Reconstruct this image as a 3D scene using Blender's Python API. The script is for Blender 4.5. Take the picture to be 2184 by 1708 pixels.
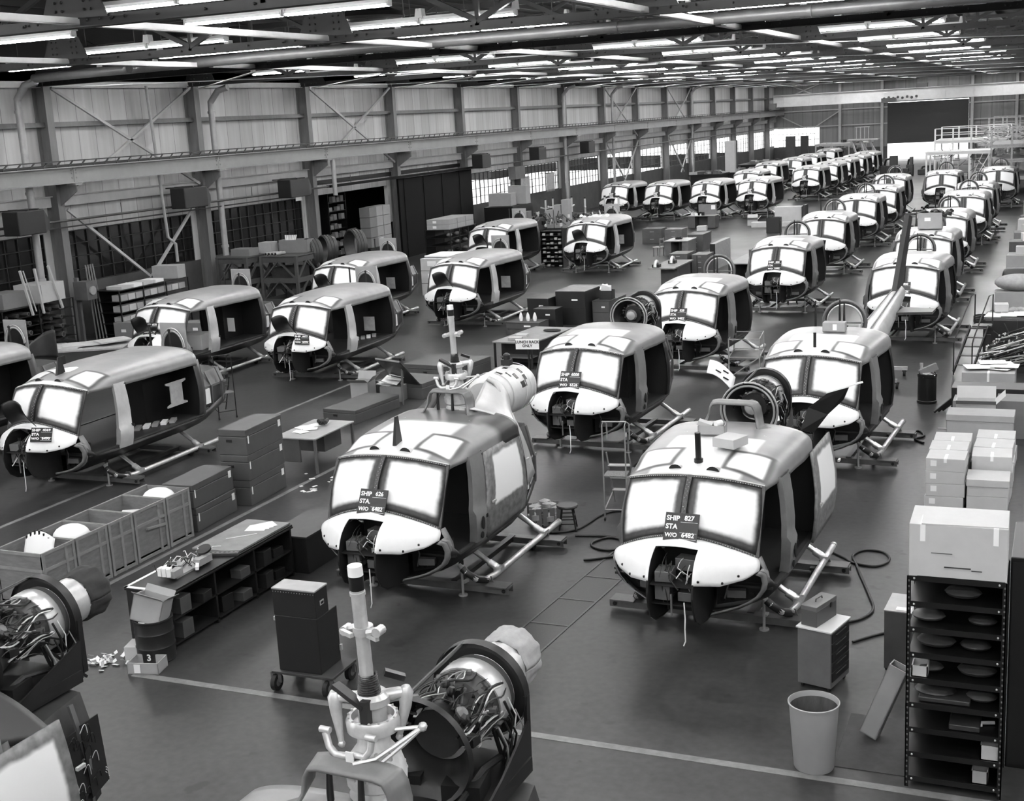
import bpy, math, random
from mathutils import Vector, Matrix
PI = math.pi
for _o in list(bpy.data.objects):
    bpy.data.objects.remove(_o)
S = bpy.context.scene
COL = S.collection

# ------------------------------------------------------------------ camera
YAW, PITCH, ROLL, FPX, CAM_Z = 0.41645089, 0.21716895, -0.05581142, 2715.38, 7.0
FW, FH = 2184.0, 1708.0
_cy, _sy, _cp, _sp = math.cos(YAW), math.sin(YAW), math.cos(PITCH), math.sin(PITCH)
_f = Vector((-_sy * _cp, _cy * _cp, -_sp))
_r = Vector((_cy, _sy, 0.0))
_u = _r.cross(_f)
_cr, _sr = math.cos(ROLL), math.sin(ROLL)
CR = _cr * _r + _sr * _u
CU = -_sr * _r + _cr * _u
CF = _f
cam_data = bpy.data.cameras.new('camera')
cam = bpy.data.objects.new('camera', cam_data)
COL.objects.link(cam)
m = Matrix((CR, CU, -CF)).transposed().to_4x4()
m.translation = Vector((0, 0, CAM_Z))
cam.matrix_world = m
cam_data.sensor_fit = 'HORIZONTAL'
cam_data.sensor_width = 36.0
cam_data.lens = FPX / FW * 36.0
cam_data.clip_start = 0.1
cam_data.clip_end = 600
S.camera = cam

# ------------------------------------------------------------------ world, exposure, sampling quality
world = bpy.data.worlds.new('overcast_sky')
S.world = world
world.use_nodes = True
_bg = world.node_tree.nodes['Background']
_bg.inputs[0].default_value = (1, 1, 1, 1)
_bg.inputs[1].default_value = 4.0
S.view_settings.view_transform = 'Standard'
S.view_settings.look = 'None'
S.view_settings.gamma = 1.0
S.view_settings.use_curve_mapping = False
S.view_settings.exposure = 0.0
TUBE_POWER = 108.0
cy = S.cycles
cy.use_denoising = True
cy.max_bounces = 5
cy.diffuse_bounces = 3
cy.glossy_bounces = 3
cy.transmission_bounces = 3
cy.transparent_max_bounces = 6
cy.caustics_reflective = False
cy.caustics_refractive = False
cy.sample_clamp_indirect = 6.0
cy.use_adaptive_sampling = True
cy.adaptive_threshold = 0.02
try:
    cy.use_light_tree = True
except Exception:
    pass


def at(px, py, z=0.0):
    """world point of height z seen at photo position (px, py)"""
    d = CR * ((px - FW / 2) / FPX) + CU * ((FH / 2 - py) / FPX) + CF
    t = (z - CAM_Z) / d.z
    return Vector((t * d.x, t * d.y, z))


# ------------------------------------------------------------------ materials (procedural, neutral: the photograph is black and white)
MATS = {}


def _nt(name):
    m = bpy.data.materials.new(name)
    m.use_nodes = True
    nt = m.node_tree
    return m, nt, nt.nodes['Principled BSDF']


def mat(name, g, rough=0.5, metal=0.0, var=0.0, scale=4.0, bump=0.0, stretch=(1, 1, 1), bscale=None, spec=0.5):
    if name in MATS:
        return MATS[name]
    if g < .45:
        g *= (g / .45) ** .55       # film contrast of the photograph's paints
    m, nt, b = _nt(name)
    b.inputs['Base Color'].default_value = (g, g, g, 1)
    b.inputs['Roughness'].default_value = rough
    b.inputs['Metallic'].default_value = metal
    b.inputs['Specular IOR Level'].default_value = spec
    if var or bump:
        tc = nt.nodes.new('ShaderNodeTexCoord')
        mp = nt.nodes.new('ShaderNodeMapping')
        mp.inputs['Scale'].default_value = stretch
        nt.links.new(tc.outputs['Object'], mp.inputs['Vector'])
        nz = nt.nodes.new('ShaderNodeTexNoise')
        nz.inputs['Scale'].default_value = scale
        nz.inputs['Detail'].default_value = 5
        nz.inputs['Roughness'].default_value = 0.65
        nt.links.new(mp.outputs[0], nz.inputs['Vector'])
        if var:
            mr = nt.nodes.new('ShaderNodeMapRange')
            mr.inputs[1].default_value = 0.3
            mr.inputs[2].default_value = 0.7
            mr.inputs[3].default_value = g * (1 - var)
            mr.inputs[4].default_value = g * (1 + var)
            nt.links.new(nz.outputs[0], mr.inputs[0])
            nt.links.new(mr.outputs[0], b.inputs['Base Color'])
        if bump:
            bp = nt.nodes.new('ShaderNodeBump')
            bp.inputs['Strength'].default_value = bump
            bp.inputs['Distance'].default_value = 0.02
            nt.links.new(nz.outputs[0], bp.inputs['Height'])
            nt.links.new(bp.outputs[0], b.inputs['Normal'])
    MATS[name] = m
    return m


def emit(name, strength):
    if name in MATS:
        return MATS[name]
    m, nt, b = _nt(name)
    b.inputs['Base Color'].default_value = (0.9, 0.9, 0.9, 1)
    b.inputs['Emission Color'].default_value = (1, 1, 1, 1)
    b.inputs['Emission Strength'].default_value = strength
    MATS[name] = m
    return m


def _val(nt, op, a, b=None, c=None):
    n = nt.nodes.new('ShaderNodeMath')
    n.operation = op
    for i, v in enumerate((a, b, c)):
        if v is None:
            continue
        if isinstance(v, (int, float)):
            n.inputs[i].default_value = v
        else:
            nt.links.new(v, n.inputs[i])
    return n.outputs[0]


def _soft(nt, v, e0, e1):
    n = nt.nodes.new('ShaderNodeMapRange')
    n.interpolation_type = 'SMOOTHSTEP'
    nt.links.new(v, n.inputs[0])
    n.inputs[1].default_value = e0
    n.inputs[2].default_value = e1
    n.inputs[3].default_value = 1.0
    n.inputs[4].default_value = 0.0
    return n.outputs[0]


def _boxmask(nt, x, y, cx, cy_, hx, hy, soft):
    ax = _val(nt, 'ABSOLUTE', _val(nt, 'SUBTRACT', x, cx))
    ay = _val(nt, 'ABSOLUTE', _val(nt, 'SUBTRACT', y, cy_))
    return _val(nt, 'MULTIPLY', _soft(nt, ax, hx - soft, hx + soft), _soft(nt, ay, hy - soft, hy + soft))


def _mixc(nt, fac, a, b):
    """a*(1-fac)+b*fac on grey values or sockets"""
    n = nt.nodes.new('ShaderNodeMix')
    n.data_type = 'FLOAT'
    nt.links.new(fac, n.inputs[0])
    for i, v in ((2, a), (3, b)):
        if isinstance(v, (int, float)):
            n.inputs[i].default_value = v
        else:
            nt.links.new(v, n.inputs[i])
    return n.outputs[0]


def masked_panel(name, cx, cy_, hx, hy, soft, white=0.88, dark=0.05, rough=0.45):
    """a panel masked with white film, its border over-sprayed dark, in the panel's own UV"""
    if name in MATS:
        return MATS[name]
    m, nt, b = _nt(name)
    tc = nt.nodes.new('ShaderNodeTexCoord')
    sp = nt.nodes.new('ShaderNodeSeparateXYZ')
    nz = nt.nodes.new('ShaderNodeTexNoise')
    nz.inputs['Scale'].default_value = 6
    nt.links.new(tc.outputs['UV'], sp.inputs[0])
    nt.links.new(tc.outputs['UV'], nz.inputs['Vector'])
    w = _val(nt, 'MULTIPLY', _val(nt, 'SUBTRACT', nz.outputs[0], 0.5), 0.05)
    x = _val(nt, 'ADD', sp.outputs[0], w)
    y = _val(nt, 'ADD', sp.outputs[1], w)
    k = _boxmask(nt, x, y, cx, cy_, hx, hy, soft)
    nz2 = nt.nodes.new('ShaderNodeTexNoise')
    nz2.inputs['Scale'].default_value = 14
    nt.links.new(tc.outputs['UV'], nz2.inputs['Vector'])
    dk = _val(nt, 'MULTIPLY_ADD', nz2.outputs[0], dark * 2.2, dark * 0.2)
    nt.links.new(_mixc(nt, k, dk, white), b.inputs['Base Color'])
    b.inputs['Roughness'].default_value = rough
    MATS[name] = m
    return m


def roof_paint(name, base, white_y1, white_x, metal, rear_dark=False):
    """bare cabin roof: primer at the front, masked overhead windows with dark overspray round them (object space, metres)"""
    m, nt, b = _nt(name)
    tc = nt.nodes.new('ShaderNodeTexCoord')
    sp = nt.nodes.new('ShaderNodeSeparateXYZ')
    nt.links.new(tc.outputs['Object'], sp.inputs[0])
    nz = nt.nodes.new('ShaderNodeTexNoise')
    nz.inputs['Scale'].default_value = 3.0
    nz.inputs['Detail'].default_value = 4
    nt.links.new(tc.outputs['Object'], nz.inputs['Vector'])
    x, y = sp.outputs[0], sp.outputs[1]
    ax = _val(nt, 'ABSOLUTE', x)
    basev = _val(nt, 'MULTIPLY_ADD', nz.outputs[0], base * 0.5, base * 0.75)
    pr = _boxmask(nt, ax, y, 0.0, white_y1 / 2, white_x, white_y1 / 2, 0.04)
    c = _mixc(nt, pr, basev, 0.80)
    lip = _soft(nt, y, 0.70, 0.74)
    out = _boxmask(nt, ax, y, 0.63, 1.16, 0.31, 0.33, 0.035)
    c = _mixc(nt, out, c, 0.075)
    inn = _boxmask(nt, ax, y, 0.63, 1.16, 0.235, 0.25, 0.03)
    c = _mixc(nt, inn, c, 0.86)
    if rear_dark:
        c = _mixc(nt, _boxmask(nt, ax, y, 0.0, 2.75, 0.8, 0.62, 0.06), c, 0.13)
        c = _mixc(nt, _boxmask(nt, x, y, 0.98, 2.75, 0.28, 0.5, 0.12), c, 0.03)
    nt.links.new(c, b.inputs['Base Color'])
    b.inputs['Roughness'].default_value = 0.38
    b.inputs['Metallic'].default_value = metal
    MATS[name] = m
    return m


def M(n):
    return MATS[n]


mat('white_primer', 0.82, 0.4, var=0.05, scale=3)
mat('bare_metal', 0.50, 0.38, 0.25, var=0.12, scale=3)
mat('ring_grey', 0.30, 0.45, 0.1, var=0.15, scale=4)
mat('grey_panel', 0.23, 0.45, 0.1, var=0.15, scale=4)
mat('light_metal', 0.62, 0.33, 0.45, var=0.12, scale=9)
mat('tube_metal', 0.60, 0.28, 0.6, var=0.25, scale=6)
mat('dark_metal', 0.05, 0.42, 0.2, var=0.3, scale=5)
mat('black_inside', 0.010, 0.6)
mat('dark_primer', 0.035, 0.45, var=0.3, scale=3)
mat('mid_dark', 0.09, 0.45, 0.1, var=0.25, scale=5)
mat('black_paint', 0.018, 0.4)
mat('rubber', 0.02, 0.7)
mat('white_paint', 0.85, 0.5)
mat('paper', 0.80, 0.7)
mat('cloth_light', 0.38, 0.85, var=0.15, scale=8)
mat('cloth_dark', 0.07, 0.9, var=0.3, scale=9)
mat('carton', 0.36, 0.8, var=0.06, scale=3)
mat('carton_light', 0.47, 0.8, var=0.05, scale=3)
mat('carton_dark', 0.24, 0.8, var=0.08, scale=3)
mat('tape', 0.82, 0.5)
mat('ply_grey', 0.24, 0.6, var=0.2, scale=5, stretch=(1, 1, 4))
mat('ply_edge', 0.29, 0.6, var=0.15, scale=5)
mat('case_grey', 0.125, 0.5, var=0.15, scale=3)
mat('case_dark', 0.035, 0.45, var=0.2, scale=3)
mat('bench_top', 0.26, 0.5, var=0.2, scale=4)
mat('steel_grey', 0.20, 0.4, 0.2, var=0.15, scale=3)
mat('steel_light', 0.38, 0.4, 0.2, var=0.12, scale=3)
mat('rack_black', 0.022, 0.4, var=0.3, scale=6)
mat('wood', 0.30, 0.7, var=0.15, scale=5)
mat('cable', 0.025, 0.5)
mat('wire_white', 0.72, 0.5)
mat('truss_steel', 0.07, 0.5, 0.1, var=0.2, scale=2)
mat('column_paint', 0.23, 0.55, var=0.15, scale=2, stretch=(3, 3, .6))
mat('girt_paint', 0.42, 0.55, var=0.1, scale=2)
mat('beam_paint', 0.30, 0.5, var=0.1, scale=1.5)
mat('brace_paint', 0.62, 0.5, var=0.1, scale=2)
mat('deck_dark', 0.018, 0.8)
mat('heater_dark', 0.025, 0.5, var=0.3, scale=5)


# ------------------------------------------------------------------ mesh building
class MB:
    def __init__(s):
        s.v, s.f, s.m, s.uv = [], [], [], {}

    def add(s, vs, fs, mi=0):
        n = len(s.v)
        s.v += [tuple(p) for p in vs]
        for f in fs:
            s.f.append(tuple(i + n for i in f))
            s.m.append(mi)
        return n

    def box(s, c, d, rz=0.0, mi=0, base=False, rot=None):
        """box centred at c (or standing on c when base) of size d"""
        x, y, z = d[0] / 2, d[1] / 2, d[2] / 2
        R = rot if rot is not None else Matrix.Rotation(rz, 3, 'Z')
        o = Vector(c) + (Vector((0, 0, z)) if base else Vector())
        vs = [o + R @ Vector(p) for p in ((-x, -y, -z), (x, -y, -z), (x, y, -z), (-x, y, -z), (-x, -y, z), (x, -y, z), (x, y, z), (-x, y, z))]
        s.add(vs, [(3, 2, 1, 0), (4, 5, 6, 7), (0, 1, 5, 4), (1, 2, 6, 5), (2, 3, 7, 6), (3, 0, 4, 7)], mi)

    def bar(s, a, b, w, h=None, mi=0, up=(0, 0, 1)):
        """square bar from a to b"""
        a, b = Vector(a), Vector(b)
        h = h or w
        d = (b - a)
        L = d.length
        if L < 1e-6:
            return
        d /= L
        U = Vector(up)
        if abs(d.dot(U)) > 0.98:
            U = Vector((0, 1, 0)) if abs(d.y) < .9 else Vector((1, 0, 0))
        X = d.cross(U).normalized()
        Z = X.cross(d)
        vs = []
        for p in (a, b):
            for sx, sz in ((-1, -1), (1, -1), (1, 1), (-1, 1)):
                vs.append(p + X * (sx * w / 2) + Z * (sz * h / 2))
        s.add(vs, [(0, 1, 2, 3), (7, 6, 5, 4), (0, 4, 5, 1), (1, 5, 6, 2), (2, 6, 7, 3), (3, 7, 4, 0)], mi)

    def tube(s, pts, r, n=8, mi=0, closed=False):
        pts = [Vector(p) for p in pts]
        k = len(pts)
        rs = r if isinstance(r, (list, tuple)) else [r] * k
        prev = None
        rings = []
        for i, p in enumerate(pts):
            if closed:
                d = (pts[(i + 1) % k] - pts[i - 1])
            else:
                d = (pts[min(i + 1, k - 1)] - pts[max(i - 1, 0)])
            if d.length < 1e-9:
                d = Vector((0, 0, 1))
            d.normalize()
            if prev is None:
                a = Vector((0, 0, 1)) if abs(d.z) < .9 else Vector((1, 0, 0))
                X = d.cross(a).normalized()
            else:
                X = (prev - d * prev.dot(d))
                if X.length < 1e-6:
                    X = d.orthogonal()
                X.normalize()
            prev = X
            Y = d.cross(X)
            rings.append([p + (X * math.cos(2 * PI * j / n) + Y * math.sin(2 * PI * j / n)) * rs[i] for j in range(n)])
        vs = [q for rg in rings for q in rg]
        fs = []
        for i in range(k if closed else k - 1):
            i2 = (i + 1) % k
            for j in range(n):
                fs.append((i * n + j, i * n + (j + 1) % n, i2 * n + (j + 1) % n, i2 * n + j))
        if not closed:
            fs.append(tuple(range(n - 1, -1, -1)))
            fs.append(tuple((k - 1) * n + j for j in range(n)))
        s.add(vs, fs, mi)

    def lathe(s, prof, c=(0, 0, 0), axis=(0, 0, 1), n=20, mi=0, cap=True):
        """profile [(radius, along axis)] spun round the axis through c"""
        A = Vector(axis).normalized()
        X = A.orthogonal().normalized()
        if abs(A.z) < .5:
            X = Vector((0, 0, 1)) - A * A.z
            X.normalize()
        Y = A.cross(X)
        c = Vector(c)
        vs = []
        for r, h in prof:
            for j in range(n):
                t = 2 * PI * j / n
                vs.append(c + A * h + (X * math.cos(t) + Y * math.sin(t)) * r)
        fs = []
        for i in range(len(prof) - 1):
            for j in range(n):
                fs.append((i * n + j, i * n + (j + 1) % n, (i + 1) * n + (j + 1) % n, (i + 1) * n + j))
        if cap:
            fs.append(tuple(range(n - 1, -1, -1)))
            fs.append(tuple((len(prof) - 1) * n + j for j in range(n)))
        s.add(vs, fs, mi)

    def grid(s, fn, nu, nv, mi=0, uvs=False, skip=None):
        """sheet fn(i/nu, j/nv)"""
        b = len(s.v)
        for j in range(nv + 1):
            for i in range(nu + 1):
                s.v.append(tuple(fn(i / nu, j / nv)))
        for j in range(nv):
            for i in range(nu):
                if skip and skip((i + .5) / nu, (j + .5) / nv):
                    continue
                q = (i + j * (nu + 1), i + 1 + j * (nu + 1), i + 1 + (j + 1) * (nu + 1), i + (j + 1) * (nu + 1))
                if uvs:
                    s.uv[len(s.f)] = [(i / nu, j / nv), ((i + 1) / nu, j / nv), ((i + 1) / nu, (j + 1) / nv), (i / nu, (j + 1) / nv)]
                s.f.append(tuple(b + k for k in q))
                s.m.append(mi)

    def loft(s, secs, mi=0, mirror=False):
        """loft through sections of equal point count; mirror adds the -x half"""
        for sg in ((1, -1) if mirror else (1,)):
            n = len(secs[0])
            vs = [(p[0] * sg, p[1], p[2]) for sec in secs for p in sec]
            fs = []
            for i in range(len(secs) - 1):
                for j in range(n - 1):
                    q = (i * n + j, i * n + j + 1, (i + 1) * n + j + 1, (i + 1) * n + j)
                    fs.append(q if sg == 1 else q[::-1])
            s.add(vs, fs, mi)

    def plate(s, poly, t, nrm, mi=0):
        """flat polygon given thickness t along nrm"""
        N = Vector(nrm).normalized() * (t / 2)
        n = len(poly)
        vs = [Vector(p) - N for p in poly] + [Vector(p) + N for p in poly]
        s.add(vs, [tuple(range(n - 1, -1, -1)), tuple(range(n, 2 * n))] + [(i, (i + 1) % n, n + (i + 1) % n, n + i) for i in range(n)], mi)

    def ball(s, c, r, n=8, mi=0, sc=(1, 1, 1)):
        c = Vector(c)
        k = max(3, n // 2)
        vs = []
        for i in range(k + 1):
            t = PI * i / k
            for j in range(n):
                a = 2 * PI * j / n
                vs.append(c + Vector((r * sc[0] * math.sin(t) * math.cos(a), r * sc[1] * math.sin(t) * math.sin(a), r * sc[2] * math.cos(t))))
        fs = []
        for i in range(k):
            for j in range(n):
                fs.append((i * n + j, (i + 1) * n + j, (i + 1) * n + (j + 1) % n, i * n + (j + 1) % n))
        s.add(vs, fs, mi)

    def build(s, name, mats, parent=None, smooth=None, loc=None, rz=0.0, bevel=0.0, solid=0.0, inner=None):
        me = bpy.data.meshes.new(name)
        me.from_pydata(s.v, [], s.f)
        ms = list(mats) if isinstance(mats, (list, tuple)) else [mats]
        for q in ms:
            me.materials.append(MATS[q] if isinstance(q, str) else q)
        me.polygons.foreach_set('material_index', s.m)
        if s.uv:
            ul = me.uv_layers.new(name='UVMap')
            for pi_, cs in s.uv.items():
                p = me.polygons[pi_]
                for li, q in zip(p.loop_indices, cs):
                    ul.data[li].uv = q
        me.update()
        if smooth:
            me.polygons.foreach_set('use_smooth', [True] * len(me.polygons))
            me.set_sharp_from_angle(angle=math.radians(smooth))
        o = bpy.data.objects.new(name, me)
        COL.objects.link(o)
        if parent is not None:
            o.parent = parent
        if loc is not None:
            o.location = loc
        o.rotation_euler = (0, 0, rz)
        if solid:
            if inner:
                me.materials.append(MATS[inner])
            md = o.modifiers.new('thickness', 'SOLIDIFY')
            md.thickness = abs(solid)
            md.offset = -1 if solid > 0 else 1
            if inner:
                md.material_offset = len(ms)
                md.material_offset_rim = 0
        if bevel:
            md = o.modifiers.new('bevel', 'BEVEL')
            md.width = bevel
            md.segments = 2
            md.limit_method = 'ANGLE'
        return o


def tag(o, label, cat, group=None, kind=None):
    if label:
        o['label'] = label
    if cat:
        o['category'] = cat
    if group:
        o['group'] = group
    if kind:
        o['kind'] = kind
    return o


def thing(name, label, cat, loc=(0, 0, 0), rz=0.0, group=None):
    o = bpy.data.objects.new(name, None)
    COL.objects.link(o)
    o.location = loc
    o.rotation_euler = (0, 0, rz)
    o.empty_display_size = 0.3
    return tag(o, label, cat, group)


def struct(o, label=None):
    o['kind'] = 'structure'
    if label:
        o['label'] = label
    return o


def kids(o):
    return [c for c in ALL_KIDS.get(o.name, [])]


def dup(root, loc, rz, label, group=None, skip=()):
    """copy of a thing with copies of its parts and their sub-parts"""
    r = root.copy()
    COL.objects.link(r)
    r.location = loc
    r.rotation_euler = (0, 0, rz)
    r['label'] = label
    if group:
        r['group'] = group
    for ch in list(root.children):
        if ch.name.split('.')[0] in skip:
            continue
        c = ch.copy()
        COL.objects.link(c)
        c.parent = r
        for g in list(ch.children):
            d = g.copy()
            COL.objects.link(d)
            d.parent = c
    return r


def interp(t, pts):
    if t <= pts[0][0]:
        return pts[0][1]
    for (a, va), (b, vb) in zip(pts, pts[1:]):
        if t <= b:
            return va + (vb - va) * (t - a) / (b - a)
    return pts[-1][1]


def lerp(a, b, t):
    return a + (b - a) * t


def vlerp(a, b, t):
    return Vector(a).lerp(Vector(b), t)


def text(body, size, parent, loc, rot, mname, name='lettering', align='LEFT'):
    c = bpy.data.curves.new(name, 'FONT')
    c.body = body
    c.size = size
    c.align_x = align
    c.align_y = 'CENTER'
    c.extrude = 0.001
    c.offset = size * .03
    c.resolution_u = 3
    c.materials.append(MATS[mname])
    tmp = bpy.data.objects.new('tmp', c)
    COL.objects.link(tmp)
    dg = bpy.context.evaluated_depsgraph_get()
    dg.update()
    me = bpy.data.meshes.new_from_object(tmp.evaluated_get(dg), depsgraph=dg)
    bpy.data.objects.remove(tmp)
    me.name = name
    if not me.materials:
        me.materials.append(MATS[mname])
    o = bpy.data.objects.new(name, me)
    COL.objects.link(o)
    if parent is not None:
        o.parent = parent
    o.location = loc
    o.rotation_euler = rot
    return o


ALL_KIDS = {}
NTH = ['first', 'second', 'third', 'fourth', 'fifth', 'sixth', 'seventh', 'eighth', 'ninth', 'tenth', 'eleventh', 'twelfth', 'thirteenth', 'fourteenth', 'fifteenth', 'sixteenth', 'seventeenth', 'eighteenth', 'nineteenth', 'twentieth', 'twenty-first', 'twenty-second', 'twenty-third', 'twenty-fourth', 'twenty-fifth', 'twenty-sixth', 'twenty-seventh', 'twenty-eighth', 'twenty-ninth', 'thirtieth', 'thirty-first', 'thirty-second', 'thirty-third', 'thirty-fourth', 'thirty-fifth', 'thirty-sixth', 'thirty-seventh', 'thirty-eighth', 'thirty-ninth', 'fortieth']
rnd = random.Random(7)
# ================================================================== THE HALL
XW = -33.5            # inner face of the left wall
YF = 160.0            # far wall
XR = 13.0             # right wall
ZT = 9.1              # truss bottom chord
BAY = 8.5
COLS = [35.8 + BAY * k for k in range(-1, 15)]      # wall columns 27.3 ... 154.8


def wall_panels(name, g, seam=0.92, axis=1):
    m, nt, b = _nt(name)
    tc = nt.nodes.new('ShaderNodeTexCoord')
    sp = nt.nodes.new('ShaderNodeSeparateXYZ')
    nt.links.new(tc.outputs['Object'], sp.inputs[0])
    q = _val(nt, 'DIVIDE', sp.outputs[axis], seam)
    fr = _val(nt, 'FRACT', q)
    ln = _soft(nt, fr, 0.015, 0.04)
    cell = _val(nt, 'FLOOR', q)
    wn = nt.nodes.new('ShaderNodeTexWhiteNoise')
    wn.noise_dimensions = '1D'
    nt.links.new(cell, wn.inputs['W'])
    mp = nt.nodes.new('ShaderNodeMapping')
    mp.inputs['Scale'].default_value = (2.2, 2.2, 0.12)
    nt.links.new(tc.outputs['Object'], mp.inputs[0])
    nz = nt.nodes.new('ShaderNodeTexNoise')
    nz.inputs['Scale'].default_value = 1.6
    nz.inputs['Detail'].default_value = 6
    nt.links.new(mp.outputs[0], nz.inputs['Vector'])
    c = _val(nt, 'MULTIPLY_ADD', wn.outputs[0], g * 0.22, g * 0.55)
    c = _val(nt, 'ADD', c, _val(nt, 'MULTIPLY', nz.outputs[0], g * 0.62))
    c = _mixc(nt, ln, c, g * 0.35)
    nt.links.new(c, b.inputs['Base Color'])
    b.inputs['Roughness'].default_value = 0.6
    MATS[name] = m


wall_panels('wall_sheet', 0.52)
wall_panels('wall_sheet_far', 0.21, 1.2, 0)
mat('kick_wall', 0.11, 0.7, var=0.25, scale=1.5)
mat('muntin', 0.035, 0.5)


def glass(name, tint, transparent):
    m, nt, b = _nt(name)
    b.inputs['Base Color'].default_value = (tint, tint, tint, 1)
    b.inputs['Roughness'].default_value = 0.12
    if transparent:
        out = nt.nodes['Material Output']
        tr = nt.nodes.new('ShaderNodeBsdfTransparent')
        tr.inputs[0].default_value = (.92, .92, .92, 1)
        mx = nt.nodes.new('ShaderNodeMixShader')
        mx.inputs[0].default_value = 0.08
        nt.links.new(tr.outputs[0], mx.inputs[1])
        nt.links.new(b.outputs[0], mx.inputs[2])
        nt.links.new(mx.outputs[0], out.inputs[0])
    MATS[name] = m


glass('dark_glass', 0.012, False)
glass('clear_glass', 0.6, True)


def concrete():
    m, nt, b = _nt('floor_concrete')
    tc = nt.nodes.new('ShaderNodeTexCoord')
    n1 = nt.nodes.new('ShaderNodeTexNoise')
    n1.inputs['Scale'].default_value = 0.35
    n1.inputs['Detail'].default_value = 8
    n1.inputs['Roughness'].default_value = 0.62
    nt.links.new(tc.outputs['Object'], n1.inputs['Vector'])
    n2 = nt.nodes.new('ShaderNodeTexNoise')
    n2.inputs['Scale'].default_value = 9
    n2.inputs['Detail'].default_value = 6
    nt.links.new(tc.outputs['Object'], n2.inputs['Vector'])
    n3 = nt.nodes.new('ShaderNodeTexNoise')
    n3.inputs['Scale'].default_value = 2.4
    n3.inputs['Detail'].default_value = 3
    nt.links.new(tc.outputs['Object'], n3.inputs['Vector'])
    a = _val(nt, 'MULTIPLY_ADD', n1.outputs[0], 0.085, -0.004)
    a = _val(nt, 'ADD', a, _val(nt, 'MULTIPLY', _val(nt, 'SUBTRACT', n2.outputs[0], .5), 0.04))
    spot = _soft(nt, n3.outputs[0], 0.28, 0.36)
    a = _mixc(nt, spot, a, 0.02)
    nt.links.new(a, b.inputs['Base Color'])
    r = _val(nt, 'MULTIPLY_ADD', n1.outputs[0], 0.25, 0.24)
    nt.links.new(r, b.inputs['Roughness'])
    b.inputs['Specular IOR Level'].default_value = 0.28
    MATS['floor_concrete'] = m


concrete()
mat('stripe_paint', 0.23, 0.45, var=0.3, scale=5)
mat('grate_iron', 0.16, 0.5, 0.3, var=0.2, scale=20)
mat('apron', 0.7, 0.8)

b = MB()
b.box(((XW + XR) / 2, YF / 2 - 5, -0.1), (XR - XW + 1, YF + 12, 0.2))
struct(b.build('floor', 'floor_concrete'))

# painted lane lines lie in the floor
k = 0
for (x0, y0, x1, y1, w) in ((-14.06, 12.48, -14.06, 33.0, .11), (-18.3, 12.4, -18.3, 33.0, .11), (-11.3, 12.48, 2.0, 12.48, .12),
                            (-14.43, 43.0, -13.9, 76.0, .12), (-10.9, 36.0, -10.9, 70.0, .12), (-20.5, 47.95, -14.4, 47.97, .12), (-2.4, 28.0, 2.0, 28.0, .12), (-1.9, 40.0, 2.0, 40.0, .12)):
    k += 1
    b = MB()
    b.bar((x0, y0, .002), (x1, y1, .002), w, .005)
    struct(b.build('trim_%d' % k, 'stripe_paint'))

# floor trench with iron grating
b = MB()
for x in (-7.02, -6.42):
    b.bar((x - .0, 12.6, .004), (x + .45, 19.5, .004), .03, .01)
for j in range(8):
    y = 12.7 + j * .97
    x = -7.02 + .45 * (y - 12.6) / 6.9
    b.bar((x, y, .004), (x + .6, y, .004), .03, .01)
b.add([(-7.0, 12.6, .002), (-6.44, 12.6, .002), (-5.99, 19.5, .002), (-6.55, 19.5, .002)], [(0, 1, 2, 3)], 1)
struct(b.build('trim_grating', ['grate_iron', mat('grate_dark', 0.07, 0.4, 0.2, var=0.3, scale=40)]))

# ---- left wall: sheets with window openings
b = MB()
ZS, ZH = 1.95, 3.9
b.box((XW - .1, (YF + 0) / 2, (ZH + 9.6) / 2), (.2, YF, 9.6 - ZH))
b2 = MB()
b2.box((XW - .1, 26.6, ZS / 2), (.2, 53.2, ZS))
b2.box((XW - .1, (61.4 + YF) / 2, ZS / 2), (.2, YF - 61.4, ZS))
piers = [0.0] + [c for c in COLS] + [YF]
for c in COLS:
    b.box((XW - .1, c, (ZS + ZH) / 2), (.2, 1.0 if c < 92 else .44, ZH - ZS))
b.box((XW - .1, 13, (ZS + ZH) / 2), (.2, 27, ZH - ZS))
struct(b.build('wall_left', 'wall_sheet'))
struct(b2.build('trim_kick_wall', 'kick_wall'))

# windows, one per bay
for i, (c0, c1) in enumerate(zip(COLS, COLS[1:] + [YF])):
    pw = .5 if c0 < 92 else .22
    y0, y1 = c0 + pw, c1 - (pw if c1 != YF else .1)
    if i in (3, 4):
        continue        # the storeroom doorway
    dark = y0 < 60
    b = MB()
    far = y0 > 94
    n = max(2, int((y1 - y0) / (.6 if not far else 1.1)))
    for j in range(n + 1):
        y = lerp(y0, y1, j / n)
        b.box((XW - .06, y, (ZS + ZH) / 2), (.05, (.03 if j % 4 else .07) if not far else .025, ZH - ZS))
    for j in range(5):
        z = lerp(ZS, ZH, j / 4)
        b.box((XW - .06, (y0 + y1) / 2, z), (.05, y1 - y0, .03 if 0 < j < 4 else .08))
    w = struct(b.build('window_%d' % (i + 1), 'muntin'))
    g = MB()
    g.box((XW - .1, (y0 + y1) / 2, (ZS + ZH) / 2), (.01, y1 - y0, ZH - ZS))
    g.build('pane', 'dark_glass' if dark else 'clear_glass', w)

# outside: bright apron
b = MB()
b.box((-60, 110, -.15), (52, 190, .1))
b.box((-10, 215, -.15), (150, 109, .1))
struct(b.build('ground', 'apron'), 'concrete apron outside the hall')
b = MB()
b.box((-35.4, 84, 3.55), (3.0, 17, .5))
b.box((-36.5, 96, 3.9), (4.0, 8, .3))
struct(b.build('trim_canopy', 'black_paint'))

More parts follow.
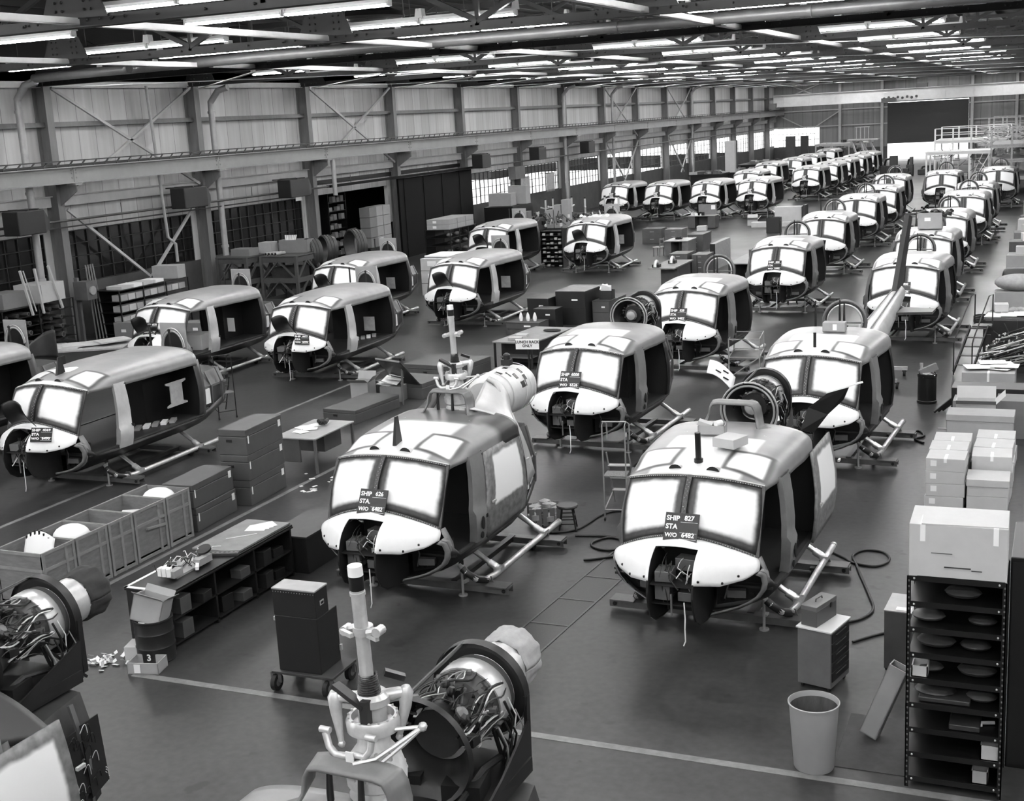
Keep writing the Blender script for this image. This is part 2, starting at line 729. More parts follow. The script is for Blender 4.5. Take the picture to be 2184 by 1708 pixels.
# storeroom behind the doorway
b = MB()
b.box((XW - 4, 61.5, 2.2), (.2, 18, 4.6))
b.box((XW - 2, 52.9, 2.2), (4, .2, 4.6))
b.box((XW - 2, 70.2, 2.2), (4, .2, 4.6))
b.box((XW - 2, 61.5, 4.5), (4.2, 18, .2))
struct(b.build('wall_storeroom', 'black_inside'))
b = MB()
b.box((-32.75, 65.2, 2.1), (.12, 9.2, 4.25))
for y in (61.2, 63.5, 65.8, 68.1):
    b.box((-32.68, y, 2.1), (.03, .08, 4.2))
b.bar((-32.6, 53.4, 4.32), (-32.6, 70.4, 4.32), .25, .12)
o = b.build('door_1', [mat('door_black', 0.010, 0.7, spec=0.15)])
struct(o)

# ---- wall columns, girts, crane runway
def column_mesh():
    b = MB()
    for x in (-.25, .25):
        b.box((x, 0, 4.6), (.03, .34, 9.2))
    b.box((0, 0, 4.6), (.5, .02, 9.2))
    b.box((.02, 0, .03), (.7, .5, .06))
    # bracket carrying the runway
    b.plate([(.25, 0, 5.6), (1.05, 0, 5.6), (1.05, 0, 5.35), (.25, 0, 4.85)], .05, (0, 1, 0))
    b.plate([(.25, .17, 5.62), (1.05, .17, 5.62), (1.05, -.17, 5.62), (.25, -.17, 5.62)], .04, (0, 0, 1))
    return b


proto = None
for c in COLS:
    if proto is None:
        proto = column_mesh().build('column', 'column_paint', loc=(XW + .27, c, 0))
        struct(proto)
    else:
        o = proto.copy()
        COL.objects.link(o)
        o.location = (XW + .27, c, 0)

b = MB()
b.bar((XW + .2, 0, 7.66), (XW + .2, YF, 7.66), .16, .10)
b.bar((XW + .25, 0, 7.70), (XW + .25, YF, 7.70), .02, .16)
struct(b.build('beam_girt', 'column_paint'))
b = MB()
for c0, c1 in zip([0] + COLS, COLS + [YF]):
    b.bar((XW + .3, c0 + .3, 5.02), (XW + .3, c1 - .3, 5.02), .1, .38)
    b.bar((XW + .36, c0 + .3, 5.2), (XW + .36, c1 - .3, 5.2), .2, .03)
struct(b.build('beam_lower_girt', 'girt_paint'))
b = MB()
b.bar((XW + .15, 0, 9.08), (XW + .15, YF, 9.08), .3, .22)
struct(b.build('beam_eave', 'brace_paint'))

b = MB()
XG = -32.25
b.bar((XG, 0, 5.93), (XG, YF, 5.93), .05, .56)
b.bar((XG, 0, 5.66), (XG, YF, 5.66), .3, .04)
b.bar((XG, 0, 6.2), (XG, YF, 6.2), .34, .04)
for c in COLS:
    b.box((XG + .03, c, 5.93), (.03, .04, .5))
    for dz in (-.1, .06, .16):
        for dy in (-.12, .12):
            b.ball((XG + .03, c + dy, 5.93 + dz), .035, 6)
    b.box((XG, c, 5.6), (.4, .35, .06))
struct(b.build('beam_crane_runway', 'beam_paint'))
b = MB()
b.bar((XG, 0, 6.26), (XG, YF, 6.26), .07, .1)
b.bar((XG + .12, 0, 6.42), (XG + .12, YF, 6.42), .03, .04)
b.bar((XG + .12, 0, 6.27), (XG + .12, YF, 6.27), .03, .03)
y = 20.0
while y < YF:
    b.bar((XG + .12, y, 6.24), (XG + .05, y + .3, 6.42), .03, .05)
    y += .62
struct(b.build('beam_crane_rail', 'truss_steel'))

# diagonal wall braces
b = MB()
for bay, low in ((0, 1), (2, 0), (7, 1), (9, 1)):
    y0, y1 = 35.8 + BAY * bay + .3, 35.8 + BAY * (bay + 1) - .3
    for (a, c) in (((y0, 8.95), (y1, 5.1)), ((y1, 8.95), (y0, 5.1))):
        b.bar((XW + .45, a[0], a[1]), (XW + .45, c[0], c[1]), .09, .1)
    if low:
        ym = (y0 + y1) / 2 + .2
        for ya in (y0, y1):
            b.bar((XW + .5, ya, 4.7), (XW + .5, ym + (ym - ya) * .12, 1.35), .09, .1)
struct(b.build('beam_wall_braces', 'girt_paint'))

# pipes along the wall
b = MB()
b.tube([(-32.6, 27, 4.36), (-32.6, 70, 4.3), (-32.6, 158, 4.25)], .045, 8)
b.tube([(-32.75, 27, 4.12), (-32.75, 52, 4.08)], .03, 6)
y = 30
while y < 150:
    b.tube([(-32.6, y, 4.3), (-32.6, y, 4.75)], .015, 5)
    y += 4.25
tag(b.build('wall_pipe', mat('pipe_dark', 0.10, 0.45), smooth=40), 'dark horizontal pipe running along the left wall above the windows', 'pipe')


def downpipe(y, zt, label, r=.13):
    b = MB()
    b.tube([(-32.82, y - .0, 0.02), (-32.82, y, zt - .9), (-32.82, y, zt - .82)], r, 12)
    b.tube([(-32.82, y, zt - .9), (-32.82, y, zt - .55), (-32.4, y, zt - .1), (-31.9, y, zt + .02)], r, 12)
    for z in (zt - .95, 5.4, 2.4):
        b.tube([(-32.82, y, z - .05), (-32.82, y, z + .05)], r * 1.25, 12)
    return tag(b.build('downpipe', 'steel_light', smooth=40), label, 'pipe', 'rainwater downpipes')


downpipe(34.2, 9.1, 'leftmost white downpipe on the left wall, elbow at the eaves')
downpipe(45.0, 8.9, 'downpipe beside the column numbered 18 left of the barred windows')
for y, w in ((86.0, 'first'), (96.6, 'second'), (119.8, 'third')):
    downpipe(y, 9.0, w + ' elbowed downpipe beyond the storeroom doorway on left wall', .11)
b = MB()
b.tube([(-31.95, 34.2, 9.2), (-31.0, 33.9, 9.2), (-22, 32.9, 9.2), (-5, 33.0, 9.2), (XR - .1, 33.1, 9.2)], .15, 12)
for x in (-27, -21.8, -16.5, -11, -6, -1):
    b.tube([(x - .06, 32.95, 9.2), (x + .06, 32.95, 9.2)], .165, 12)
tag(b.build('overhead_pipe', 'steel_grey', smooth=40), 'large grey pipe crossing the hall under the roof from the first downpipe', 'pipe')
b = MB()
b.tube([(-32.5, 40.6, 9.0), (-32.5, 40.9, 3.2), (-32.4, 41.2, 2.9), (-32.4, 41.2, 2.2)], .06, 8)
tag(b.build('drop_pipe', 'steel_light', smooth=40), 'thin light drop pipe in front of the crossed wall braces', 'pipe')
b = MB()
b.tube([(-32.2, 53.3, 5.6), (-32.2, 53.3, 3.9)], .11, 10)
tag(b.build('vent_stub', 'steel_light', smooth=40), 'short light pipe stub hanging at the left corner of the dark doorway', 'pipe')

# unit heaters hung on the left wall
for y, z, s, lab in ((33.2, 4.5, .8, 'dark unit heater hung at the left edge of the photo'), (42.2, 4.66, .95, 'dark unit heater in front of the lower wall brace'),
                     (49.8, 4.5, 1.0, 'dark boxy heater above the barred windows left of the storeroom'), (70.2, 4.66, .75, 'dark unit heater right of the dark sliding door'),
                     (79.2, 4.7, .85, 'dark unit heater above the first bright window'), (88.8, 4.72, .85, 'dark unit heater above the second bright window')):
    t = thing('unit_heater', lab, 'heater', (-32.1, y, z), 0, 'unit heaters on the left wall')
    b = MB()
    b.add([(-.35, -s, -.4), (.35, -s, -.4), (.35, s * .55, -.4), (-.35, s * .55, -.4), (-.35, -s, .4), (.35, -s, .4), (.35, s * .55, .4), (-.35, s * .55, .4)],
          [(3, 2, 1, 0), (4, 5, 6, 7), (0, 1, 5, 4), (2, 3, 7, 6), (3, 0, 4, 7), (1, 2, 6, 5)])
    b.build('casing', 'heater_dark', t, bevel=.03)
    b = MB()
    b.add([(-.33, s * .55, -.38), (.33, s * .55, -.38), (.1, s * 1.1, -.3), (-.3, s * 1.1, -.3), (-.33, s * .55, .38), (.33, s * .55, .38), (.1, s * 1.1, .0), (-.3, s * 1.1, .0)],
          [(0, 1, 2, 3), (7, 6, 5, 4), (0, 4, 5, 1), (1, 5, 6, 2), (2, 6, 7, 3), (3, 7, 4, 0)])
    b.build('louvre_hood', 'dark_metal', t)
    b = MB()
    b.bar((-1.38, -s * .3, .38), (.3, -s * .3, .42), .05)
    b.bar((-1.38, s * .3, .38), (.3, s * .3, .42), .05)
    b.bar((-.2, -s * .3, .42), (-.2, s * .3, .42), .05)
    b.build('bracket', 'truss_steel', t)

# ---- far wall with rolling door and opening
DX0, DX1 = -20.0, -10.9
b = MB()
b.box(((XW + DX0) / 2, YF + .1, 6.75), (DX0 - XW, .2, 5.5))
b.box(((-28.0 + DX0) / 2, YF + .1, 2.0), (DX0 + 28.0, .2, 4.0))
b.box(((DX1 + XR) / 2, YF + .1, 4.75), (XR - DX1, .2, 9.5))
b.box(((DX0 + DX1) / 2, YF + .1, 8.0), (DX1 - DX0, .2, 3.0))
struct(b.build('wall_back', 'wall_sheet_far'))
b = MB()
b.box(((XW - 28) / 2, YF + .1, .9), (XW * -1 - 28, .2, 1.8))
b.box((-24, YF - .02, .7), (8, .06, 1.4))
struct(b.build('trim_back_kick', 'kick_wall'))
b = MB()
for j in range(26):
    b.box(((DX0 + DX1) / 2, YF - .1 + (.02 if j % 2 else 0), 1.85 + .18 * j), (DX1 - DX0, .05, .18))
b.box(((DX0 + DX1) / 2, YF - .12, 1.78), (DX1 - DX0, .12, .14))
struct(b.build('door_2', mat('shutter', 0.022, 0.5)), 'dark roller shutter, half raised over the bright opening')
b = MB()
for x in (-25.5, -20.6, -10.5, -5.7, -1.0, 4, 9):
    b.box((x, YF - .3, 4.5), (.3, .4, 9.0))
for z in (6.0, 4.1, 8.0):
    for (a, c) in ((XW, DX0), (DX1, XR)):
        b.box(((a + c) / 2, YF - .1, z), (c - a, .15, .14))
b.bar((-32.8, YF - .3, 5.6), (-29.9, YF - .3, 4.1), .12)
b.bar((-25.6, YF - .3, 5.8), (-28.4, YF - .3, 4.1), .12)
b.bar((-31, YF - .3, 8.0), (-28, YF - .3, 9.1), .12)
b.bar((-28.8, YF - .3, 8.0), (-31.4, YF - .3, 9.1), .12)
struct(b.build('beam_back_wall', 'girt_paint'))
w = MB()
for j in range(11):
    w.box((lerp(-32.9, -28.1, j / 10), YF + .05, 2.9), (.04, .05, 2.3))
for z in (1.8, 2.6, 3.3, 4.05):
    w.box((-30.5, YF + .05, z), (4.9, .05, .05))
w = struct(w.build('window_back', 'muntin'))
g = MB()
g.box((-30.5, YF + .1, 2.9), (4.9, .01, 2.3))
g.build('pane', 'clear_glass', w)

# right and front walls, roof deck
b = MB()
b.box((XR + .1, YF / 2 - 5, 4.8), (.2, YF + 12, 9.6))
struct(b.build('wall_right', 'wall_sheet'))
b = MB()
b.box(((XW + XR) / 2, -10.5, 4.8), (XR - XW + 1, .2, 9.6))
struct(b.build('wall_front', 'wall_sheet_far'))
b = MB()
b.box(((XW + XR) / 2, YF / 2 - 5, 11.6), (XR - XW + 1, YF + 12, .2))
b.box((XW - .1, YF / 2 - 5, 10.4), (.2, YF + 12, 2.4))
b.box((XR + .1, YF / 2 - 5, 10.4), (.2, YF + 12, 2.4))
b.box(((XW + XR) / 2, YF + .1, 10.4), (XR - XW + 1, .2, 2.4))
b.box(((XW + XR) / 2, -10.6, 10.4), (XR - XW + 1, .2, 2.4))
struct(b.build('ceiling', 'deck_dark'))
b = MB()
for x in range(-32, 13, 2):
    b.bar((x, -9, 11.35), (x, YF, 11.35), .1, .25)
struct(b.build('beam_purlins', mat('purlin', 0.05, 0.6)))

# ---- roof trusses
XP = [-32.6, -24.2, -16.3, -8.4, -0.5, 7.4, XR]
PP = []
for a, c in zip(XP, XP[1:]):
    PP += [a, (a + c) / 2]
PP.append(XR)
b = MB()
b.bar((XW, 0, ZT), (XR, 0, ZT), .1, .18)
b.bar((XW, -.1, ZT - .09), (XR, -.1, ZT - .09), .1, .02)
b.bar((XW, .1, ZT - .09), (XR, .1, ZT - .09), .1, .02)
b.bar((XW, 0, 11.1), (XR, 0, 11.1), .2, .2)
for i, x in enumerate(PP):
    b.bar((x, 0, ZT), (x, 0, 11.1), .1)
    if i < len(PP) - 1:
        x2 = PP[i + 1]
        if i % 2:
            b.bar((x, 0, ZT + .1), (x2, 0, 11.1), .12)
        else:
            b.bar((x, 0, 11.1), (x2, 0, ZT + .1), .12)
    if i % 2 == 0:
        b.plate([(x - .75, -.07, ZT + .05), (x + .75, -.07, ZT + .05), (x + .5, -.07, ZT + .6), (x - .5, -.07, ZT + .6)], .03, (0, 1, 0))
        for q in range(-4, 5):
            b.ball((x + q * .28, -.1, ZT + .02), .03, 5)
        for q in (-.4, -.25, .25, .4):
            for h in (.2, .35, .5):
                b.ball((x + q, -.1, ZT + h), .028, 5)
for q in range(0, 46):
    b.ball((XW + 1 + q, -.08, ZT - .0), .028, 5)
tr = struct(b.build('roof_truss', 'truss_steel', loc=(0, 1.7, 0)))
TRUSS = [1.7 + BAY * k for k in range(0, 19)]
for y in TRUSS[1:]:
    o = tr.copy()
    COL.objects.link(o)
    o.location = (0, y, 0)

# longitudinal struts and flat diagonal bracing under the trusses
b = MB()
for x in (-24.2, -16.3, -8.4, -0.5, 7.4):
    for (ya, yb) in ((-9, 32.6), (33.4, YF)):
        b.bar((x, ya, ZT - .05), (x, yb, ZT - .05), .16, .02)
        b.bar((x + .07, ya, ZT + .01), (x + .07, yb, ZT + .01), .02, .12)
struct(b.build('beam_longitudinal_struts', 'brace_paint'))
b = MB()
for i, (y0, y1) in enumerate(zip(TRUSS, TRUSS[1:])):
    for j in range(len(XP) - 2):
        if (i + j) % 2 == 0 and i > 3:
            b.bar((XP[j], y0, ZT - .15), (XP[j + 1], y1, ZT - .15), .14, .02)
        if j == 0 and i > 3:
            b.bar((XP[j + 1], y0, ZT - .17), (XP[j], y1, ZT - .17), .14, .02)
struct(b.build('beam_bottom_bracing', 'brace_paint'))

# crane bridge near the far wall
b = MB()
XC = XR - .3
b.box(((-32.2 + XC) / 2, 153.6, 7.3), (XC + 32.2, .1, 1.25))
b.box(((-32.2 + XC) / 2, 153.5, 7.95), (XC + 32.2, .7, .06))
b.box(((-32.2 + XC) / 2, 153.4, 6.66), (XC + 32.2, .5, .06))
for x in range(-31, 13, 3):
    b.box((x, 153.52, 7.3), (.05, .08, 1.2))
t = thing('bridge_crane', 'long pale crane bridge spanning the hall before the far wall', 'crane', (0, 0, 0))
b.build('girder', mat('crane_paint', 0.55, 0.5, var=.1, scale=1), t)
b = MB()
b.box((-32.1, 153.6, 6.75), (.6, 3.4, .7))
b.build('end_carriage', 'column_paint', t)
b = MB()
b.box((-19, 153.0, 6.75), (1.6, .7, .5))
b.box((-15.5, 153.8, 8.2), (1.2, .9, .5))
for q in range(8):
    b.ball((-19.5 + q * .5, 152.8, 6.95 + .1 * (q % 2)), .16, 6)
b.build('hoist_trolley', 'mid_dark', t)

# ---- fluorescent lamps
TUBE = emit('tube_glow', TUBE_POWER)
mat('reflector', 0.85, 0.4)


def lamp_proto():
    t = thing('fluorescent_lamp', 'x', 'lamp')
    h = MB()
    h.box((0, 0, .15), (2.40, .10, .07))
    h.add([(-1.2, -.05, .12), (1.2, -.05, .12), (1.2, -.11, .06), (-1.2, -.11, .06)], [(0, 1, 2, 3), (3, 2, 1, 0)])
    h.add([(-1.2, .05, .12), (1.2, .05, .12), (1.2, .11, .06), (-1.2, .11, .06)], [(0, 1, 2, 3), (3, 2, 1, 0)])
    for x in (-1.19, 1.19):
        h.box((x, 0, .08), (.05, .16, .12))
        h.add([(x - .06, -.1, .15), (x + .06, -.1, .15), (x + .04, -.1, .36), (x - .02, -.1, .36), (x - .06, .1, .15), (x + .06, .1, .15), (x + .04, .1, .36), (x - .02, .1, .36)],
              [(0, 1, 2, 3), (7, 6, 5, 4), (0, 4, 5, 1), (1, 5, 6, 2), (2, 6, 7, 3), (3, 7, 4, 0)])
    h.build('reflector', 'reflector', t)
    for y in (-.045, .045):
        q = MB()
        q.tube([(-1.17, y, .04), (1.17, y, .04)], .026, 6)
        q.build('tube', TUBE, t, smooth=40)
    q = MB()
    q.bar((-.8, 0, .2), (-.8, 0, 1.0), .02)
    q.bar((.8, 0, .2), (.8, 0, 1.0), .02)
    q.bar((-.8, 0, 1.0), (.8, 0, 1.0), .02)
    q.bar((-.8, 0, .22), (.8, 0, .22), .02)
    q.build('hanger', 'truss_steel', t)
    return t


lp = lamp_proto()
lamp_n = 0
rows = []
for ty in [-6.8] + TRUSS:  # leading rows lie out of view, kept to light the foreground
    rows += [ty + .5, ty + 4.3]
rows = [r for r in rows if r < YF - 2]
vis = [r for r in rows if r > 18.9]
for r in rows:
    starts = [-30.6, -24.8, -16.9, -8.9]
    if r < 75:
        starts.append(-0.9)  # run out of view on the right, added for its light
    if r < 40:
        starts.append(5.5)  # further unseen run, added to light the near hall
    k = 0
    off = {0: 0, 1: .4, 2: -.3, 3: .2}[int(r * 10) % 4]
    for si, s in enumerate(starts):
        for q in (0, 1):
            k += 1
            if si == 0 and q == 1:
                continue
            if r > 110 and q == 1 and si % 2 == int(r) % 2:
                continue
            x = s + off + 1.22 + q * 2.46
            if r in vis:
                i = vis.index(r)
                lab = 'fluorescent lamp, %s lamp row from the front, %s from the left wall' % (NTH[i] if i < len(NTH) else 'rearmost', NTH[k - 1])
            else:
                lab = 'lamp over the foreground, %s row before those in view, %s from the left' % (NTH[len([w for w in rows if w not in vis and w >= r]) - 1], NTH[k - 1])
            if lamp_n == 0:
                o = lp
                o.location = (x, r, 9.27)
                o['label'] = lab
                o['group'] = 'fluorescent lamps under the roof'
            else:
                o = dup(lp, (x, r, 9.27), 0, lab)
            lamp_n += 1

# round roof ventilator
b = MB()
b.lathe([(.05, .5), (.5, .45), (.62, .25), (1.0, .12), (1.05, .0), (.9, -.06), (.55, -.02), (.5, -.2), (.3, -.25)], (0, 0, 0), n=32)
tag(b.build('ceiling_ventilator', 'dark_metal', loc=at(785, 38, 10.0), smooth=40), 'dark round saucer-shaped ventilator hanging under the roof', 'ventilator')
# ================================================================== THE HELICOPTERS
# cabin frame: x to the photo's right, y from nose to tail, z up from the floor
WS = masked_panel('windshield_mask', 0.53, 0.53, 0.40, 0.365, 0.045, dark=0.022)
WD = masked_panel('door_window_mask', 0.56, 0.64, 0.35, 0.27, 0.022, dark=0.13)
roof_paint('roof_short', 0.27, 2.05, 0.62, 0.25)
roof_paint('roof_long', 0.30, 0.74, 0.9, 0.3)


def sx(z):
    return interp(z, [(.5, .95), (.8, 1.09), (1.0, 1.14), (1.3, 1.18), (1.6, 1.165), (1.9, 1.12), (2.2, 1.05)])


def roofpt(u, v, yr):
    s = abs(u)
    y0 = .571 + .207 * s * s
    t = (yr - y0) * v
    w = interp(t, [(0, .922), (.35, .985), (1.0, 1.04), (1.6, 1.08), (2.4, 1.1), (3.6, 1.09)])
    zc = interp(t, [(0, 2.336), (.1, 2.365), (.45, 2.425), (1.2, 2.48), (1.9, 2.5), (3.6, 2.47)])
    d = interp(t, [(0, .147), (.35, .21), (.9, .285), (1.6, .32), (2.4, .33)])
    k = min(t / .8, 1.0)
    k = k * k * (3 - 2 * k)
    th = s * PI / 2
    n = 2.9
    ex, ez = math.sin(th) ** (2 / n), 1 - max(math.cos(th), 0) ** (2 / n)
    x = w * lerp(s, ex, k)
    z = zc - d * lerp(s * s, ez, k)
    return Vector((x if u >= 0 else -x, y0 + t, z))


def roof_surface(q, yr):
    """q runs across with a short vertical skirt at each edge"""
    u = (q - .5) * 2.12
    if abs(u) <= 1:
        return lambda v: roofpt(u, v, yr)
    e = (abs(u) - 1) / .06
    sg = 1 if u > 0 else -1

    def fn(v):
        p = roofpt(sg, v, yr)
        return Vector((p.x + sg * .012 * e, p.y, p.z - .07 * e))
    return fn


def ws_low(a):
    s = abs(a)
    return Vector((.922 * a, .147 + .24 * s * s, 1.639 - .291 * s ** 1.8))


_LY = [(0, -.46), (.3, -.42), (.6, -.2), (.87, .05), (1, .236)]
_LZ = [(0, 1.19), (.3, 1.19), (.6, 1.135), (.87, 1.165), (1, 1.229)]
_CX = [(0, 0), (.3, .29), (.6, .62), (.87, .91), (1, 1.01)]
_CY = [(0, -.36), (.3, -.33), (.6, -.1), (.87, .14), (1, .27)]
_CZ = [(0, 1.60), (.3, 1.57), (.6, 1.5), (.87, 1.39), (1, 1.33)]


def nose(a, b):
    s = abs(a)
    sg = 1 if a >= 0 else -1
    p0 = ws_low(s)
    p1 = Vector((interp(s, _CX), interp(s, _CY), interp(s, _CZ)))
    p2 = Vector((.98 * s, interp(s, _LY), interp(s, _LZ)))
    p = p0 * (1 - b) ** 2 + p1 * (2 * b * (1 - b)) + p2 * b * b
    return Vector((p.x * sg, p.y, p.z))


RING = [(.985, .25, 1.225), (1.03, .36, 1.16), (1.035, .43, 1.03), (1.0, .47, .9), (.92, .5, .78), (.8, .5, .68), (.65, .48, .6), (.48, .42, .55), (.3, .28, .53)]


def belly_sections(yr, long):
    s0 = [(1.04, .44, 1.1), (1.03, .46, .95), (.92, .52, .78), (.72, .52, .63), (.5, .47, .56), (.25, .42, .52), (0, .4, .51)]
    s1 = [(1.1, .62, .93), (1.11, .62, .86), (1.0, .62, .74), (.78, .62, .62), (.52, .6, .55), (.26, .55, .51), (0, .5, .5)]
    s2 = [(1.12, 1.2, .91), (1.13, 1.2, .84), (1.02, 1.2, .72), (.8, 1.2, .6), (.54, 1.2, .53), (.26, 1.2, .5), (0, 1.2, .49)]
    s3 = [(p[0], yr - .3, p[2]) for p in s2]
    s4 = [(1.05, yr + .3, .98), (1.05, yr + .3, .86), (.95, yr + .3, .74), (.75, yr + .3, .62), (.5, yr + .3, .55), (.25, yr + .3, .52), (0, yr + .3, .51)]
    s5 = [(.8, yr + 1.3, 1.12), (.8, yr + 1.3, 1.0), (.72, yr + 1.3, .9), (.56, yr + 1.3, .8), (.4, yr + 1.3, .74), (.2, yr + 1.3, .71), (0, yr + 1.3, .7)]
    return [s0, s1, s2, s3, s4, s5]


def screw_post(b, x, y, z0, z1):
    b.tube([(x, y, z0), (x, y, z1)], .02, 8)


def make_cabin(long, hatch_open):
    yr = 4.15 if long else 2.92
    t = thing('helicopter_fuselage', 'x', 'helicopter')
    # roof
    b = MB()
    b.grid(lambda q, v: roof_surface(q, yr)(v), 44, 30)
    b.build('roof', 'roof_long' if long else 'roof_short', t, smooth=50, solid=.025, inner='black_inside')
    # front lip of the roof over the windshield
    b = MB()
    b.tube([roofpt(-1 + i / 12, .006, yr) + Vector((0, 0, -.004)) for i in range(25)], .016, 6)
    b.build('roof_lip', 'white_primer' if long else 'bare_metal', t, smooth=50)
    # vents
    for (x, y, r) in ((-.254, .743, .09), (.254, .743, .09), (-.56, yr - .66, .1), (.56, yr - .66, .1)):
        if long and x < 0 and y > 2:
            continue
        v = min(max((y - .571) / (yr - .571), 0), 1)
        zc = roofpt(x / 1.05, v, yr).z - .012
        b = MB()
        for i in range(6):
            pass
        R_ = r
        secs = []
        for i in range(7):
            yy = y - .02 + i * .03
            k = 1 - (i / 6) ** 2 * .9
            secs.append([(x + R_ * math.cos(PI * j / 8), yy, zc + R_ * .75 * k * math.sin(PI * j / 8)) for j in range(9)])
        b.loft(secs)
        n = b.add([secs[0][j] for j in range(9)], [tuple(range(9))], 1)
        for q in range(n, n + 9):
            p = b.v[q]
            b.v[q] = (p[0], p[1] + .012, p[2])
        b.build('roof_vent', ['light_metal' if not long else 'grey_panel', 'black_inside'], t, smooth=40)
    b = MB()
    for s in (1,):
        zz = roofpt(.95, .62, yr)
        b.ball((zz.x * .86, zz.y + .1, zz.z + .1), .055, 8, sc=(1, 1.2, .7))
        b.lathe([(.08, 0), (.07, .03)], (zz.x * .86, zz.y + .1, zz.z + .06), n=10)
    b.build('position_light', 'mid_dark', t, smooth=50)
    # windshields
    for sg in (1, -1):
        def pane(a, v, sg=sg):
            a = .03 + a * .965
            p = ws_low(a).lerp(roofpt(a, 0, yr), v)
            bul = .06 * math.sin(PI * v) * (1 - .4 * a)
            p = p + Vector((.02 * math.sin(PI * v) * a, -bul, bul * .45))
            return Vector((p.x * sg, p.y, p.z))
        b = MB()
        if sg == 1:
            b.grid(pane, 12, 12, uvs=True)
        else:
            b.grid(lambda a, v: pane(1 - a, v), 12, 12)
            for i, f in enumerate(b.f):
                ii, jj = i % 12, i // 12
                b.uv[i] = [(1 - ii / 12, jj / 12), (1 - (ii + 1) / 12, jj / 12), (1 - (ii + 1) / 12, (jj + 1) / 12), (1 - ii / 12, (jj + 1) / 12)]
        b.build('windshield', WS, t, smooth=60, solid=.012)
    # windshield frame and rivets
    b = MB()
    top = [roofpt(-1 + i / 10, 0, yr) + Vector((0, -.008, -.012)) for i in range(21)]
    low = [ws_low(-1 + i / 10) + Vector((0, -.008, .012)) for i in range(21)]

    def mid(a, v):
        p = ws_low(a).lerp(roofpt(a, 0, yr), v)
        bul = .06 * math.sin(PI * v)
        return p + Vector((0, -bul - .01, bul * .45 + .004))
    for q, w in ((top, .03), (low, .03)):
        for p, p2 in zip(q, q[1:]):
            b.bar(p, p2, w, .016, up=(0, -.7, .7))
    for p, p2 in zip([mid(0, i / 10) for i in range(10)], [mid(0, (i + 1) / 10) for i in range(10)]):
        b.bar(p, p2, .065, .014, up=(0, -.7, .4))
    for sg in (1, -1):
        q = [Vector((roofpt(1, 0, yr).lerp(ws_low(1), i / 8))) for i in range(9)]
        q = [Vector((p.x * sg, p.y - .02 * math.sin(PI * i / 8), p.z + .02 * math.sin(PI * i / 8))) for i, p in enumerate(q)]
        for p, p2 in zip(q, q[1:]):
            b.bar(p, p2, .045, .03, up=(0, -.7, .4))
    for q in (top, low):
        for i in range(len(q) - 1):
            for f in (.0, .33, .66):
                b.ball(q[i].lerp(q[i + 1], f) + Vector((0, -.012, .004)), .007, 4, mi=1)
    for i in range(26):
        b.ball(mid(0, .02 + i * .037) + Vector((.012 if i % 2 else -.012, -.008, .003)), .007, 4, mi=1)
    b.build('windshield_frame', ['mid_dark', 'light_metal'], t)
    # nose
    b = MB()
    b.grid(lambda q, v: nose(1 - q * 2, v), 40, 14, skip=lambda q, v: abs(q * 2 - 1) < .3 and v > .3)
    b.build('nose', 'white_primer', t, smooth=50, solid=.012, inner='black_inside')
    b = MB()
    for sg in (1, -1):
        for (aa, bb) in ((.36, .93), (.78, .86), (.62, .95)):
            p = nose(aa * sg, bb)
            b.ball(p, .02, 6)
    b.build('nose_fastener', 'black_paint', t)
    # keel webs and nose bay
    b = MB()
    for sg in (1, -1):
        prof = [(-.40, 1.2), (-.425, 1.02), (-.39, .84), (-.3, .68), (-.12, .57), (.15, .52), (.5, .5), (.5, 1.2), (.1, 1.5), (-.1, 1.5), (-.3, 1.38)]
        b.plate([(sg * .295, y, z) for y, z in prof], .018, (1, 0, 0))
        b.tube([(sg * .295, y - .005, z) for y, z in prof[:7]], .016, 6)
    b.plate([(-.29, .32, .55), (.29, .32, .55), (.29, .32, 1.55), (-.29, .32, 1.55)], .02, (0, 1, 0))
    b.plate([(-.29, -.3, .86), (.29, -.3, .86), (.29, .3, .86), (-.29, .3, .86)], .015, (0, 0, 1))
    b.plate([(-.29, -.36, 1.13), (.29, -.36, 1.13), (.29, .3, 1.16), (-.29, .3, 1.16)], .012, (0, 0, 1))
    nb = b.build('nose_bay', 'dark_primer', t)
    rr = random.Random(3 if long else 5)
    b = MB()
    b.box((-.15, -.12, 1.0), (.2, .3, .2), base=False)
    b.box((-.14, -.15, 1.22), (.22, .28, .14), rz=.1)
    b.box((.14, -.05, .95), (.2, .34, .12))
    b.box((.1, .1, 1.3), (.3, .2, .16), rz=-.1)
    b.box((-.02, -.3, .86), (.025, .03, .3))
    b.build('avionics', 'steel_grey', nb, bevel=.008)
    b = MB()
    for i in range(14):
        p = Vector((rr.uniform(-.22, .22), rr.uniform(-.25, .1), rr.uniform(1.15, 1.45)))
        q = Vector((rr.uniform(-.22, .22), rr.uniform(-.38, -.1), rr.uniform(.75, 1.25)))
        md = (p + q) / 2 + Vector((rr.uniform(-.1, .1), -.08, rr.uniform(-.08, .12)))
        b.tube([p, p.lerp(md, .35) + Vector((0, -.02, .02)), p.lerp(md, .75) + Vector((0, -.01, .02)), md, q.lerp(md, .6), q.lerp(md, .25), q], rr.choice((.005, .007, .01)), 6, mi=1 if i % 4 == 0 else 0)
    b.tube([(.18, -.4, .95), (.2, -.43, .75), (.19, -.42, .6), (.2, -.44, .45), (.17, -.43, .38)], .009, 5, mi=1)
    b.build('wiring', ['cable', 'wire_white'], nb, smooth=40)
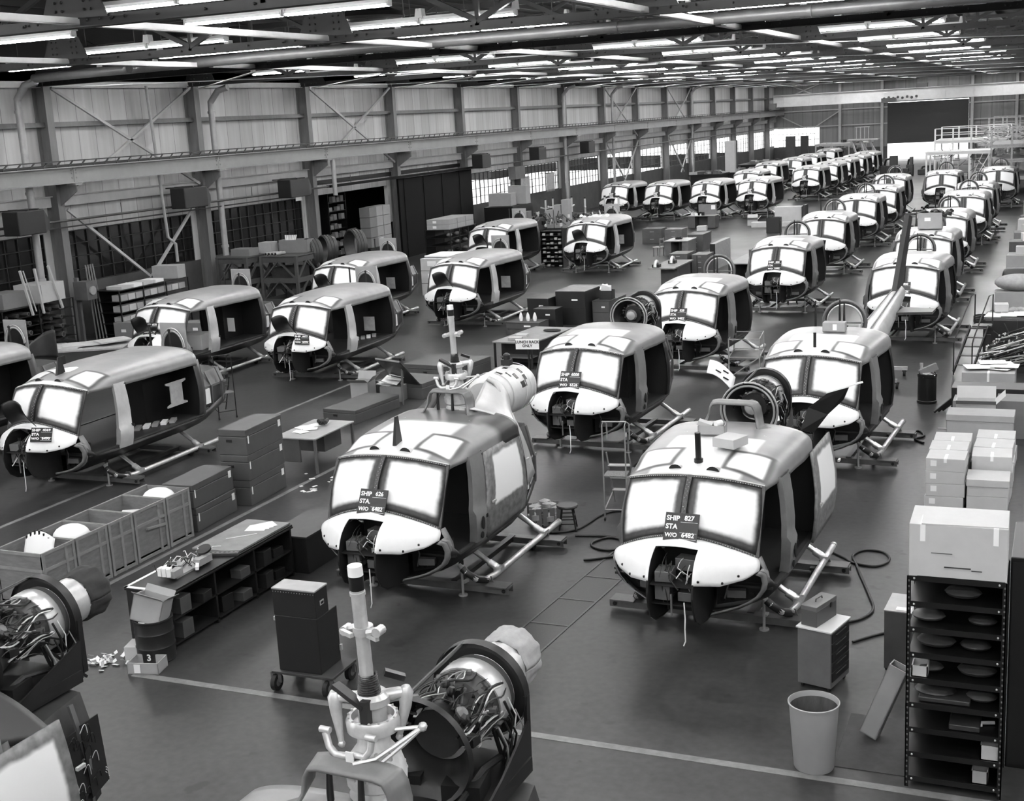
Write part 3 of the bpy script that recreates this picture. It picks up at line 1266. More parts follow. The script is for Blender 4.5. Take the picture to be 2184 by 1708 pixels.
    # chin frames
    for sg in (1, -1):
        b = MB()
        ctr = Vector((.62, .1, .92))
        outer = [Vector(p) for p in RING]
        inner = [ctr + (p - ctr) * (.87 if i < 5 else .84) + Vector((0, -.02, 0)) for i, p in enumerate(outer)]
        back = [p + Vector((.0, .1, 0)) for p in outer]
        for rows_ in ((inner, outer), (outer, back)):
            vs = [Vector((p.x * sg, p.y, p.z)) for rw in rows_ for p in rw]
            n = len(outer)
            b.add(vs, [(i, i + 1, n + i + 1, n + i) if sg == -1 else (n + i, n + i + 1, i + 1, i) for i in range(n - 1)])
        # door jamb from windshield foot down to the ring
        pl = [(.925, .39, 1.34), (1.02, .36, 1.2), (1.045, .44, 1.03), (1.06, .56, .92), (1.02, .58, 1.1), (.95, .5, 1.34)]
        b.add([(p[0] * sg, p[1], p[2]) for p in pl], [tuple(range(6)) if sg == 1 else tuple(reversed(range(6)))])
        for i in (2, 4, 6):
            b.ball((RING[i][0] * .985 * sg, RING[i][1] - .01, RING[i][2]), .016, 6, mi=1)
        b.build('chin_frame', ['ring_grey', 'black_inside'], t, smooth=40, solid=.014)
    # chin interior: pan and bulkhead with black discs for the shade in its lightening holes
    for sg in (1, -1):
        b = MB()
        b.plate([(sg * .31, .62, .56), (sg * .98, .62, .74), (sg * 1.0, .62, 1.15), (sg * .31, .62, 1.3)], .015, (0, 1, 0))
        for q in range(4):
            b.lathe([(.035, 0), (.035, .02)], (sg * (.4 + .13 * q), .60, .66 + .03 * q), (0, -1, 0), n=10, mi=1)
        b.box((sg * .6, .54, .78), (.24, .1, .1), rz=.2 * sg, mi=2)
        b.tube([(sg * .45, .5, .7), (sg * .5, .5, .9), (sg * .42, .55, 1.0)], .012, 5, mi=2)
        b.build('chin_bulkhead', ['dark_primer', 'black_inside', 'steel_grey'], t)
    # hull
    b = MB()
    b.loft(belly_sections(yr, long), mirror=True)
    b.build('hull', 'dark_primer', t, smooth=40, solid=.02)
    for sg in (1, -1):
        b = MB()
        b.bar((sg * 1.09, .6, .925), (sg * 1.11, yr, .915), .07, .03)
        b.build('door_sill', 'mid_dark', t)
    b = MB()
    b.plate([(-1.08, .5, .9), (1.08, .5, .9), (1.1, yr, .9), (-1.1, yr, .9)], .03, (0, 0, 1))
    b.box((0, .75, 1.1), (.4, .5, .4))
    b.box((0, .62, 1.48), (1.0, .25, .3))
    b.build('cabin_floor', mat('cabin_floor', 0.05, 0.5, var=.3, scale=8), t)
    # rear bulkhead following the roof
    pr = [roofpt(-1 + i / 10, 1, yr) + Vector((0, -.03, -.02)) for i in range(21)]
    side = [(sx(z) - .03, yr - .03, z) for z in (2.05, 1.8, 1.5, 1.2, .9)]
    poly = [Vector(p) for p in pr] + [Vector(p) for p in side] + [Vector((-p[0], p[1], p[2])) for p in reversed(side)]
    b = MB()
    b.plate(poly, .03, (0, 1, 0))
    if long:
        b.box((0, yr - .55, 1.55), (.75, 1.0, 1.3))
    else:
        b.box((0, yr - .3, 1.5), (.8, .5, 1.2))
    b.build('rear_bulkhead', 'black_inside', t)
    # rear side posts
    for sg in (1, -1):
        b = MB()
        zs = [2.17, 1.95, 1.7, 1.45, 1.2, 1.0, .88]
        b.loft([[(sg * sx(z), yr - .13, z) for z in zs], [(sg * (sx(z) + .008), yr, z) for z in zs], [(sg * (sx(z) - .02), yr + .12, z) for z in zs]])
        b.build('rear_post', 'mid_dark' if long else 'dark_primer', t, smooth=40, solid=.02)
    # door posts
    for sg in (1, -1):
        b = MB()
        if long:
            zs = [2.19, 1.9, 1.6, 1.3, 1.24, 1.0, .86]
            fr = lambda z: interp(z, [(.86, 1.3), (1.25, 1.3), (2.19, 1.44)])
            rr2 = lambda z: interp(z, [(.86, 1.69), (1.24, 1.7), (2.19, 1.76)])
        else:
            zs = [2.19, 1.9, 1.6, 1.45, 1.38, 1.1, .93]
            fr = lambda z: interp(z, [(.93, 1.06), (1.41, .98), (2.19, 1.23)])
            rr2 = lambda z: interp(z, [(.93, 1.36), (1.38, 1.33), (1.45, 1.42), (2.19, 1.63)])
        o_ = lambda z: (.05 if z < (1.25 if long else 1.4) else 0)
        b.loft([[(sg * (sx(z) - .09), fr(z) + .02, z) for z in zs], [(sg * (sx(z) - .01 + o_(z)), fr(z), z) for z in zs],
                [(sg * (sx(z) + .01 + o_(z)), (fr(z) + rr2(z)) / 2, z) for z in zs], [(sg * (sx(z) + o_(z)), rr2(z), z) for z in zs], [(sg * (sx(z) - .08), rr2(z), z) for z in zs]])
        if not long:
            for (y, z, ry, rz_) in ((1.17, 1.22, .045, .1), (1.17, 1.03, .045, .05)):
                q = [(sg * (sx(z) + .068), y + ry * math.cos(2 * PI * j / 14), z + rz_ * math.sin(2 * PI * j / 14)) for j in range(14)]
                b.plate(q, .012, (1, 0, 0), mi=1)
        b.box((sg * (sx(2.15) - .02), rr2(2.15), 2.13), (.05, .05, .05), mi=1)
        b.box((sg * (sx(1.25) + .03), rr2(1.25), 1.28), (.05, .05, .05), mi=1)
        b.build('door_post', ['bare_metal' if long else 'grey_panel', 'black_inside'], t, smooth=45)
    # header strips over the doors
    # aft body with engine deck
    b = MB()
    zt = 1.75 if long else 1.95
    y2 = yr + 1.45
    b.loft([[(.98, yr + .02, .95), (1.02, yr + .02, 1.5), (.85, yr + .02, zt), (0, yr + .02, zt + .02)],
            [(.92, yr + .6, 1.0), (.95, yr + .6, 1.45), (.75, yr + .6, zt), (0, yr + .6, zt + .02)],
            [(.7, y2, 1.1), (.7, y2, 1.4), (.55, y2, zt - .02), (0, y2, zt)]], mirror=True)
    b.add([(-.7, y2, 1.1), (.7, y2, 1.1), (.7, y2, 1.4), (.55, y2, zt - .02), (-.55, y2, zt - .02), (-.7, y2, 1.4)], [tuple(range(6))])
    ab = b.build('aft_body', 'mid_dark', t, smooth=30)
    for sg in (1, -1):
        b = MB()
        for y in (yr + .1, yr + .62, yr + 1.15):
            w = lerp(1.04, .78, (y - yr) / 1.4)
            b.bar((sg * w, y, 1.0), (sg * (w + .02), y, 1.45), .05, .03)
            b.bar((sg * (w + .02), y, 1.45), (sg * w * .86, y, zt + .01), .05, .03)
        b.bar((sg * 1.05, yr + .05, 1.46), (sg * .74, y2, 1.4), .03, .05)
        b.box((sg * 1.0, yr + .36, 1.25), (.04, .2, .34), mi=1)
        b.build('side_frame', ['steel_grey', 'paper'], ab)
    # landing gear
    for y in (1.85, 3.65 if not long else 3.9):
        b = MB()
        q = [(-1.12, y, .27), (-.98, y, .33), (-.8, y, .45), (-.62, y, .56), (-.4, y, .6), (.4, y, .6), (.62, y, .56), (.8, y, .45), (.98, y, .33), (1.12, y, .27)]
        b.tube(q, [.035, .04, .045, .045, .045, .045, .045, .045, .04, .035], 10)
        for sg in (1, -1):
            b.lathe([(.06, -.02), (.06, .12)], (sg * 1.06, y, .28), (sg * -.7, 0, .4), n=10)
            b.box((sg * 1.12, y, .26), (.12, .16, .06))
        b.build('cross_tube', 'tube_metal', t, smooth=40)
    for sg in (1, -1):
        b = MB()
        ye = 4.3 if not long else 4.6
        q = [(sg * .78, 1.18, .52), (sg * .9, 1.15, .42), (sg * 1.03, 1.22, .3), (sg * 1.1, 1.42, .23), (sg * 1.12, 1.7, .21), (sg * 1.12, ye, .22)]
        b.tube(q, [.03, .05, .05, .05, .05, .05], 10)
        b.tube([(sg * 1.12, ye - .02, .22), (sg * 1.12, ye + .04, .22)], .056, 10)
        b.tube([(sg * .84, 1.16, .47), (sg * .92, 1.155, .40), (sg * 1.04, 1.24, .29), (sg * 1.1, 1.44, .22)], .056, 10, mi=1)
        b.build('skid', ['tube_metal', 'dark_metal'], t, smooth=40)
    # open nose hatch door
    if hatch_open:
        b = MB()

        def hd(u, v):
            u = u * 2 - 1
            w = lerp(.30, .26, v)
            return Vector((w * u - .02 - .12 * v, .02 - .30 * math.sin(v * 1.9) * .6 - .1 * u * u * .6, 1.66 + .46 * v - .05 * u * u + .04 * math.cos(u * 1.5)))
        b.grid(hd, 10, 10)
        b.build('nose_hatch', 'black_paint', t, smooth=60, solid=.012)
    return t


def add_ring(t, long=False):
    """engine intake ring and control rods standing behind the cabin roof"""
    b = MB()
    if long:
        y, x = 5.0, -.15
        b.plate([(x - .36, y, 1.78), (x + .36, y, 1.78), (x + .36, y, 2.86), (x - .36, y, 2.86)], .03, (0, 1, 0))
        pl = [(x + .27 * math.cos(a * PI / 12), y - .025, 2.28 + .36 * math.sin(a * PI / 12)) for a in range(13)] + [(x - .27, y - .025, 1.8), (x + .27, y - .025, 1.8)]
        b.plate(pl, .02, (0, 1, 0), mi=1)
        b.tube([(x + .29 * math.cos(a * PI / 12), y - .05, 2.28 + .39 * math.sin(a * PI / 12)) for a in range(13)], .025, 6)
        b.tube([(x + .33 * math.cos(a * PI / 12), y - .06, 2.3 + .44 * math.sin(a * PI / 12)) for a in range(13)], .012, 6, mi=2)
        b.build('intake_baffle', ['steel_light', 'black_inside', 'light_metal'], t, smooth=40)
        b = MB()
        for x2, h in ((-.5, 2.85), (.05, 2.75)):
            b.tube([(x2, 4.6, 1.8), (x2, 4.6, h)], .025, 6)
            b.ball((x2, 4.6, h), .04, 6)
        b.build('control_rod', 'dark_metal', t)
        return
    y = 3.75
    c = Vector((0, y, 2.46))
    for r, w, mi in ((.44, .035, 0), (.36, .02, 1)):
        b.tube([c + Vector((r * math.cos(a * PI / 16), 0, r * math.sin(a * PI / 16))) for a in range(-4, 21)], w, 8, mi=mi)
    b.lathe([(.44, 0), (.43, .08), (.36, .1)], c, (0, 1, 0), n=28, mi=0, cap=False)
    b.tube([c + Vector((-.4, 0, -.02)), c + Vector((.4, 0, -.02))], .02, 6, mi=0)
    b.build('intake_ring', ['steel_grey', 'light_metal'], t, smooth=40)
    b = MB()
    for x, h in ((-.02, 2.98), (.07, 2.92), (-.52, 2.95)):
        b.tube([(x, 3.35, 1.95), (x, 3.35, h - .3), (x, 3.35, h)], [.025, .025, .014], 6)
    b.box((0, 3.35, 2.42), (.3, .05, .05))
    b.build('control_rod', 'dark_metal', t, smooth=40)


def add_arch(t):
    b = MB()
    path = []
    prof = [(-.50, 2.46), (-.40, 2.5), (-.36, 2.62), (-.34, 2.74), (-.30, 2.81), (-.22, 2.83), (.22, 2.83), (.30, 2.81), (.34, 2.74), (.36, 2.62), (.40, 2.5), (.50, 2.46)]

    def fn(u, v):
        f = u * (len(prof) - 1)
        i = min(int(f), len(prof) - 2)
        p = vlerp((prof[i][0], prof[i][1], 0), (prof[i + 1][0], prof[i + 1][1], 0), f - i)
        low = max(0, (2.62 - p.y)) * 2.2
        return Vector((p.x * (1 + .12 * v), 2.62 - low * .35 + .2 * v, p.y + .02 * v))
    b.grid(fn, 44, 4)
    b.build('pylon_fairing', 'grey_panel', t, smooth=60, solid=.025)


def add_mast(t, detail=True):
    r_ = random.Random(11)
    b = MB()
    b.lathe([(.17, 1.9), (.185, 2.2), (.17, 2.3), (.2, 2.33), (.2, 2.5), (.17, 2.55), (.21, 2.58), (.215, 2.66), (.18, 2.78), (.12, 2.86), (.1, 3.0)], (0, 3.02, 0), n=24)
    for i in range(14):
        a = i * 2 * PI / 14
        b.ball((.195 * math.cos(a), 3.02 + .195 * math.sin(a), 2.345), .013, 5)
        b.ball((.21 * math.cos(a), 3.02 + .21 * math.sin(a), 2.67), .013, 5)
    b.box((.17, 2.86, 2.45), (.1, .1, .16))
    b.box((-.2, 2.9, 2.25), (.1, .1, .3), rz=.4)
    g = b.build('gearbox', mat('gearbox_paint', 0.66, 0.4, var=.15, scale=9), t, smooth=35)
    b = MB()
    b.tube([(0, 3.02, 2.85), (0, 2.97, 4.0)], .048, 18)
    b.tube([(0, 2.97, 4.0), (0, 2.968, 4.06)], .051, 18, mi=1)
    b.tube([(0, 2.968, 4.06), (0, 2.966, 4.1)], .051, 18, mi=1)
    b.tube([(0, 2.966, 4.1), (0, 2.963, 4.17)], [.052, .05], 18, mi=2)
    b.tube([(0, 2.972, 3.96), (0, 2.97, 3.985)], .054, 18)
    m_ = b.build('mast', ['light_metal', 'black_paint', 'white_paint'], t, smooth=50)
    b = MB()
    b.tube([(0, 3.0, 3.67), (0, 3.0, 3.73)], .07, 14)
    for sg in (1, -1):
        b.tube([(sg * .06, 3.0 - sg * .03, 3.7), (sg * .17, 3.0 - sg * .06, 3.7 + sg * .04)], .028, 8)
        b.tube([(sg * .17, 2.95 - sg * .06, 3.7 + sg * .04), (sg * .17, 3.03 - sg * .06, 3.7 + sg * .04)], .034, 10)
        b.box((sg * .1, 2.95, 3.68), (.12, .03, .03), rz=-.4)
    b.build('stabilizer_clamp', 'light_metal', m_, smooth=40)
    b = MB()
    for i in range(9):
        z = 3.24 + i * .016
        b.lathe([(.082 - i * .002, 0), (.07 - i * .002, .008), (.082 - i * .002, .016)], (0, 3.01, z), n=16, cap=False)
    b.build('boot', 'mid_dark', m_, smooth=30)
    # rotor hub controls
    b = MB()
    c = Vector((0, 3.03, 2.98))
    b.lathe([(.15, -.08), (.185, -.07), (.19, .0), (.175, .03), (.15, .03), (.14, -.02), (.1, -.04)], c, n=32, cap=False)
    b.lathe([(.1, -.1), (.1, .1), (.13, .12), (.13, .17), (.1, .2)], c, n=20)
    for k in range(16):
        a = k * PI / 8
        b.ball(c + Vector((.17 * math.cos(a), .17 * math.sin(a), .035)), .01, 5)
    hub_b = b.build('swashplate', 'light_metal', t, smooth=40)
    hub_b.location.z = .06
    for k, (x, y) in enumerate(((-.23, 2.93), (.2, 3.16))):
        b = MB()
        b.tube([(x * .35, lerp(3.02, y, .35), 3.14), (x * .8, lerp(3.02, y, .8), 3.15), (x, y, 3.14)], [.045, .04, .04], 10)
        b.tube([(x, y, 3.19), (x, y, 3.15), (x * .97, y - .01, 3.05), (x * .85, y - .03, 2.92), (x * .75, y - .05, 2.83)], [.03, .052, .042, .028, .018], 12)
        b.ball((x * .75, y - .05, 2.83), .028, 8)
        b.build('scissors_lever', 'light_metal', t, smooth=50).location.z = .06
    b = MB()
    b.bar((-.24, 2.96, 3.22), (.03, 2.9, 3.12), .07, .035)
    b.bar((.03, 2.9, 3.17), (.03, 2.9, 3.0), .06, .06)
    b.bar((.05, 3.14, 3.28), (.16, 3.22, 3.22), .06, .04)
    hub_b = b.build('stop_bar', 'dark_metal', t)
    hub_b.location.z = .06
    b = MB()
    yk = [(-.27, 2.84, 2.92), (-.235, 2.82, 2.83), (-.17, 2.8, 2.79), (-.08, 2.79, 2.8), (0, 2.79, 2.82), (.06, 2.8, 2.81), (.1, 2.81, 2.86), (.11, 2.82, 2.93)]
    b.tube(yk, .026, 8)
    for q in (yk[0], yk[-1]):
        b.tube([(q[0] - .04, q[1], q[2] + .02), (q[0] + .04, q[1], q[2] + .02)], .024, 8)
    hub_b = b.build('yoke', 'light_metal', t, smooth=50)
    hub_b.location.z = .06
    b = MB()
    for dz in (0, .06):
        b.tube([(.0, 2.74, 2.72 + dz), (.13, 2.82, 2.74 + dz), (.27, 2.97, 2.86 + dz * .5), (.36, 3.08, 2.95)], .016, 6)
    for f in (.1, .25, .4):
        b.bar((.0 + f * .5, 2.74 + f * .4, 2.72 + f * .1), (.0 + f * .5, 2.74 + f * .4, 2.8 + f * .1), .02)
    b.tube([(.36, 3.08, 2.95), (.14, 3.0, 2.93)], .014, 6)
    b.ball((.36, 3.08, 2.95), .035, 8)
    hub_b = b.build('collective_lever', 'light_metal', t, smooth=50)
    hub_b.location.z = .06
    b = MB()
    b.box((-.03, 2.755, 2.77), (.06, .012, .17))
    hub_b = b.build('paper_tag', 'paper', t)
    hub_b.location.z = .06
    for x, y in ((-.25, 2.8), (.03, 2.76)):
        b = MB()
        b.tube([(x, y + .02, 2.8), (x, y, 2.55), (x + .01, y, 2.1)], [.018, .026, .026], 8)
        b.build('control_tube', 'dark_metal', t, smooth=50)


def add_engine(t, y0=3.62, z=2.5, tilt=.05, cover='cloth_light', pipe=True, x0=0.0):
    """turbine: intake cone, accessories, combustor, fire ring, exhaust with tied cloth cover"""
    r_ = random.Random(21)
    ax = Vector((0, 1, tilt)).normalized()
    O = Vector((x0, y0, z))
    P_ = lambda d, rad=0, ang=0: O + ax * d + Vector((rad * math.cos(ang), 0, rad * math.sin(ang)))
    b = MB()
    b.lathe([(.43, -.05), (.44, 0), (.42, .02), (.36, .06), (.27, .2), (.24, .3)], O, ax, n=36, cap=False)
    b.build('intake_cone', 'dark_metal', t, smooth=40)
    b = MB()
    b.lathe([(.2, .25), (.2, .55), (.27, .6), (.29, .68), (.29, .74)], O, ax, n=32)
    b.lathe([(.305, .74), (.315, .78), (.315, .9), (.305, .92)], O, ax, n=32, mi=1)
    b.lathe([(.30, .92), (.302, .98), (.29, 1.0)], O, ax, n=32, mi=2)
    b.lathe([(.25, 1.0), (.235, 1.06), (.225, 1.5), (.225, 1.55)], O, ax, n=32, mi=3)
    e = b.build('engine', ['mid_dark', 'light_metal', 'steel_grey', 'light_metal'], t, smooth=40)
    b = MB()
    c = P_(.98)
    b.lathe([(.36, 0), (.40, .0), (.40, .03), (.36, .03)], c, ax, n=40, cap=False)
    b.lathe([(.36, .0), (.3, .01)], c, ax, n=40, cap=False)
    b.lathe([(.41, -.03), (.41, .06)], c, ax, n=40, cap=False)
    for sg in (1, -1):
        b.bar(P_(1.0, .40, 0 if sg > 0 else PI), P_(1.0) + Vector((sg * .38, .02, -.55)), .03, .06)
        b.bar(P_(.6) + Vector((sg * .3, 0, -.1)), P_(.75) + Vector((sg * .34, 0, -.62)), .025)
        b.bar(P_(.6) + Vector((sg * .3, 0, -.1)), P_(1.05) + Vector((sg * .36, 0, -.62)), .025)
    b.build('fire_ring', 'dark_metal', e, smooth=40)
    b = MB()
    for i in range(60):
        a = r_.uniform(0, PI * 1.15) - .1
        d = r_.uniform(.2, .72)
        rad = r_.uniform(.2, .31)
        s = r_.uniform(.02, .065)
        p = P_(d, rad, a)
        k = i % 4
        if k == 0:
            b.box(p, (s * 1.6, s * 2, s), rz=r_.uniform(0, 3), mi=i % 3)
        elif k == 1:
            q = p + Vector((r_.uniform(-.1, .1), r_.uniform(-.12, .12), r_.uniform(-.06, .06)))
            b.tube([p, q], s * .6, 7, mi=(i // 2) % 3)
        elif k == 2:
            b.ball(p, s * .8, 6, mi=(i // 3) % 3)
        else:
            b.lathe([(s, 0), (s * 1.1, .02), (s * .7, .05)], p, (math.cos(a), .2, math.sin(a)), n=8, mi=(i // 2) % 3)
    b.build('accessories', ['dark_metal', 'steel_grey', 'black_paint'], e, smooth=35)
    b = MB()
    for i in range(40):
        a = r_.uniform(-.5, PI + .4)
        pts = []
        d = r_.uniform(.1, .4)
        L, tw, w = r_.uniform(.25, .6), r_.uniform(-.6, .6), r_.uniform(0, 6)
        rad = r_.uniform(.26, .33)
        for j in range(10):
            f = j / 9
            pts.append(P_(d + L * f, rad + .03 * math.sin(w + 5 * f), a + tw * f + .1 * math.sin(w + 7 * f)))
        b.tube(pts, r_.choice((.005, .007, .01)), 6, mi=(0, 0, 3, 2, 0, 1, 0, 3)[i % 8])
    for i in range(9):
        a = r_.choice((-.3, -.1, .2, PI + .2))
        p = P_(r_.uniform(.5, 1.0), .34, a)
        b.tube([p, p + Vector((.05 * math.cos(a), .03, -.15)), p + Vector((r_.uniform(-.05, .08), r_.uniform(-.1, .1), -.35)), p + Vector((r_.uniform(-.05, .05), r_.uniform(-.15, .1), -.55))], r_.choice((.006, .009, .012)), 6, mi=(0, 2, 0, 1, 0, 3)[i % 6])
    if pipe:
        b.tube([P_(-.05, .43, 1.75), P_(.99, .40, 1.9)], .016, 6, mi=3)
    b.build('piping', ['cable', 'wire_white', 'steel_light', 'mid_dark'], e, smooth=40)
    b = MB()
    b.box((x0, y0 + .38, z - .47), (.96, 1.0, .12))
    for sg in (1, -1):
        b.plate([(x0 + sg * .5, y0 - .3, z - .5), (x0 + sg * .46, y0 + .9, z - .5), (x0 + sg * .42, y0 + .96, z - .15), (x0 + sg * .5, y0 + .3, z - .3)], .02, (1, 0, 0))
        b.box((x0 + sg * .25, y0 + .2, z - .34), (.3, .3, .14), rz=.2)
        b.tube([(x0 + sg * .3, y0 - .1, z - .38), (x0 + sg * .34, y0 + .3, z - .25), (x0 + sg * .3, y0 + .8, z - .36)], .03, 8)
    b.build('engine_deck', 'dark_primer', t, smooth=30)
    if not cover:
        b = MB()
        c_ = P_(-.03)
        for r in (.435, .385):
            b.tube([c_ + Vector((r * math.cos(a * PI / 18), 0, r * math.sin(a * PI / 18))) for a in range(36)], .018, 6, closed=True)
        b.lathe([(.13, .0), (.1, -.06), (.03, -.08)], P_(.16), ax, n=14)
        b.build('intake_rim', 'steel_light', t, smooth=40)
    if cover:
        b = MB()

        def cv(u, v):
            a = u * 2 * PI
            rad = interp(v, [(0, .23), (.12, .24), (.2, .25), (.7, .255), (.85, .24), (.95, .15), (1, .0)])
            rad *= 1 + (.03 * math.sin(a * 9 + v * 5) + .02 * math.sin(a * 17)) * (1 if v < .9 else .3)
            return P_(1.36 + .33 * v ** .8, rad, a)
        b.grid(cv, 60, 12)
        b.build('exhaust_cover', cover, e, smooth=60, solid=.004)


def add_tail_pipe_cowl(t):
    """pale engine cowling with louvre slots, pylon side fairing and the opened dark side cowl"""
    ax = Vector((0, 1, -.02)).normalized()
    O = Vector((0.1, 3.75, 2.44))
    b = MB()
    b.lathe([(.30, 0), (.37, .1), (.40, .3), (.41, 1.0), (.385, 1.3), (.36, 1.32), (.34, 1.5), (.2, 1.52)], O, ax, n=36)
    for d in (.36, .9, 1.12, 1.3):
        b.lathe([(.412, d), (.418, d + .015), (.412, d + .03)], O, ax, n=36, cap=False)
    for d, a, L, w in ((.42, 1.3, .02, .02), (.47, 1.3, .02, .02), (.72, .8, .02, .02), (.77, .8, .02, .02), (.86, .35, .2, .11), (.84, 1.45, .09, .08), (1.0, .95, .02, .02), (1.05, .95, .02, .02), (1.0, .6, .1, .1), (.6, 1.0, .02, .02)):
        p = O + ax * d + Vector((.405 * math.cos(a), 0, .405 * math.sin(a)))
        R_ = Matrix.Rotation(PI / 2 - a, 3, 'Y')
        b.box(p, (max(w, .12) if L < .05 else w, max(L, .02), .012), rot=R_, mi=1)
    b.box((.12, 4.75, 2.9), (.16, .14, .1), mi=1)
    b.lathe([(.06, 0), (.06, .1), (.03, .13)], (.12, 4.75, 2.93), n=10, mi=1)
    b.build('engine_cowl', [mat('cowl_pale', 0.66, 0.4, .15, var=.08, scale=4), 'dark_metal'], t, smooth=40)
    b = MB()

    def fr(u, v):
        p0 = Vector((.40, 2.62, 2.56)).lerp(Vector((1.04, 2.94, 2.24)), v)
        a = lerp(1.25, -.35, v)
        p1 = Vector((.1 + .43 * math.cos(a), 3.75 + .15 * v, 2.44 + .43 * math.sin(a)))
        s = u * u * (3 - 2 * u)
        p = p0.lerp(p1, u)
        p.z = lerp(p0.z, p1.z, s)
        p.z += .05 * math.sin(PI * v) * (1 - u)
        return p
    b.grid(fr, 16, 16)
    b.grid(lambda u, v: fr(u, 1).lerp(Vector((lerp(1.12, .9, u), lerp(2.98, 3.9, u), 1.2)), v) + Vector((.05 * math.sin(PI * v), 0, 0)), 10, 8)
    b.tube([(.3, 3.55, 2.86), (.42, 3.55, 2.8), (.5, 3.55, 2.66), (.54, 3.5, 2.46)], .03, 8)
    b.build('pylon_side_panel', 'bare_metal', t, smooth=50, solid=.015)
    b = MB()

    def oc(u, v):
        y = lerp(2.75, 4.2, u)
        return Vector((-.62 - .5 * v + .1 * math.sin(u * 3), y - .1 * v, 2.36 + interp(u, [(0, .02), (.3, .06), (.5, .3), (.7, .42), (1, .46)]) * (1 - v) + .06 * math.sin(v * 3) - .12 * v))
    b.grid(oc, 18, 10)
    b.tube([(-1.1, 2.65, 2.28), (-1.12, 2.65, 1.6)], .03, 6)
    b.build('open_cowl', 'dark_primer', t, smooth=60, solid=.02)


def cargo_door(t, dy=0.0, dx=0.02):
    b = MB()

    def fn(u, v):
        z = lerp(.86, 2.16, v)
        return Vector((sx(z) + dx, lerp(interp(z, [(.86, 1.52), (1.0, 1.42), (1.38, 1.37), (1.45, 1.44), (2.19, 1.64)]), 2.9, u) + dy, z))
    b.grid(fn, 8, 12, uvs=True)
    d = b.build('cargo_door', WD, t, smooth=60, solid=.03)
    b = MB()
    b.box((sx(1.5) + dx + .03, 1.62 + dy, 1.42), (.03, .1, .03))
    b.box((sx(1.5) + dx + .03, 2.93 + dy, 1.72), (.03, .1, .03))
    b.build('door_handle', 'light_metal', d)


def blade_antenna(t, x, y, z, h=.42, w=.1):
    b = MB()
    b.loft([[(x - .03, y - w, z), (x, y - w * 1.2, z), (x + .03, y - w, z), (x + .03, y + w, z), (x, y + w * 1.2, z), (x - .03, y + w, z), (x - .03, y - w, z)],
            [(x - .012, y - w * .2, z + h), (x, y - w * .3, z + h), (x + .012, y - w * .2, z + h), (x + .012, y + w * .55, z + h), (x, y + w * .65, z + h), (x - .012, y + w * .55, z + h), (x - .012, y - w * .2, z + h)]])
    n = len(b.v)
    b.f.append(tuple(range(n - 7, n - 1)))
    b.m.append(0)
    b.build('blade_antenna', 'black_paint', t, smooth=30)


def add_tag(t, x, y, z, w, h, m='paper'):
    b = MB()
    b.box((x, y, z), (w, .01, h))
    b.build('hanging_sheet', m, t)


# ---- placards standing against the windshields
def placard(t, lines, w=.36, right=False, label='', group=None, small=False):
    """t: fuselage it leans on"""
    h = w * .82
    if right:
        c_, du, dv = nose(.47, .47), nose(.50, .47) - nose(.44, .47), nose(.47, .44) - nose(.47, .50)
        X = du.normalized()
        N = X.cross(dv).normalized()
        if N.y > 0:
            N = -N
        Y = N.cross(X)
        p = c_ + N * .03
        L3 = Matrix((X, Y, N)).transposed() @ Matrix.Rotation(.12, 3, 'Z')
    else:
        p = Vector((0.0, .13, 1.76))
        L3 = Matrix.Rotation(1.06, 3, 'X')
    Rz = Matrix.Rotation(t.rotation_euler.z, 3, 'Z')
    o = thing('sign_board', label, 'sign', t.location + Rz @ p, 0, group)
    o.rotation_euler = (Rz @ L3).to_euler()
    b = MB()
    b.box((0, 0, .0), (w, h, .012))
    b.build('board', 'black_paint', o)
    if not small:
        for i, (a, c) in enumerate(lines):
            y = h * (.3 - .3 * i)
            text(a, w * (.2 if '/' not in a else .17), o, (-w * .46, y, .009), (0, 0, 0), 'white_paint')
            if c:
                text(c, w * .19, o, (w * .03 if len(c) > 3 else w * .07, y + h * .02, .009), (0, 0, 0), 'white_paint', name='written_number')
        b = MB()
        b.box((w * .22, h * .18, .008), (w * .5, .004, .004))
        b.box((w * .22, -h * .42, .008), (w * .5, .004, .004))
        b.box((w * .22, -h * .2, .008), (w * .5, .003, .004))
        b.build('rule_line', 'white_paint', o)
    else:
        for i, (a, c) in enumerate(lines):
            text(a, w * .3, o, (-w * .44, h * (.28 - .3 * i), .009), (0, 0, 0), 'white_paint')
    return o


# ---- dolly under each fuselage
mat('beam_steel', 0.16, 0.45, 0.2, var=.2, scale=4)


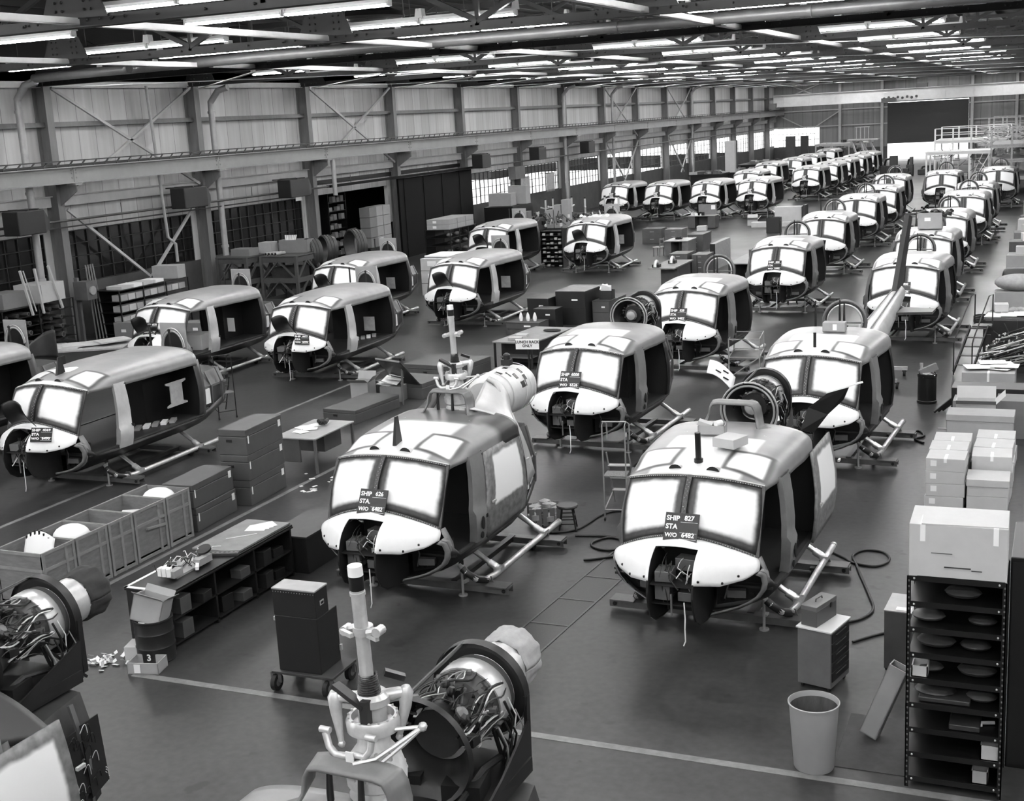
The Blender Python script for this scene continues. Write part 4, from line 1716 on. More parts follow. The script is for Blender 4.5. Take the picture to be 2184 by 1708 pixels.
def make_dolly(long):
    t = thing('fuselage_dolly', 'x', 'dolly')
    y2 = 3.65 if not long else 3.9
    for y in (1.42, y2):
        b = MB()
        b.bar((-1.5, y, .14), (1.5, y, .14), .16, .02)
        for s in (-.08, .08):
            b.bar((-1.5, y + s, .1), (1.5, y + s, .1), .012, .1)
        for sg in (1, -1):
            b.box((sg * 1.3, y - .0, .16), (.36, .26, .02))
            b.lathe([(.03, 0), (.03, .01)], (sg * 1.42, y - .09, .1), (0, -1, 0), n=8, mi=1)
            b.plate([(sg * 1.02, y + .06, .16), (sg * 1.2, y + .06, .16), (sg * 1.16, y + .06, .26), (sg * 1.06, y + .06, .26)], .02, (0, 1, 0))
        b.build('cross_beam', ['beam_steel', 'black_inside'], t)
    b = MB()
    for sg in (1, -1):
        b.bar((sg * .55, 1.42, .12), (sg * .55, y2, .12), .1, .08)
    b.build('side_rail', 'dark_metal', t)
    for sg in (1, -1):
        for y in (1.62, y2 - .2):
            b = MB()
            b.tube([(sg * 1.0 - .03, y, .075), (sg * 1.0 + .03, y, .075)], .075, 12)
            b.box((sg * 1.0, y, .13), (.12, .1, .04))
            b.build('caster', 'rubber', t, smooth=40)
    for sg in (1, -1):
        b = MB()
        b.tube([(sg * .78, 1.25, .0), (sg * .78, 1.25, .02)], .07, 12)
        b.tube([(sg * .78, 1.25, .02), (sg * .78, 1.25, .52)], .02, 8)
        b.tube([(sg * .78, 1.25, .5), (sg * .78, 1.25, .56)], .04, 8, mi=1)
        b.bar((sg * .78, 1.27, .2), (sg * .78, 1.42, .18), .06, .03)
        b.build('screw_jack', ['steel_light', 'dark_metal'], t, smooth=40)
    return t


PB = make_cabin(False, False)
PL = make_cabin(True, True)
PLC = dup(PL, (0, 0, 0), 0, 'x', skip=('nose_hatch',))
DB = make_dolly(False)
DL = make_dolly(True)

# (key, prototype, x, y, yaw, extras, label)
GR = 'bare helicopter fuselages parked in columns'
FL = [
    ('d1', 'B', -4.417, 15.0, -.029, 'SHIP 827', 'bare fuselage with the SHIP 827 board and two cartons on its roof'),
    ('c1', 'B', -8.99, 15.06, -.011, 'SHIP 626', 'bare fuselage with closed white-windowed side door and tall rotor mast behind'),
    ('d0', 'B', -4.373, 3.934, -.039, '', 'nearest fuselage at the bottom centre, rotor mast and open engine with pale cloth cover'),
    ('c0', 'B', -9.06, 4.2, -.02, '', 'fuselage cut by the bottom left corner, open engine with dark cloth cover'),
    ('c2', 'B', -9.166, 23.55, -.043, 'SHIP 6008', 'bare fuselage with the SHIP 6008 board behind the lunch rack sign'),
    ('c3', 'B', -9.281, 31.89, -.057, 'SHIP 828', 'bare fuselage with the SHIP 828 board, fourth in the column of the masted one'),
    ('c4', 'B', -8.9, 42.2, -.02, '', 'bare fuselage beside the small desk with a box, fifth in its column'),
    ('c5', 'B', -9.16, 52.31, 0, '', 'sixth bare fuselage in the centre right column, mostly hidden by the fifth'),
    ('c6', 'B', -9.295, 62.5, 0, '', 'seventh bare fuselage in the centre right column, intake ring at its left'),
    ('c7', 'B', -9.153, 68.95, 0, '', 'eighth bare fuselage in the centre right column, nearly hidden by the seventh'),
    ('c8', 'B', -9.818, 79.0, .01, '', 'rearmost bare fuselage in the centre right column'),
    ('d2', 'B', -4.405, 23.34, -.049, '', 'bare fuselage with a tail boom rising behind it, second from the cartons aisle'),
    ('d3', 'B', -4.2, 36.9, -.03, '', 'bare fuselage behind the tail boom, its board half hidden by the fin'),
    ('d4', 'B', -4.452, 44.64, 0, '', 'bare fuselage second behind the tail boom, ring of the engine bay in front'),
    ('d5', 'B', -4.508, 52.45, 0, '', 'bare fuselage behind the large carton in the rightmost column'),
    ('d6', 'B', -4.439, 62.7, 0, '', 'bare fuselage with wide clear windshields, fourth behind the tail boom'),
    ('d7', 'B', -4.402, 69.2, 0, '', 'bare fuselage fifth behind the tail boom in the rightmost column'),
    ('e1', 'B', -7.05, 81.5, 0, '', 'bare fuselage in front of the white scaffold jig, left of two'),
    ('e2', 'B', -3.95, 83.5, 0, '', 'rearmost right bare fuselage in front of the scaffold jigs'),
    ('l1', 'L', -18.945, 18.813, -.003, 'SHIP 4069', 'long fuselage with the SHIP 4069 board, open nose hatch and folded sheet in its cabin'),
    ('l0', 'L', -23.85, 18.9, 0, '', 'long fuselage cut by the left edge, only its roof corner showing'),
    ('l2', 'L', -24.015, 28.87, .01, 'board', 'long fuselage by the left shelves with a box behind its pilot door'),
    ('l3', 'L', -19.62, 29.39, .03, 'SHIP 4677', 'long fuselage with the SHIP 4677 board left of the tall mast'),
    ('l4', 'L', -23.75, 38.26, .017, '', 'long fuselage with black intake baffle in front, before the storeroom doorway'),
    ('l5', 'L', -19.284, 38.6, -.006, '', 'long fuselage behind the tall mast, open nose hatch, white sheet in its cabin'),
    ('l6', 'L', -23.903, 51.8, .03, '', 'long fuselage right of the carton shelf, intake baffle in front of its nose'),
    ('l7', 'L', -19.659, 53.1, .03, '', 'long fuselage with crumpled paper on its roof, before the gearbox stands'),
    ('m1', 'M', -27.477, 80.1, -.02, 'small', 'leftmost of the four bare fuselages in the row below the bright windows'),
    ('m2', 'M', -24.3, 79.6, -.017, 'small', 'second from left of the four fuselages in the row below the bright windows'),
    ('m3', 'M', -21.27, 79.85, .0, 'small', 'third from left of the four fuselages in that row, desk in front of it'),
    ('m4', 'M', -18.37, 80.35, -.03, 'small', 'rightmost of the four bare fuselages in the row below the bright windows'),
    ('n1', 'M', -17.4, 93.4, 0, 'small', 'front fuselage of the far centre column, small board on its windshield'),
    ('n2', 'M', -17.0, 99.0, 0, '', 'second fuselage of the far centre column'),
    ('n3', 'M', -16.9, 104.8, 0, '', 'third fuselage of the far centre column'),
    ('n4', 'M', -16.7, 110.4, 0, '', 'fourth fuselage of the far centre column'),
    ('n5', 'M', -16.65, 116.4, 0, '', 'rearmost fuselage of the far centre column beside the bright opening'),
    ('m5', 'M', -21.2, 90.9, .02, '', 'fuselage directly behind the rightmost of the four, first of the far left column'),
    ('m6', 'M', -22.3, 102.5, 0, '', 'second fuselage of the far left column below the bright windows'),
    ('m7', 'M', -21.6, 109.3, 0, '', 'third fuselage of the far left column'),
    ('m8', 'M', -21.5, 116.0, 0, '', 'fourth fuselage of the far left column'),
    ('m9', 'M', -21.8, 127.2, 0, '', 'rearmost fuselage of the far left column, before the white scaffold'),
]
HELI = {}
used = set()
for key, pr, x, y, yaw, ex, lab in FL:
    src = {'B': PB, 'L': PL, 'M': PLC}[pr]
    dz = -.06 if pr == 'L' else 0
    if pr not in used:
        used.add(pr)
        t = src
        t.location = (x, y, dz)
        t.rotation_euler = (0, 0, yaw)
        t['label'] = lab
        t['group'] = GR
    else:
        t = dup(src, (x, y, dz), yaw, lab, GR)
    HELI[key] = t
DUSED = set()
for key, pr, x, y, yaw, ex, lab in FL:
    src = DB if pr == 'B' else DL
    lab2 = 'low steel dolly with screw jacks under the ' + {'d1': 'fuselage marked SHIP 827', 'c1': 'white-windowed masted fuselage', 'l1': 'fuselage marked SHIP 4069', 'c2': 'fuselage marked SHIP 6008', 'c3': 'fuselage marked SHIP 828', 'l3': 'fuselage marked SHIP 4677'}.get(key, lab[:60].split(',')[0])
    lab2 = ' '.join(lab2.split()[:16])
    if src.name not in DUSED:
        DUSED.add(src.name)
        t = src
        t.location = (x, y, 0)
        t.rotation_euler = (0, 0, yaw)
        t['label'] = lab2
        t['group'] = 'steel dollies under the fuselages'
    else:
        t = dup(src, (x, y, 0), yaw, lab2, 'steel dollies under the fuselages')

for key, pr, x, y, yaw, ex, lab in FL:
    t = HELI[key]
    if pr == 'B' and key not in ('d0', 'c0', 'c1', 'd1', 'c2'):
        add_ring(t)
    if pr == 'L':
        add_ring(t, True)
        add_tag(t, .45 + .3 * ((int(y) % 3) - 1), 3.3, 1.35, .36, .42, 'cloth_light' if int(x) % 2 else 'paper')

add_arch(HELI['d0'])
add_mast(HELI['d0'])
add_engine(HELI['d0'])
add_arch(HELI['c0'])
add_engine(HELI['c0'], cover='cloth_dark')
cargo_door(HELI['c0'], .6, .1)
t = HELI['c0']
b = MB()
b.grid(lambda u, v: Vector((.35, 2.55, 2.62)).lerp(Vector((.5, 3.3, 2.5)), u).lerp(Vector((.95, 2.75, 2.2)).lerp(Vector((.93, 3.7, 1.84)), u), v) + Vector((0, 0, .06 * math.sin(PI * v))), 10, 10)
b.build('side_cowl', 'dark_primer', t, smooth=60, solid=.015)
b = MB()
rr = random.Random(9)
for k in range(26):
    y = rr.uniform(3.65, 4.3)
    z = rr.uniform(1.1, 1.8)
    x = lerp(.98, .74, (y - 3.5) / .9) + .03
    b.tube([(x + .025 * math.sin(q / 8 * PI), y + .09 * q / 8, z + .1 * math.sin(q / 8 * PI) - .05 * q / 8) for q in range(9)], .004, 6, mi=1 if k % 3 == 0 else 0)
b.build('bay_wiring', ['cable', 'wire_white'], t, smooth=40)
b = MB()
for (y0, y1) in ((3.6, 3.95), (4.02, 4.3)):
    q = lambda y: lerp(1.0, .76, (y - 2.92) / 1.4) + .075
    b.plate([(q(y0), y0, 1.08), (q(y1), y1, 1.12), (q(y1) - .04, y1, 1.78), (q(y0) - .04, y0, 1.8)], .01, (1, 0.2, 0))
b.build('bay_shade_plate', 'black_inside', t)  # black plates paint in the shade of open bays
add_arch(HELI['c1'])
add_mast(HELI['c1'])
add_tail_pipe_cowl(HELI['c1'])
cargo_door(HELI['c1'])
roof_paint('roof_oversprayed', 0.27, 2.05, 0.62, 0.25, True)
for ch in HELI['c1'].children:
    if ch.name.startswith('roof.') or ch.name == 'roof':
        ch.data = ch.data.copy()
        ch.data.materials[0] = M('roof_oversprayed')
add_arch(HELI['d1'])
add_engine(HELI['d1'], cover=None)
cargo_door(HELI['d1'], 1.0, .08)
t = HELI['d1']
b = MB()
b.grid(lambda u, v: Vector((-.62 - .42 * u, 4.9 + .2 * v, 2.5 + .22 * u + .18 * v + .1 * math.sin(u * 2.5))), 8, 6)
b.build('open_cowl', 'white_primer', t, smooth=60, solid=.012)
b = MB()
for (u, v) in ((.25, .3), (.55, .35), (.3, .7)):
    b.box((-.62 - .42 * u, 4.86 + .2 * v, 2.53 + .22 * u + .18 * v + .1 * math.sin(u * 2.5)), (.1, .02, .02), rot=Matrix.Rotation(.5, 3, 'Y'))
b.build('louvre', 'black_paint', t)
b = MB()
b.plate([(.62, 4.3, 2.05), (.72, 4.4, 2.4), (1.0, 4.5, 2.62), (1.3, 4.6, 2.7), (1.22, 4.6, 2.5), (1.0, 4.5, 2.28), (.8, 4.4, 2.0)], .02, (.2, 1, 0))
b.bar((.98, 4.48, 2.63), (1.5, 4.65, 2.78), .05, .02, mi=1)
b.build('dark_cowl', ['black_paint', 'paper'], t)
add_engine(HELI['c2'], cover=None)
blade_antenna(HELI['c1'], 0, .97, 2.40)
b = MB()
b.tube([(0, .95, 2.38), (0, .95, 2.46)], .06, 10)
b.tube([(0, .95, 2.44), (-.0, .93, 2.82)], .04, 10)
b.build('stub_antenna', 'black_paint', HELI['d1'], smooth=40)
b = MB()
b.tube([(0, 1.0, 2.4), (0, 1.0, 2.7)], .03, 8)
b.build('stub_antenna', 'black_paint', HELI['d2'], smooth=40)
blade_antenna(HELI['l1'], -.05, 1.15, 2.42, .36, .12)

# tail boom and fin of the second fuselage in the right column
t = HELI['d2']
b = MB()
def boom(u, v):
    a = u * 2 * PI
    r = lerp(.46, .2, v)
    return Vector((.1 + r * .8 * math.cos(a) - .1 * v, lerp(5.2, 10.4, v), 1.55 + .55 * v + r * math.sin(a)))
b.grid(boom, 24, 14)
tb = b.build('tail_boom', 'bare_metal', t, smooth=60)
b = MB()
for dx in (-.1, .12):
    b.bar((.1 + dx, 5.3, 2.02), (.0 + dx * .6, 10.2, 2.31), .03, .012)
b.build('boom_seam', 'dark_metal', tb)
b = MB()
b.plate([(.0, 9.6, 2.2), (.0, 10.6, 2.2), (.0, 12.0, 3.9), (.0, 11.5, 4.0)], .12, (1, 0, 0))
b.build('tail_fin', 'dark_primer', tb)
b = MB()
b.plate([(.3, 8.3, 1.9), (1.1, 8.5, 1.9), (1.1, 9.1, 1.9), (.3, 9.2, 1.9)], .06, (0, 0, 1))
b.build('stabilizer', 'mid_dark', tb)

for key, lines, right, lab in (
    ('d1', (('SHIP', '827'), ('STA', ''), ('W/O', '6482')), False, 'black board reading SHIP 827 STA W/O 6482 on a windshield'),
    ('c1', (('SHIP', '626'), ('STA.', ''), ('W/O', '6482')), False, 'black board reading SHIP 626 STA. W/O 6482 on a windshield'),
    ('c2', (('SHIP', '6008'), ('STA', ''), ('W/O', '6526')), False, 'black board reading SHIP 6008 STA W/O 6526 on a windshield'),
    ('c3', (('SHIP', '828'), ('STA', ''), ('W/O', '6482')), False, 'black board reading SHIP 828 STA W/O 6482 on a windshield'),
    ('c4', (('SHIP', '830'), ('STA', ''), ('W/O', '6482')), False, 'board with white lettering on the fuselage beside the small desk'),
    ('d3', (('SHIP', '800'), ('STA', ''), ('W/O', '6526')), False, 'black board half hidden by the tail fin'),
    ('l1', (('SHIP', '4069'), ('STA', ''), ('W/O', '6490')), True, 'black board reading SHIP 4069 STA W/O 6490 on a white nose'),
    ('l3', (('SHIP', '4677'), ('STA', ''), ('W/O', '6490')), True, 'black board reading SHIP 4677 STA W/O 6490 on a white nose'),
    ('l2', (('SHIP', '4078'), ('STA', ''), ('W/O', '6490')), False, 'black board behind the open nose hatch near the left shelves'),
):
    placard(HELI[key], lines, .45 if not right else .40, right, lab, 'black number boards on the fuselages')
for key, lab in (('m1', 'small board on the leftmost fuselage of the row of four'), ('m2', 'small board on the second fuselage of the row of four'), ('m3', 'small board on the third fuselage of the row of four'),
                 ('m4', 'small board on the rightmost fuselage of the row of four'), ('n1', 'small board on the front fuselage of the far centre column')):
    placard(HELI[key], (('SHIP', ''), ('STA', ''), ('W/O', '')), .42, False, lab, 'black number boards on the fuselages', small=True)
# ================================================================== THE FOREGROUND THINGS
def at_x(px, py, X):
    d = CR * ((px - FW / 2) / FPX) + CU * ((FH / 2 - py) / FPX) + CF
    t = X / d.x
    return Vector((X, t * d.y, CAM_Z + t * d.z))


def at_y(px, py, Y):
    d = CR * ((px - FW / 2) / FPX) + CU * ((FH / 2 - py) / FPX) + CF
    t = Y / d.y
    return Vector((t * d.x, Y, CAM_Z + t * d.z))


def carton(label, loc, size, m='carton', rz=0.0, group=None, name='carton', strips=((0, 0),), lid=False, lbl=None, bev=.006, cat='box'):
    """closed box standing at loc (base centre): body, flap seam, tape strips, optional paper label on the front"""
    t = thing(name, label, cat, loc, rz, group)
    w, d, h = size
    b = MB()
    b.box((0, 0, 0), (w, d, h), base=True)
    b.build('body', m, t, bevel=bev)
    b = MB()
    for (x, kind) in strips:
        b.box((x * w, -d / 2 - .002, h * .84), (.05, .004, h * .32))
        b.box((x * w, -d * .25, h + .001), (.05, d * .5, .004))
    if strips:
        b.build('tape', 'tape', t)
    if lid:
        b = MB()
        b.box((0, 0, h), (w + .03, d + .03, .012), base=True)
        b.box((0, -d / 2 - .012, h - .05), (w + .03, .008, .11))
        b.box((w / 2 + .012, 0, h - .05), (.008, d + .03, .11))
        b.build('lid', m, t)
    if lbl:
        b = MB()
        b.box((lbl[0] * w, -d / 2 - .003, lbl[1] * h), (lbl[2], .004, lbl[3]))
        b.build('paper_label', 'paper', t)
    return t


def open_box(label, loc, size, m='carton', rz=0.0, group=None, name='carton', flaps=0.0, wall=.012, lbl=None, cat='box', inner=None):
    t = thing(name, label, cat, loc, rz, group)
    w, d, h = size
    b = MB()
    b.box((0, 0, 0), (w, d, wall), base=True)
    for s in (1, -1):
        b.box((s * (w / 2 - wall / 2), 0, 0), (wall, d, h), base=True)
        b.box((0, s * (d / 2 - wall / 2), 0), (w, wall, h), base=True)
    b.build('body', m, t)
    if flaps:
        for i, (p, q, s) in enumerate((((-w / 2, -d / 2), (w / 2, -d / 2), (0, -1)), ((w / 2, -d / 2), (w / 2, d / 2), (1, 0)), ((-w / 2, d / 2), (w / 2, d / 2), (0, 1)))):
            b = MB()
            a = .5 + i * .3
            o_ = Vector((s[0] * math.cos(a), s[1] * math.cos(a), math.sin(a))) * flaps
            P0, P1 = Vector((p[0], p[1], h)), Vector((q[0], q[1], h))
            b.plate([P0, P1, P1 + o_, P0 + o_], .006, (P1 - P0).cross(o_))
            b.build('flap', m, t)
    if lbl:
        b = MB()
        b.box((lbl[0] * w, -d / 2 - .003, lbl[1] * h), (lbl[2], .004, lbl[3]))
        b.build('paper_label', 'paper', t)
    return t


# ---- five open plywood bins beside the lane line
ys = [14.03, 14.77, 15.53, 16.16, 17.02, 17.70]
BIN_L = ['front open plywood bin with a white rib-edged panel inside', 'second open plywood bin from the front with a white dome inside', 'third open plywood bin from the front, empty with a corner batten',
         'fourth open plywood bin with a latch bar and flat sheets inside', 'rearmost open plywood bin with a white dome inside']
for i in range(5):
    y0, y1 = ys[i] + .012, ys[i + 1] - .012
    d = y1 - y0
    t = thing('open_bin', BIN_L[i], 'bin', (-14.69, (y0 + y1) / 2, 0), 0, 'open plywood bins along the lane line')
    b = MB()
    b.box((0, 0, .06), (.92, d, .03), base=True)
    for s in (1, -1):
        b.box((s * .45, 0, 0), (.02, d, .9), base=True)
        b.box((0, s * (d / 2 - .01), 0), (.92, .02, .9), base=True)
    b.build('panels', 'ply_grey', t)
    b = MB()
    for s in (1, -1):
        for zz in (.03, .62, .88):
            b.box((s * .465, 0, zz), (.025, d, .05))
        for yy in (-d / 2 + .03, 0 if i == 2 else d / 2 - .2, d / 2 - .03):
            b.box((s * .468, yy, .45), (.025, .05, .9))
    for zz in (.62, .88):
        b.box((0, -d / 2 - .0, zz), (.92, .022, .05))
    b.build('battens', 'ply_edge', t)
    if i == 3:
        b = MB()
        b.box((.49, .1, .5), (.03, .5, .04), rot=Matrix.Rotation(-.12, 3, 'X'))
        b.build('latch_bar', 'ply_edge', t)
    if i in (1, 4):
        b = MB()
        b.ball((0, 0, 0), .3, 20, sc=(1, .95, .62))
        b.lathe([(.3, -.0), (.31, .01), (.3, .02)], (0, 0, -.01), n=20)
        tag(b.build('nose_dome', 'white_paint', loc=(-14.68, (y0 + y1) / 2 + .05, .79 if i == 1 else .76), smooth=60), 'white rounded dome lying in the %s plywood bin' % ('second' if i == 1 else 'rearmost'), 'dome', 'white parts in the bins')
        # packing block that carries it
        b = MB()
        b.box((0, 0, 0), (.5, .4, .5), base=True)
        b.build('packing_block', 'carton_dark', t, loc=(0, 0, .09))
    if i == 0:
        b = MB()
        b.grid(lambda u, v: Vector((lerp(-.3, .28, u), -.08 + .16 * v, .58 + .42 * v + .1 * math.sin(u * PI))), 10, 6)
        o = b.build('nose_cowl', 'white_paint', loc=(-14.62, (y0 + y1) / 2, 0), smooth=50, solid=.02)
        tag(o, 'white curved panel with dark ribs standing in the front plywood bin', 'panel', 'white parts in the bins')
        b = MB()
        for k in range(6):
            b.box((-.28 + k * .09, .1, .98 + .1 * math.sin(k / 5 * PI)), (.03, .08, .07), rz=.2)
        b.build('rib', 'dark_metal', o)
        b = MB()
        b.box((0, 0, 0), (.6, .4, .5), base=True)
        b.build('packing_block', 'carton_dark', t, loc=(0, 0, .09))
    if i == 3:
        for k in range(2):
            b = MB()
            b.box((0, 0, 0), (.5, .16, .012), rot=Matrix.Rotation(.25 + .2 * k, 3, 'Z') @ Matrix.Rotation(.25, 3, 'X'))
            tag(b.build('flat_sheet', 'bare_metal', loc=(-14.72 + .12 * k, (y0 + y1) / 2 + .1 * k, .70 + .03 * k)), '%s flat light sheet sticking up in the fourth plywood bin' % ('left' if k == 0 else 'right'), 'sheet', 'flat sheets in the fourth bin')


def case(label, loc, size, rz, group, m='case_grey', tags=True, name='transit_case'):
    t = thing(name, label, 'case', loc, rz, group)
    w, d, h = size
    b = MB()
    b.box((0, 0, 0), (w, d, h * .72), base=True)
    b.build('body', m, t, bevel=.012)
    b = MB()
    b.box((0, 0, h * .73), (w, d, h * .27), base=True)
    b.build('lid', m, t, bevel=.012)
    b = MB()
    b.box((-.12 * w, -d / 2 - .004, h * .55), (.12, .01, .05))
    b.build('handle_slot', 'black_inside', t)
    if tags:
        b = MB()
        b.box((w / 2 + .003, d * .42, h * .7), (.006, .09, .13))
        b.box((w / 2 + .003, -d * .45, h * .6), (.006, .03, .15))
        b.build('paper_label', 'paper', t)
    return t


G2 = 'grey transit cases stacked along the lane line'
for k in range(2):
    case('%s grey transit case of the stack of two behind the bins' % ('lower' if k == 0 else 'upper'), (-14.62 - .02 * k, 18.52 - .02 * k, .445 * k), (.64, 1.33, .44), .06, G2)
for k in range(3):
    case('%s grey transit case of the stack of three beside the desk' % ['bottom', 'middle', 'top'][k], (-14.56 + .01 * k, 20.14, .505 * k), (.62, 1.34, .5), .06, G2)

# ---- desk with papers
t = thing('desk', 'grey steel desk with papers, behind the stack of three cases', 'desk', (-14.66, 22.6, 0), 0)
b = MB()
b.box((0, 0, .72), (1.02, 1.62, .035), base=True)
b.build('desktop', 'steel_light', t, bevel=.01)
b = MB()
b.box((-.2, -.76, .22), (.6, .05, .5), base=True)
b.box((-.18, .45, .22), (.66, .7, .5), base=True)
b.build('pedestal', 'case_grey', t, bevel=.008)
for sx_ in (1, -1):
    for sy in (1, -1):
        b = MB()
        b.box((sx_ * .47, sy * .76, 0), (.05, .05, .72), base=True)
        b.build('leg', 'steel_grey', t)
b = MB()
for k in range(7):
    b.box((rnd.uniform(-.25, .25), rnd.uniform(-.3, .5), .003 + k * .002), (.3, .22, .002), rz=rnd.uniform(-.5, .5))
tag(b.build('paper_sheets', 'paper', loc=(-14.75, 22.5, .757)), 'loose white papers spread over the grey desk', 'papers', kind='stuff')
b = MB()
for k in range(3):
    b.tube([(rnd.uniform(-.1, .1), rnd.uniform(-.15, .15), .05 + .03 * k), (rnd.uniform(-.15, .15), rnd.uniform(-.2, .2), .1), (rnd.uniform(-.1, .1), rnd.uniform(-.15, .15), .04)], .045, 7)
tag(b.build('cloth_bundle', 'cloth_dark', loc=(-14.6, 22.95, .757), smooth=60), 'dark crumpled bundle lying on the papers on the desk', 'cloth')

# ---- long work bench with open shelves
t = thing('work_bench', 'long dark work bench with two open shelves and a lifted board on top', 'bench', (-11.62, 14.85, 0), 0)
b = MB()
b.box((0, 0, .82), (.8, 3.1, .04), base=True)
b.box((.4, 0, .80), (.02, 3.1, .03), base=True)
b.build('bench_top', ['black_paint'], t, bevel=.008)
b = MB()
b.box((0, -1.52, .862), (.8, .06, .006), base=True)
b.box((-.38, -1.0, .862), (.05, 1.1, .006), base=True)
b.build('edge_strip', 'paper', t)
b = MB()
for z in (.06, .42):
    b.box((0, 0, z), (.74, 3.04, .025), base=True)
b.build('shelf', 'case_dark', t)
for yy in (-1.52, -.5, .5, 1.52):
    b = MB()
    b.box((0, yy, 0), (.74, .04, .82), base=True)
    b.build('upright', 'case_dark', t)
b = MB()
b.box((-.36, 0, 0), (.02, 3.04, .82), base=True)
b.build('back_panel', 'black_inside', t)
k = 0
for z in (.085, .445):
    for yy in (-1.2, -.75, -.2, .25, .8, 1.2):
        k += 1
        if k in (2, 9):
            continue
        carton('small box on the %s bench shelf, %s from the front' % ('lower' if z < .2 else 'upper', NTH[(k - 1) % 6]), (-11.38 + .03 * (k % 3), 14.85 + yy, z), (.2, .24, .14 + .1 * (k % 2)), ('case_dark', 'case_grey', 'case_dark')[k % 3], .1 * (k % 3 - 1), 'small boxes on the bench shelves', strips=())
b = MB()
b.box((0, 0, 0), (.82, 1.45, .03), base=True)
o = tag(b.build('board', 'bench_top', loc=(-11.66, 15.66, .864), bevel=.004), 'grey board lying on the far half of the work bench', 'board')
b = MB()
for k in range(4):
    b.box((.02 * k, .05 * k, .002 * k), (.32, .28, .002), rz=.3 + .2 * k, base=True)
tag(b.build('paper_sheets', 'paper', loc=(-11.62, 16.0, .896)), 'white papers on the board at the far end of the bench', 'papers', kind='stuff')
b = MB()
b.bar((-.18, -.1, 0), (.16, .25, 0), .012, .012)
tag(b.build('pencil_rule', 'paper', loc=(-11.6, 15.5, .902)), 'thin white stick beside the papers on the bench', 'rule')
# harness and instrument assembly on the near half
t = thing('wiring_panel', 'tangled instrument panel with wiring on the near half of the bench', 'panel', (-11.62, 14.1, .862), 0)
b = MB()
b.box((0, .1, 0), (.3, .8, .03), base=True)
b.box((.1, -.28, .03), (.12, .2, .1), base=True)
b.box((.16, .3, .03), (.1, .3, .1), base=True)
b.box((-.1, .05, .03), (.18, .25, .07), base=True, rz=.3)
b.build('chassis', 'steel_light', t)
b = MB()
b.lathe([(.11, 0), (.11, .03)], (.1, .42, .18), (0, -.4, 1), n=18)
b.build('dial', 'black_paint', t, smooth=40)
b = MB()
b.lathe([(.07, 0), (.07, .06)], (-.05, -.15, .1), (0, 0, 1), n=14)
b.build('dial', 'black_paint', t, smooth=40)
b = MB()
for k in range(3):
    b.box((-.06 + .07 * k, -.38, .12), (.06, .1, .12), rz=.2 * k)
b.box((.2, .1, .06), (.05, .25, .05), rz=.6)
b.build('connector', 'paper', t)
b = MB()
for k in range(26):
    p = Vector((rnd.uniform(-.2, .2), rnd.uniform(-.45, .5), rnd.uniform(.04, .16)))
    q = p + Vector((rnd.uniform(-.16, .16), rnd.uniform(-.22, .22), rnd.uniform(-.05, .08)))
    b.tube([p, (p + q) / 2 + Vector((0, 0, .06)), q], rnd.choice((.006, .009)), 5, mi=k % 2)
b.build('wiring', ['cable', 'wire_white'], t, smooth=40)
t = thing('metal_bracket', 'dark flat bracket with holes lying across the middle of the bench', 'bracket', (-11.45, 14.85, .862), .35)
b = MB()
b.box((0, 0, 0), (.5, .14, .04), base=True)
b.build('plate', 'mid_dark', t)
b = MB()
for k in range(7):
    b.box((-.21 + .07 * k, -.01, .041), (.035, .05, .004), base=True)
b.build('hole', 'steel_grey', t)
# low cabinet continuing the bench
t = thing('low_cabinet', 'dark low cabinet between the work bench and the masted fuselage', 'cabinet', (-11.42, 17.15, 0), 0)
b = MB()
b.box((0, 0, 0), (.74, 1.3, .6), base=True)
b.build('body', 'case_dark', t, bevel=.008)
b = MB()
b.box((0, 0, .6), (.78, 1.34, .03), base=True)
b.build('worktop', 'mid_dark', t, bevel=.005)
carton('flat pale carton on the floor beside the low dark cabinet', (-11.7, 18.9, .0), (.5, .7, .3), 'carton_light', .05, strips=())

# ---- drum with a carton stuffed in
t = thing('waste_drum', 'dark waste drum marked 3 with a carton stuffed into it', 'drum', (-11.33, 13.02, 0), 0)
b = MB()
b.lathe([(.255, 0), (.265, .02), (.26, .03), (.262, .2), (.27, .22), (.262, .24), (.262, .4), (.27, .42), (.262, .44), (.262, .58), (.275, .59), (.275, .61), (.25, .61), (.25, .05)], n=32, cap=False)
b.lathe([(.25, .0), (.0, .001)], n=32, cap=False)
b.build('shell', 'dark_primer', t, smooth=35)
text('3', .13, t, (.05, -.268, .12), (PI / 2, 0, .2), 'wire_white', 'painted_number')
b = MB()
for k in range(14):
    a, r = rnd.uniform(0, 6.28), rnd.uniform(0, .17)
    b.box((r * math.cos(a), r * math.sin(a), .5 + rnd.uniform(0, .06)), (.12, .1, .02), rot=Matrix.Rotation(rnd.uniform(-1, 1), 3, 'X') @ Matrix.Rotation(rnd.uniform(0, 3), 3, 'Z'))
tag(b.build('waste_paper', 'paper', loc=(-11.33, 13.02, 0)), 'crumpled papers filling the waste drum', 'waste', kind='stuff')
t = open_box('tilted open carton standing in the waste drum', (-11.36, 12.98, .56), (.44, .3, .36), 'carton', .0, flaps=.1)
t.rotation_euler = (-.18, .22, .15)
open_box('empty open carton on the floor before the waste drum', (-11.2, 12.66, 0), (.44, .3, .16), 'carton', .25, lbl=(-.18, .5, .09, .12))
carton('small pale carton half hidden behind the waste drum', (-11.62, 12.95, 0), (.22, .3, .22), 'carton_light', .3, strips=())
b = MB()
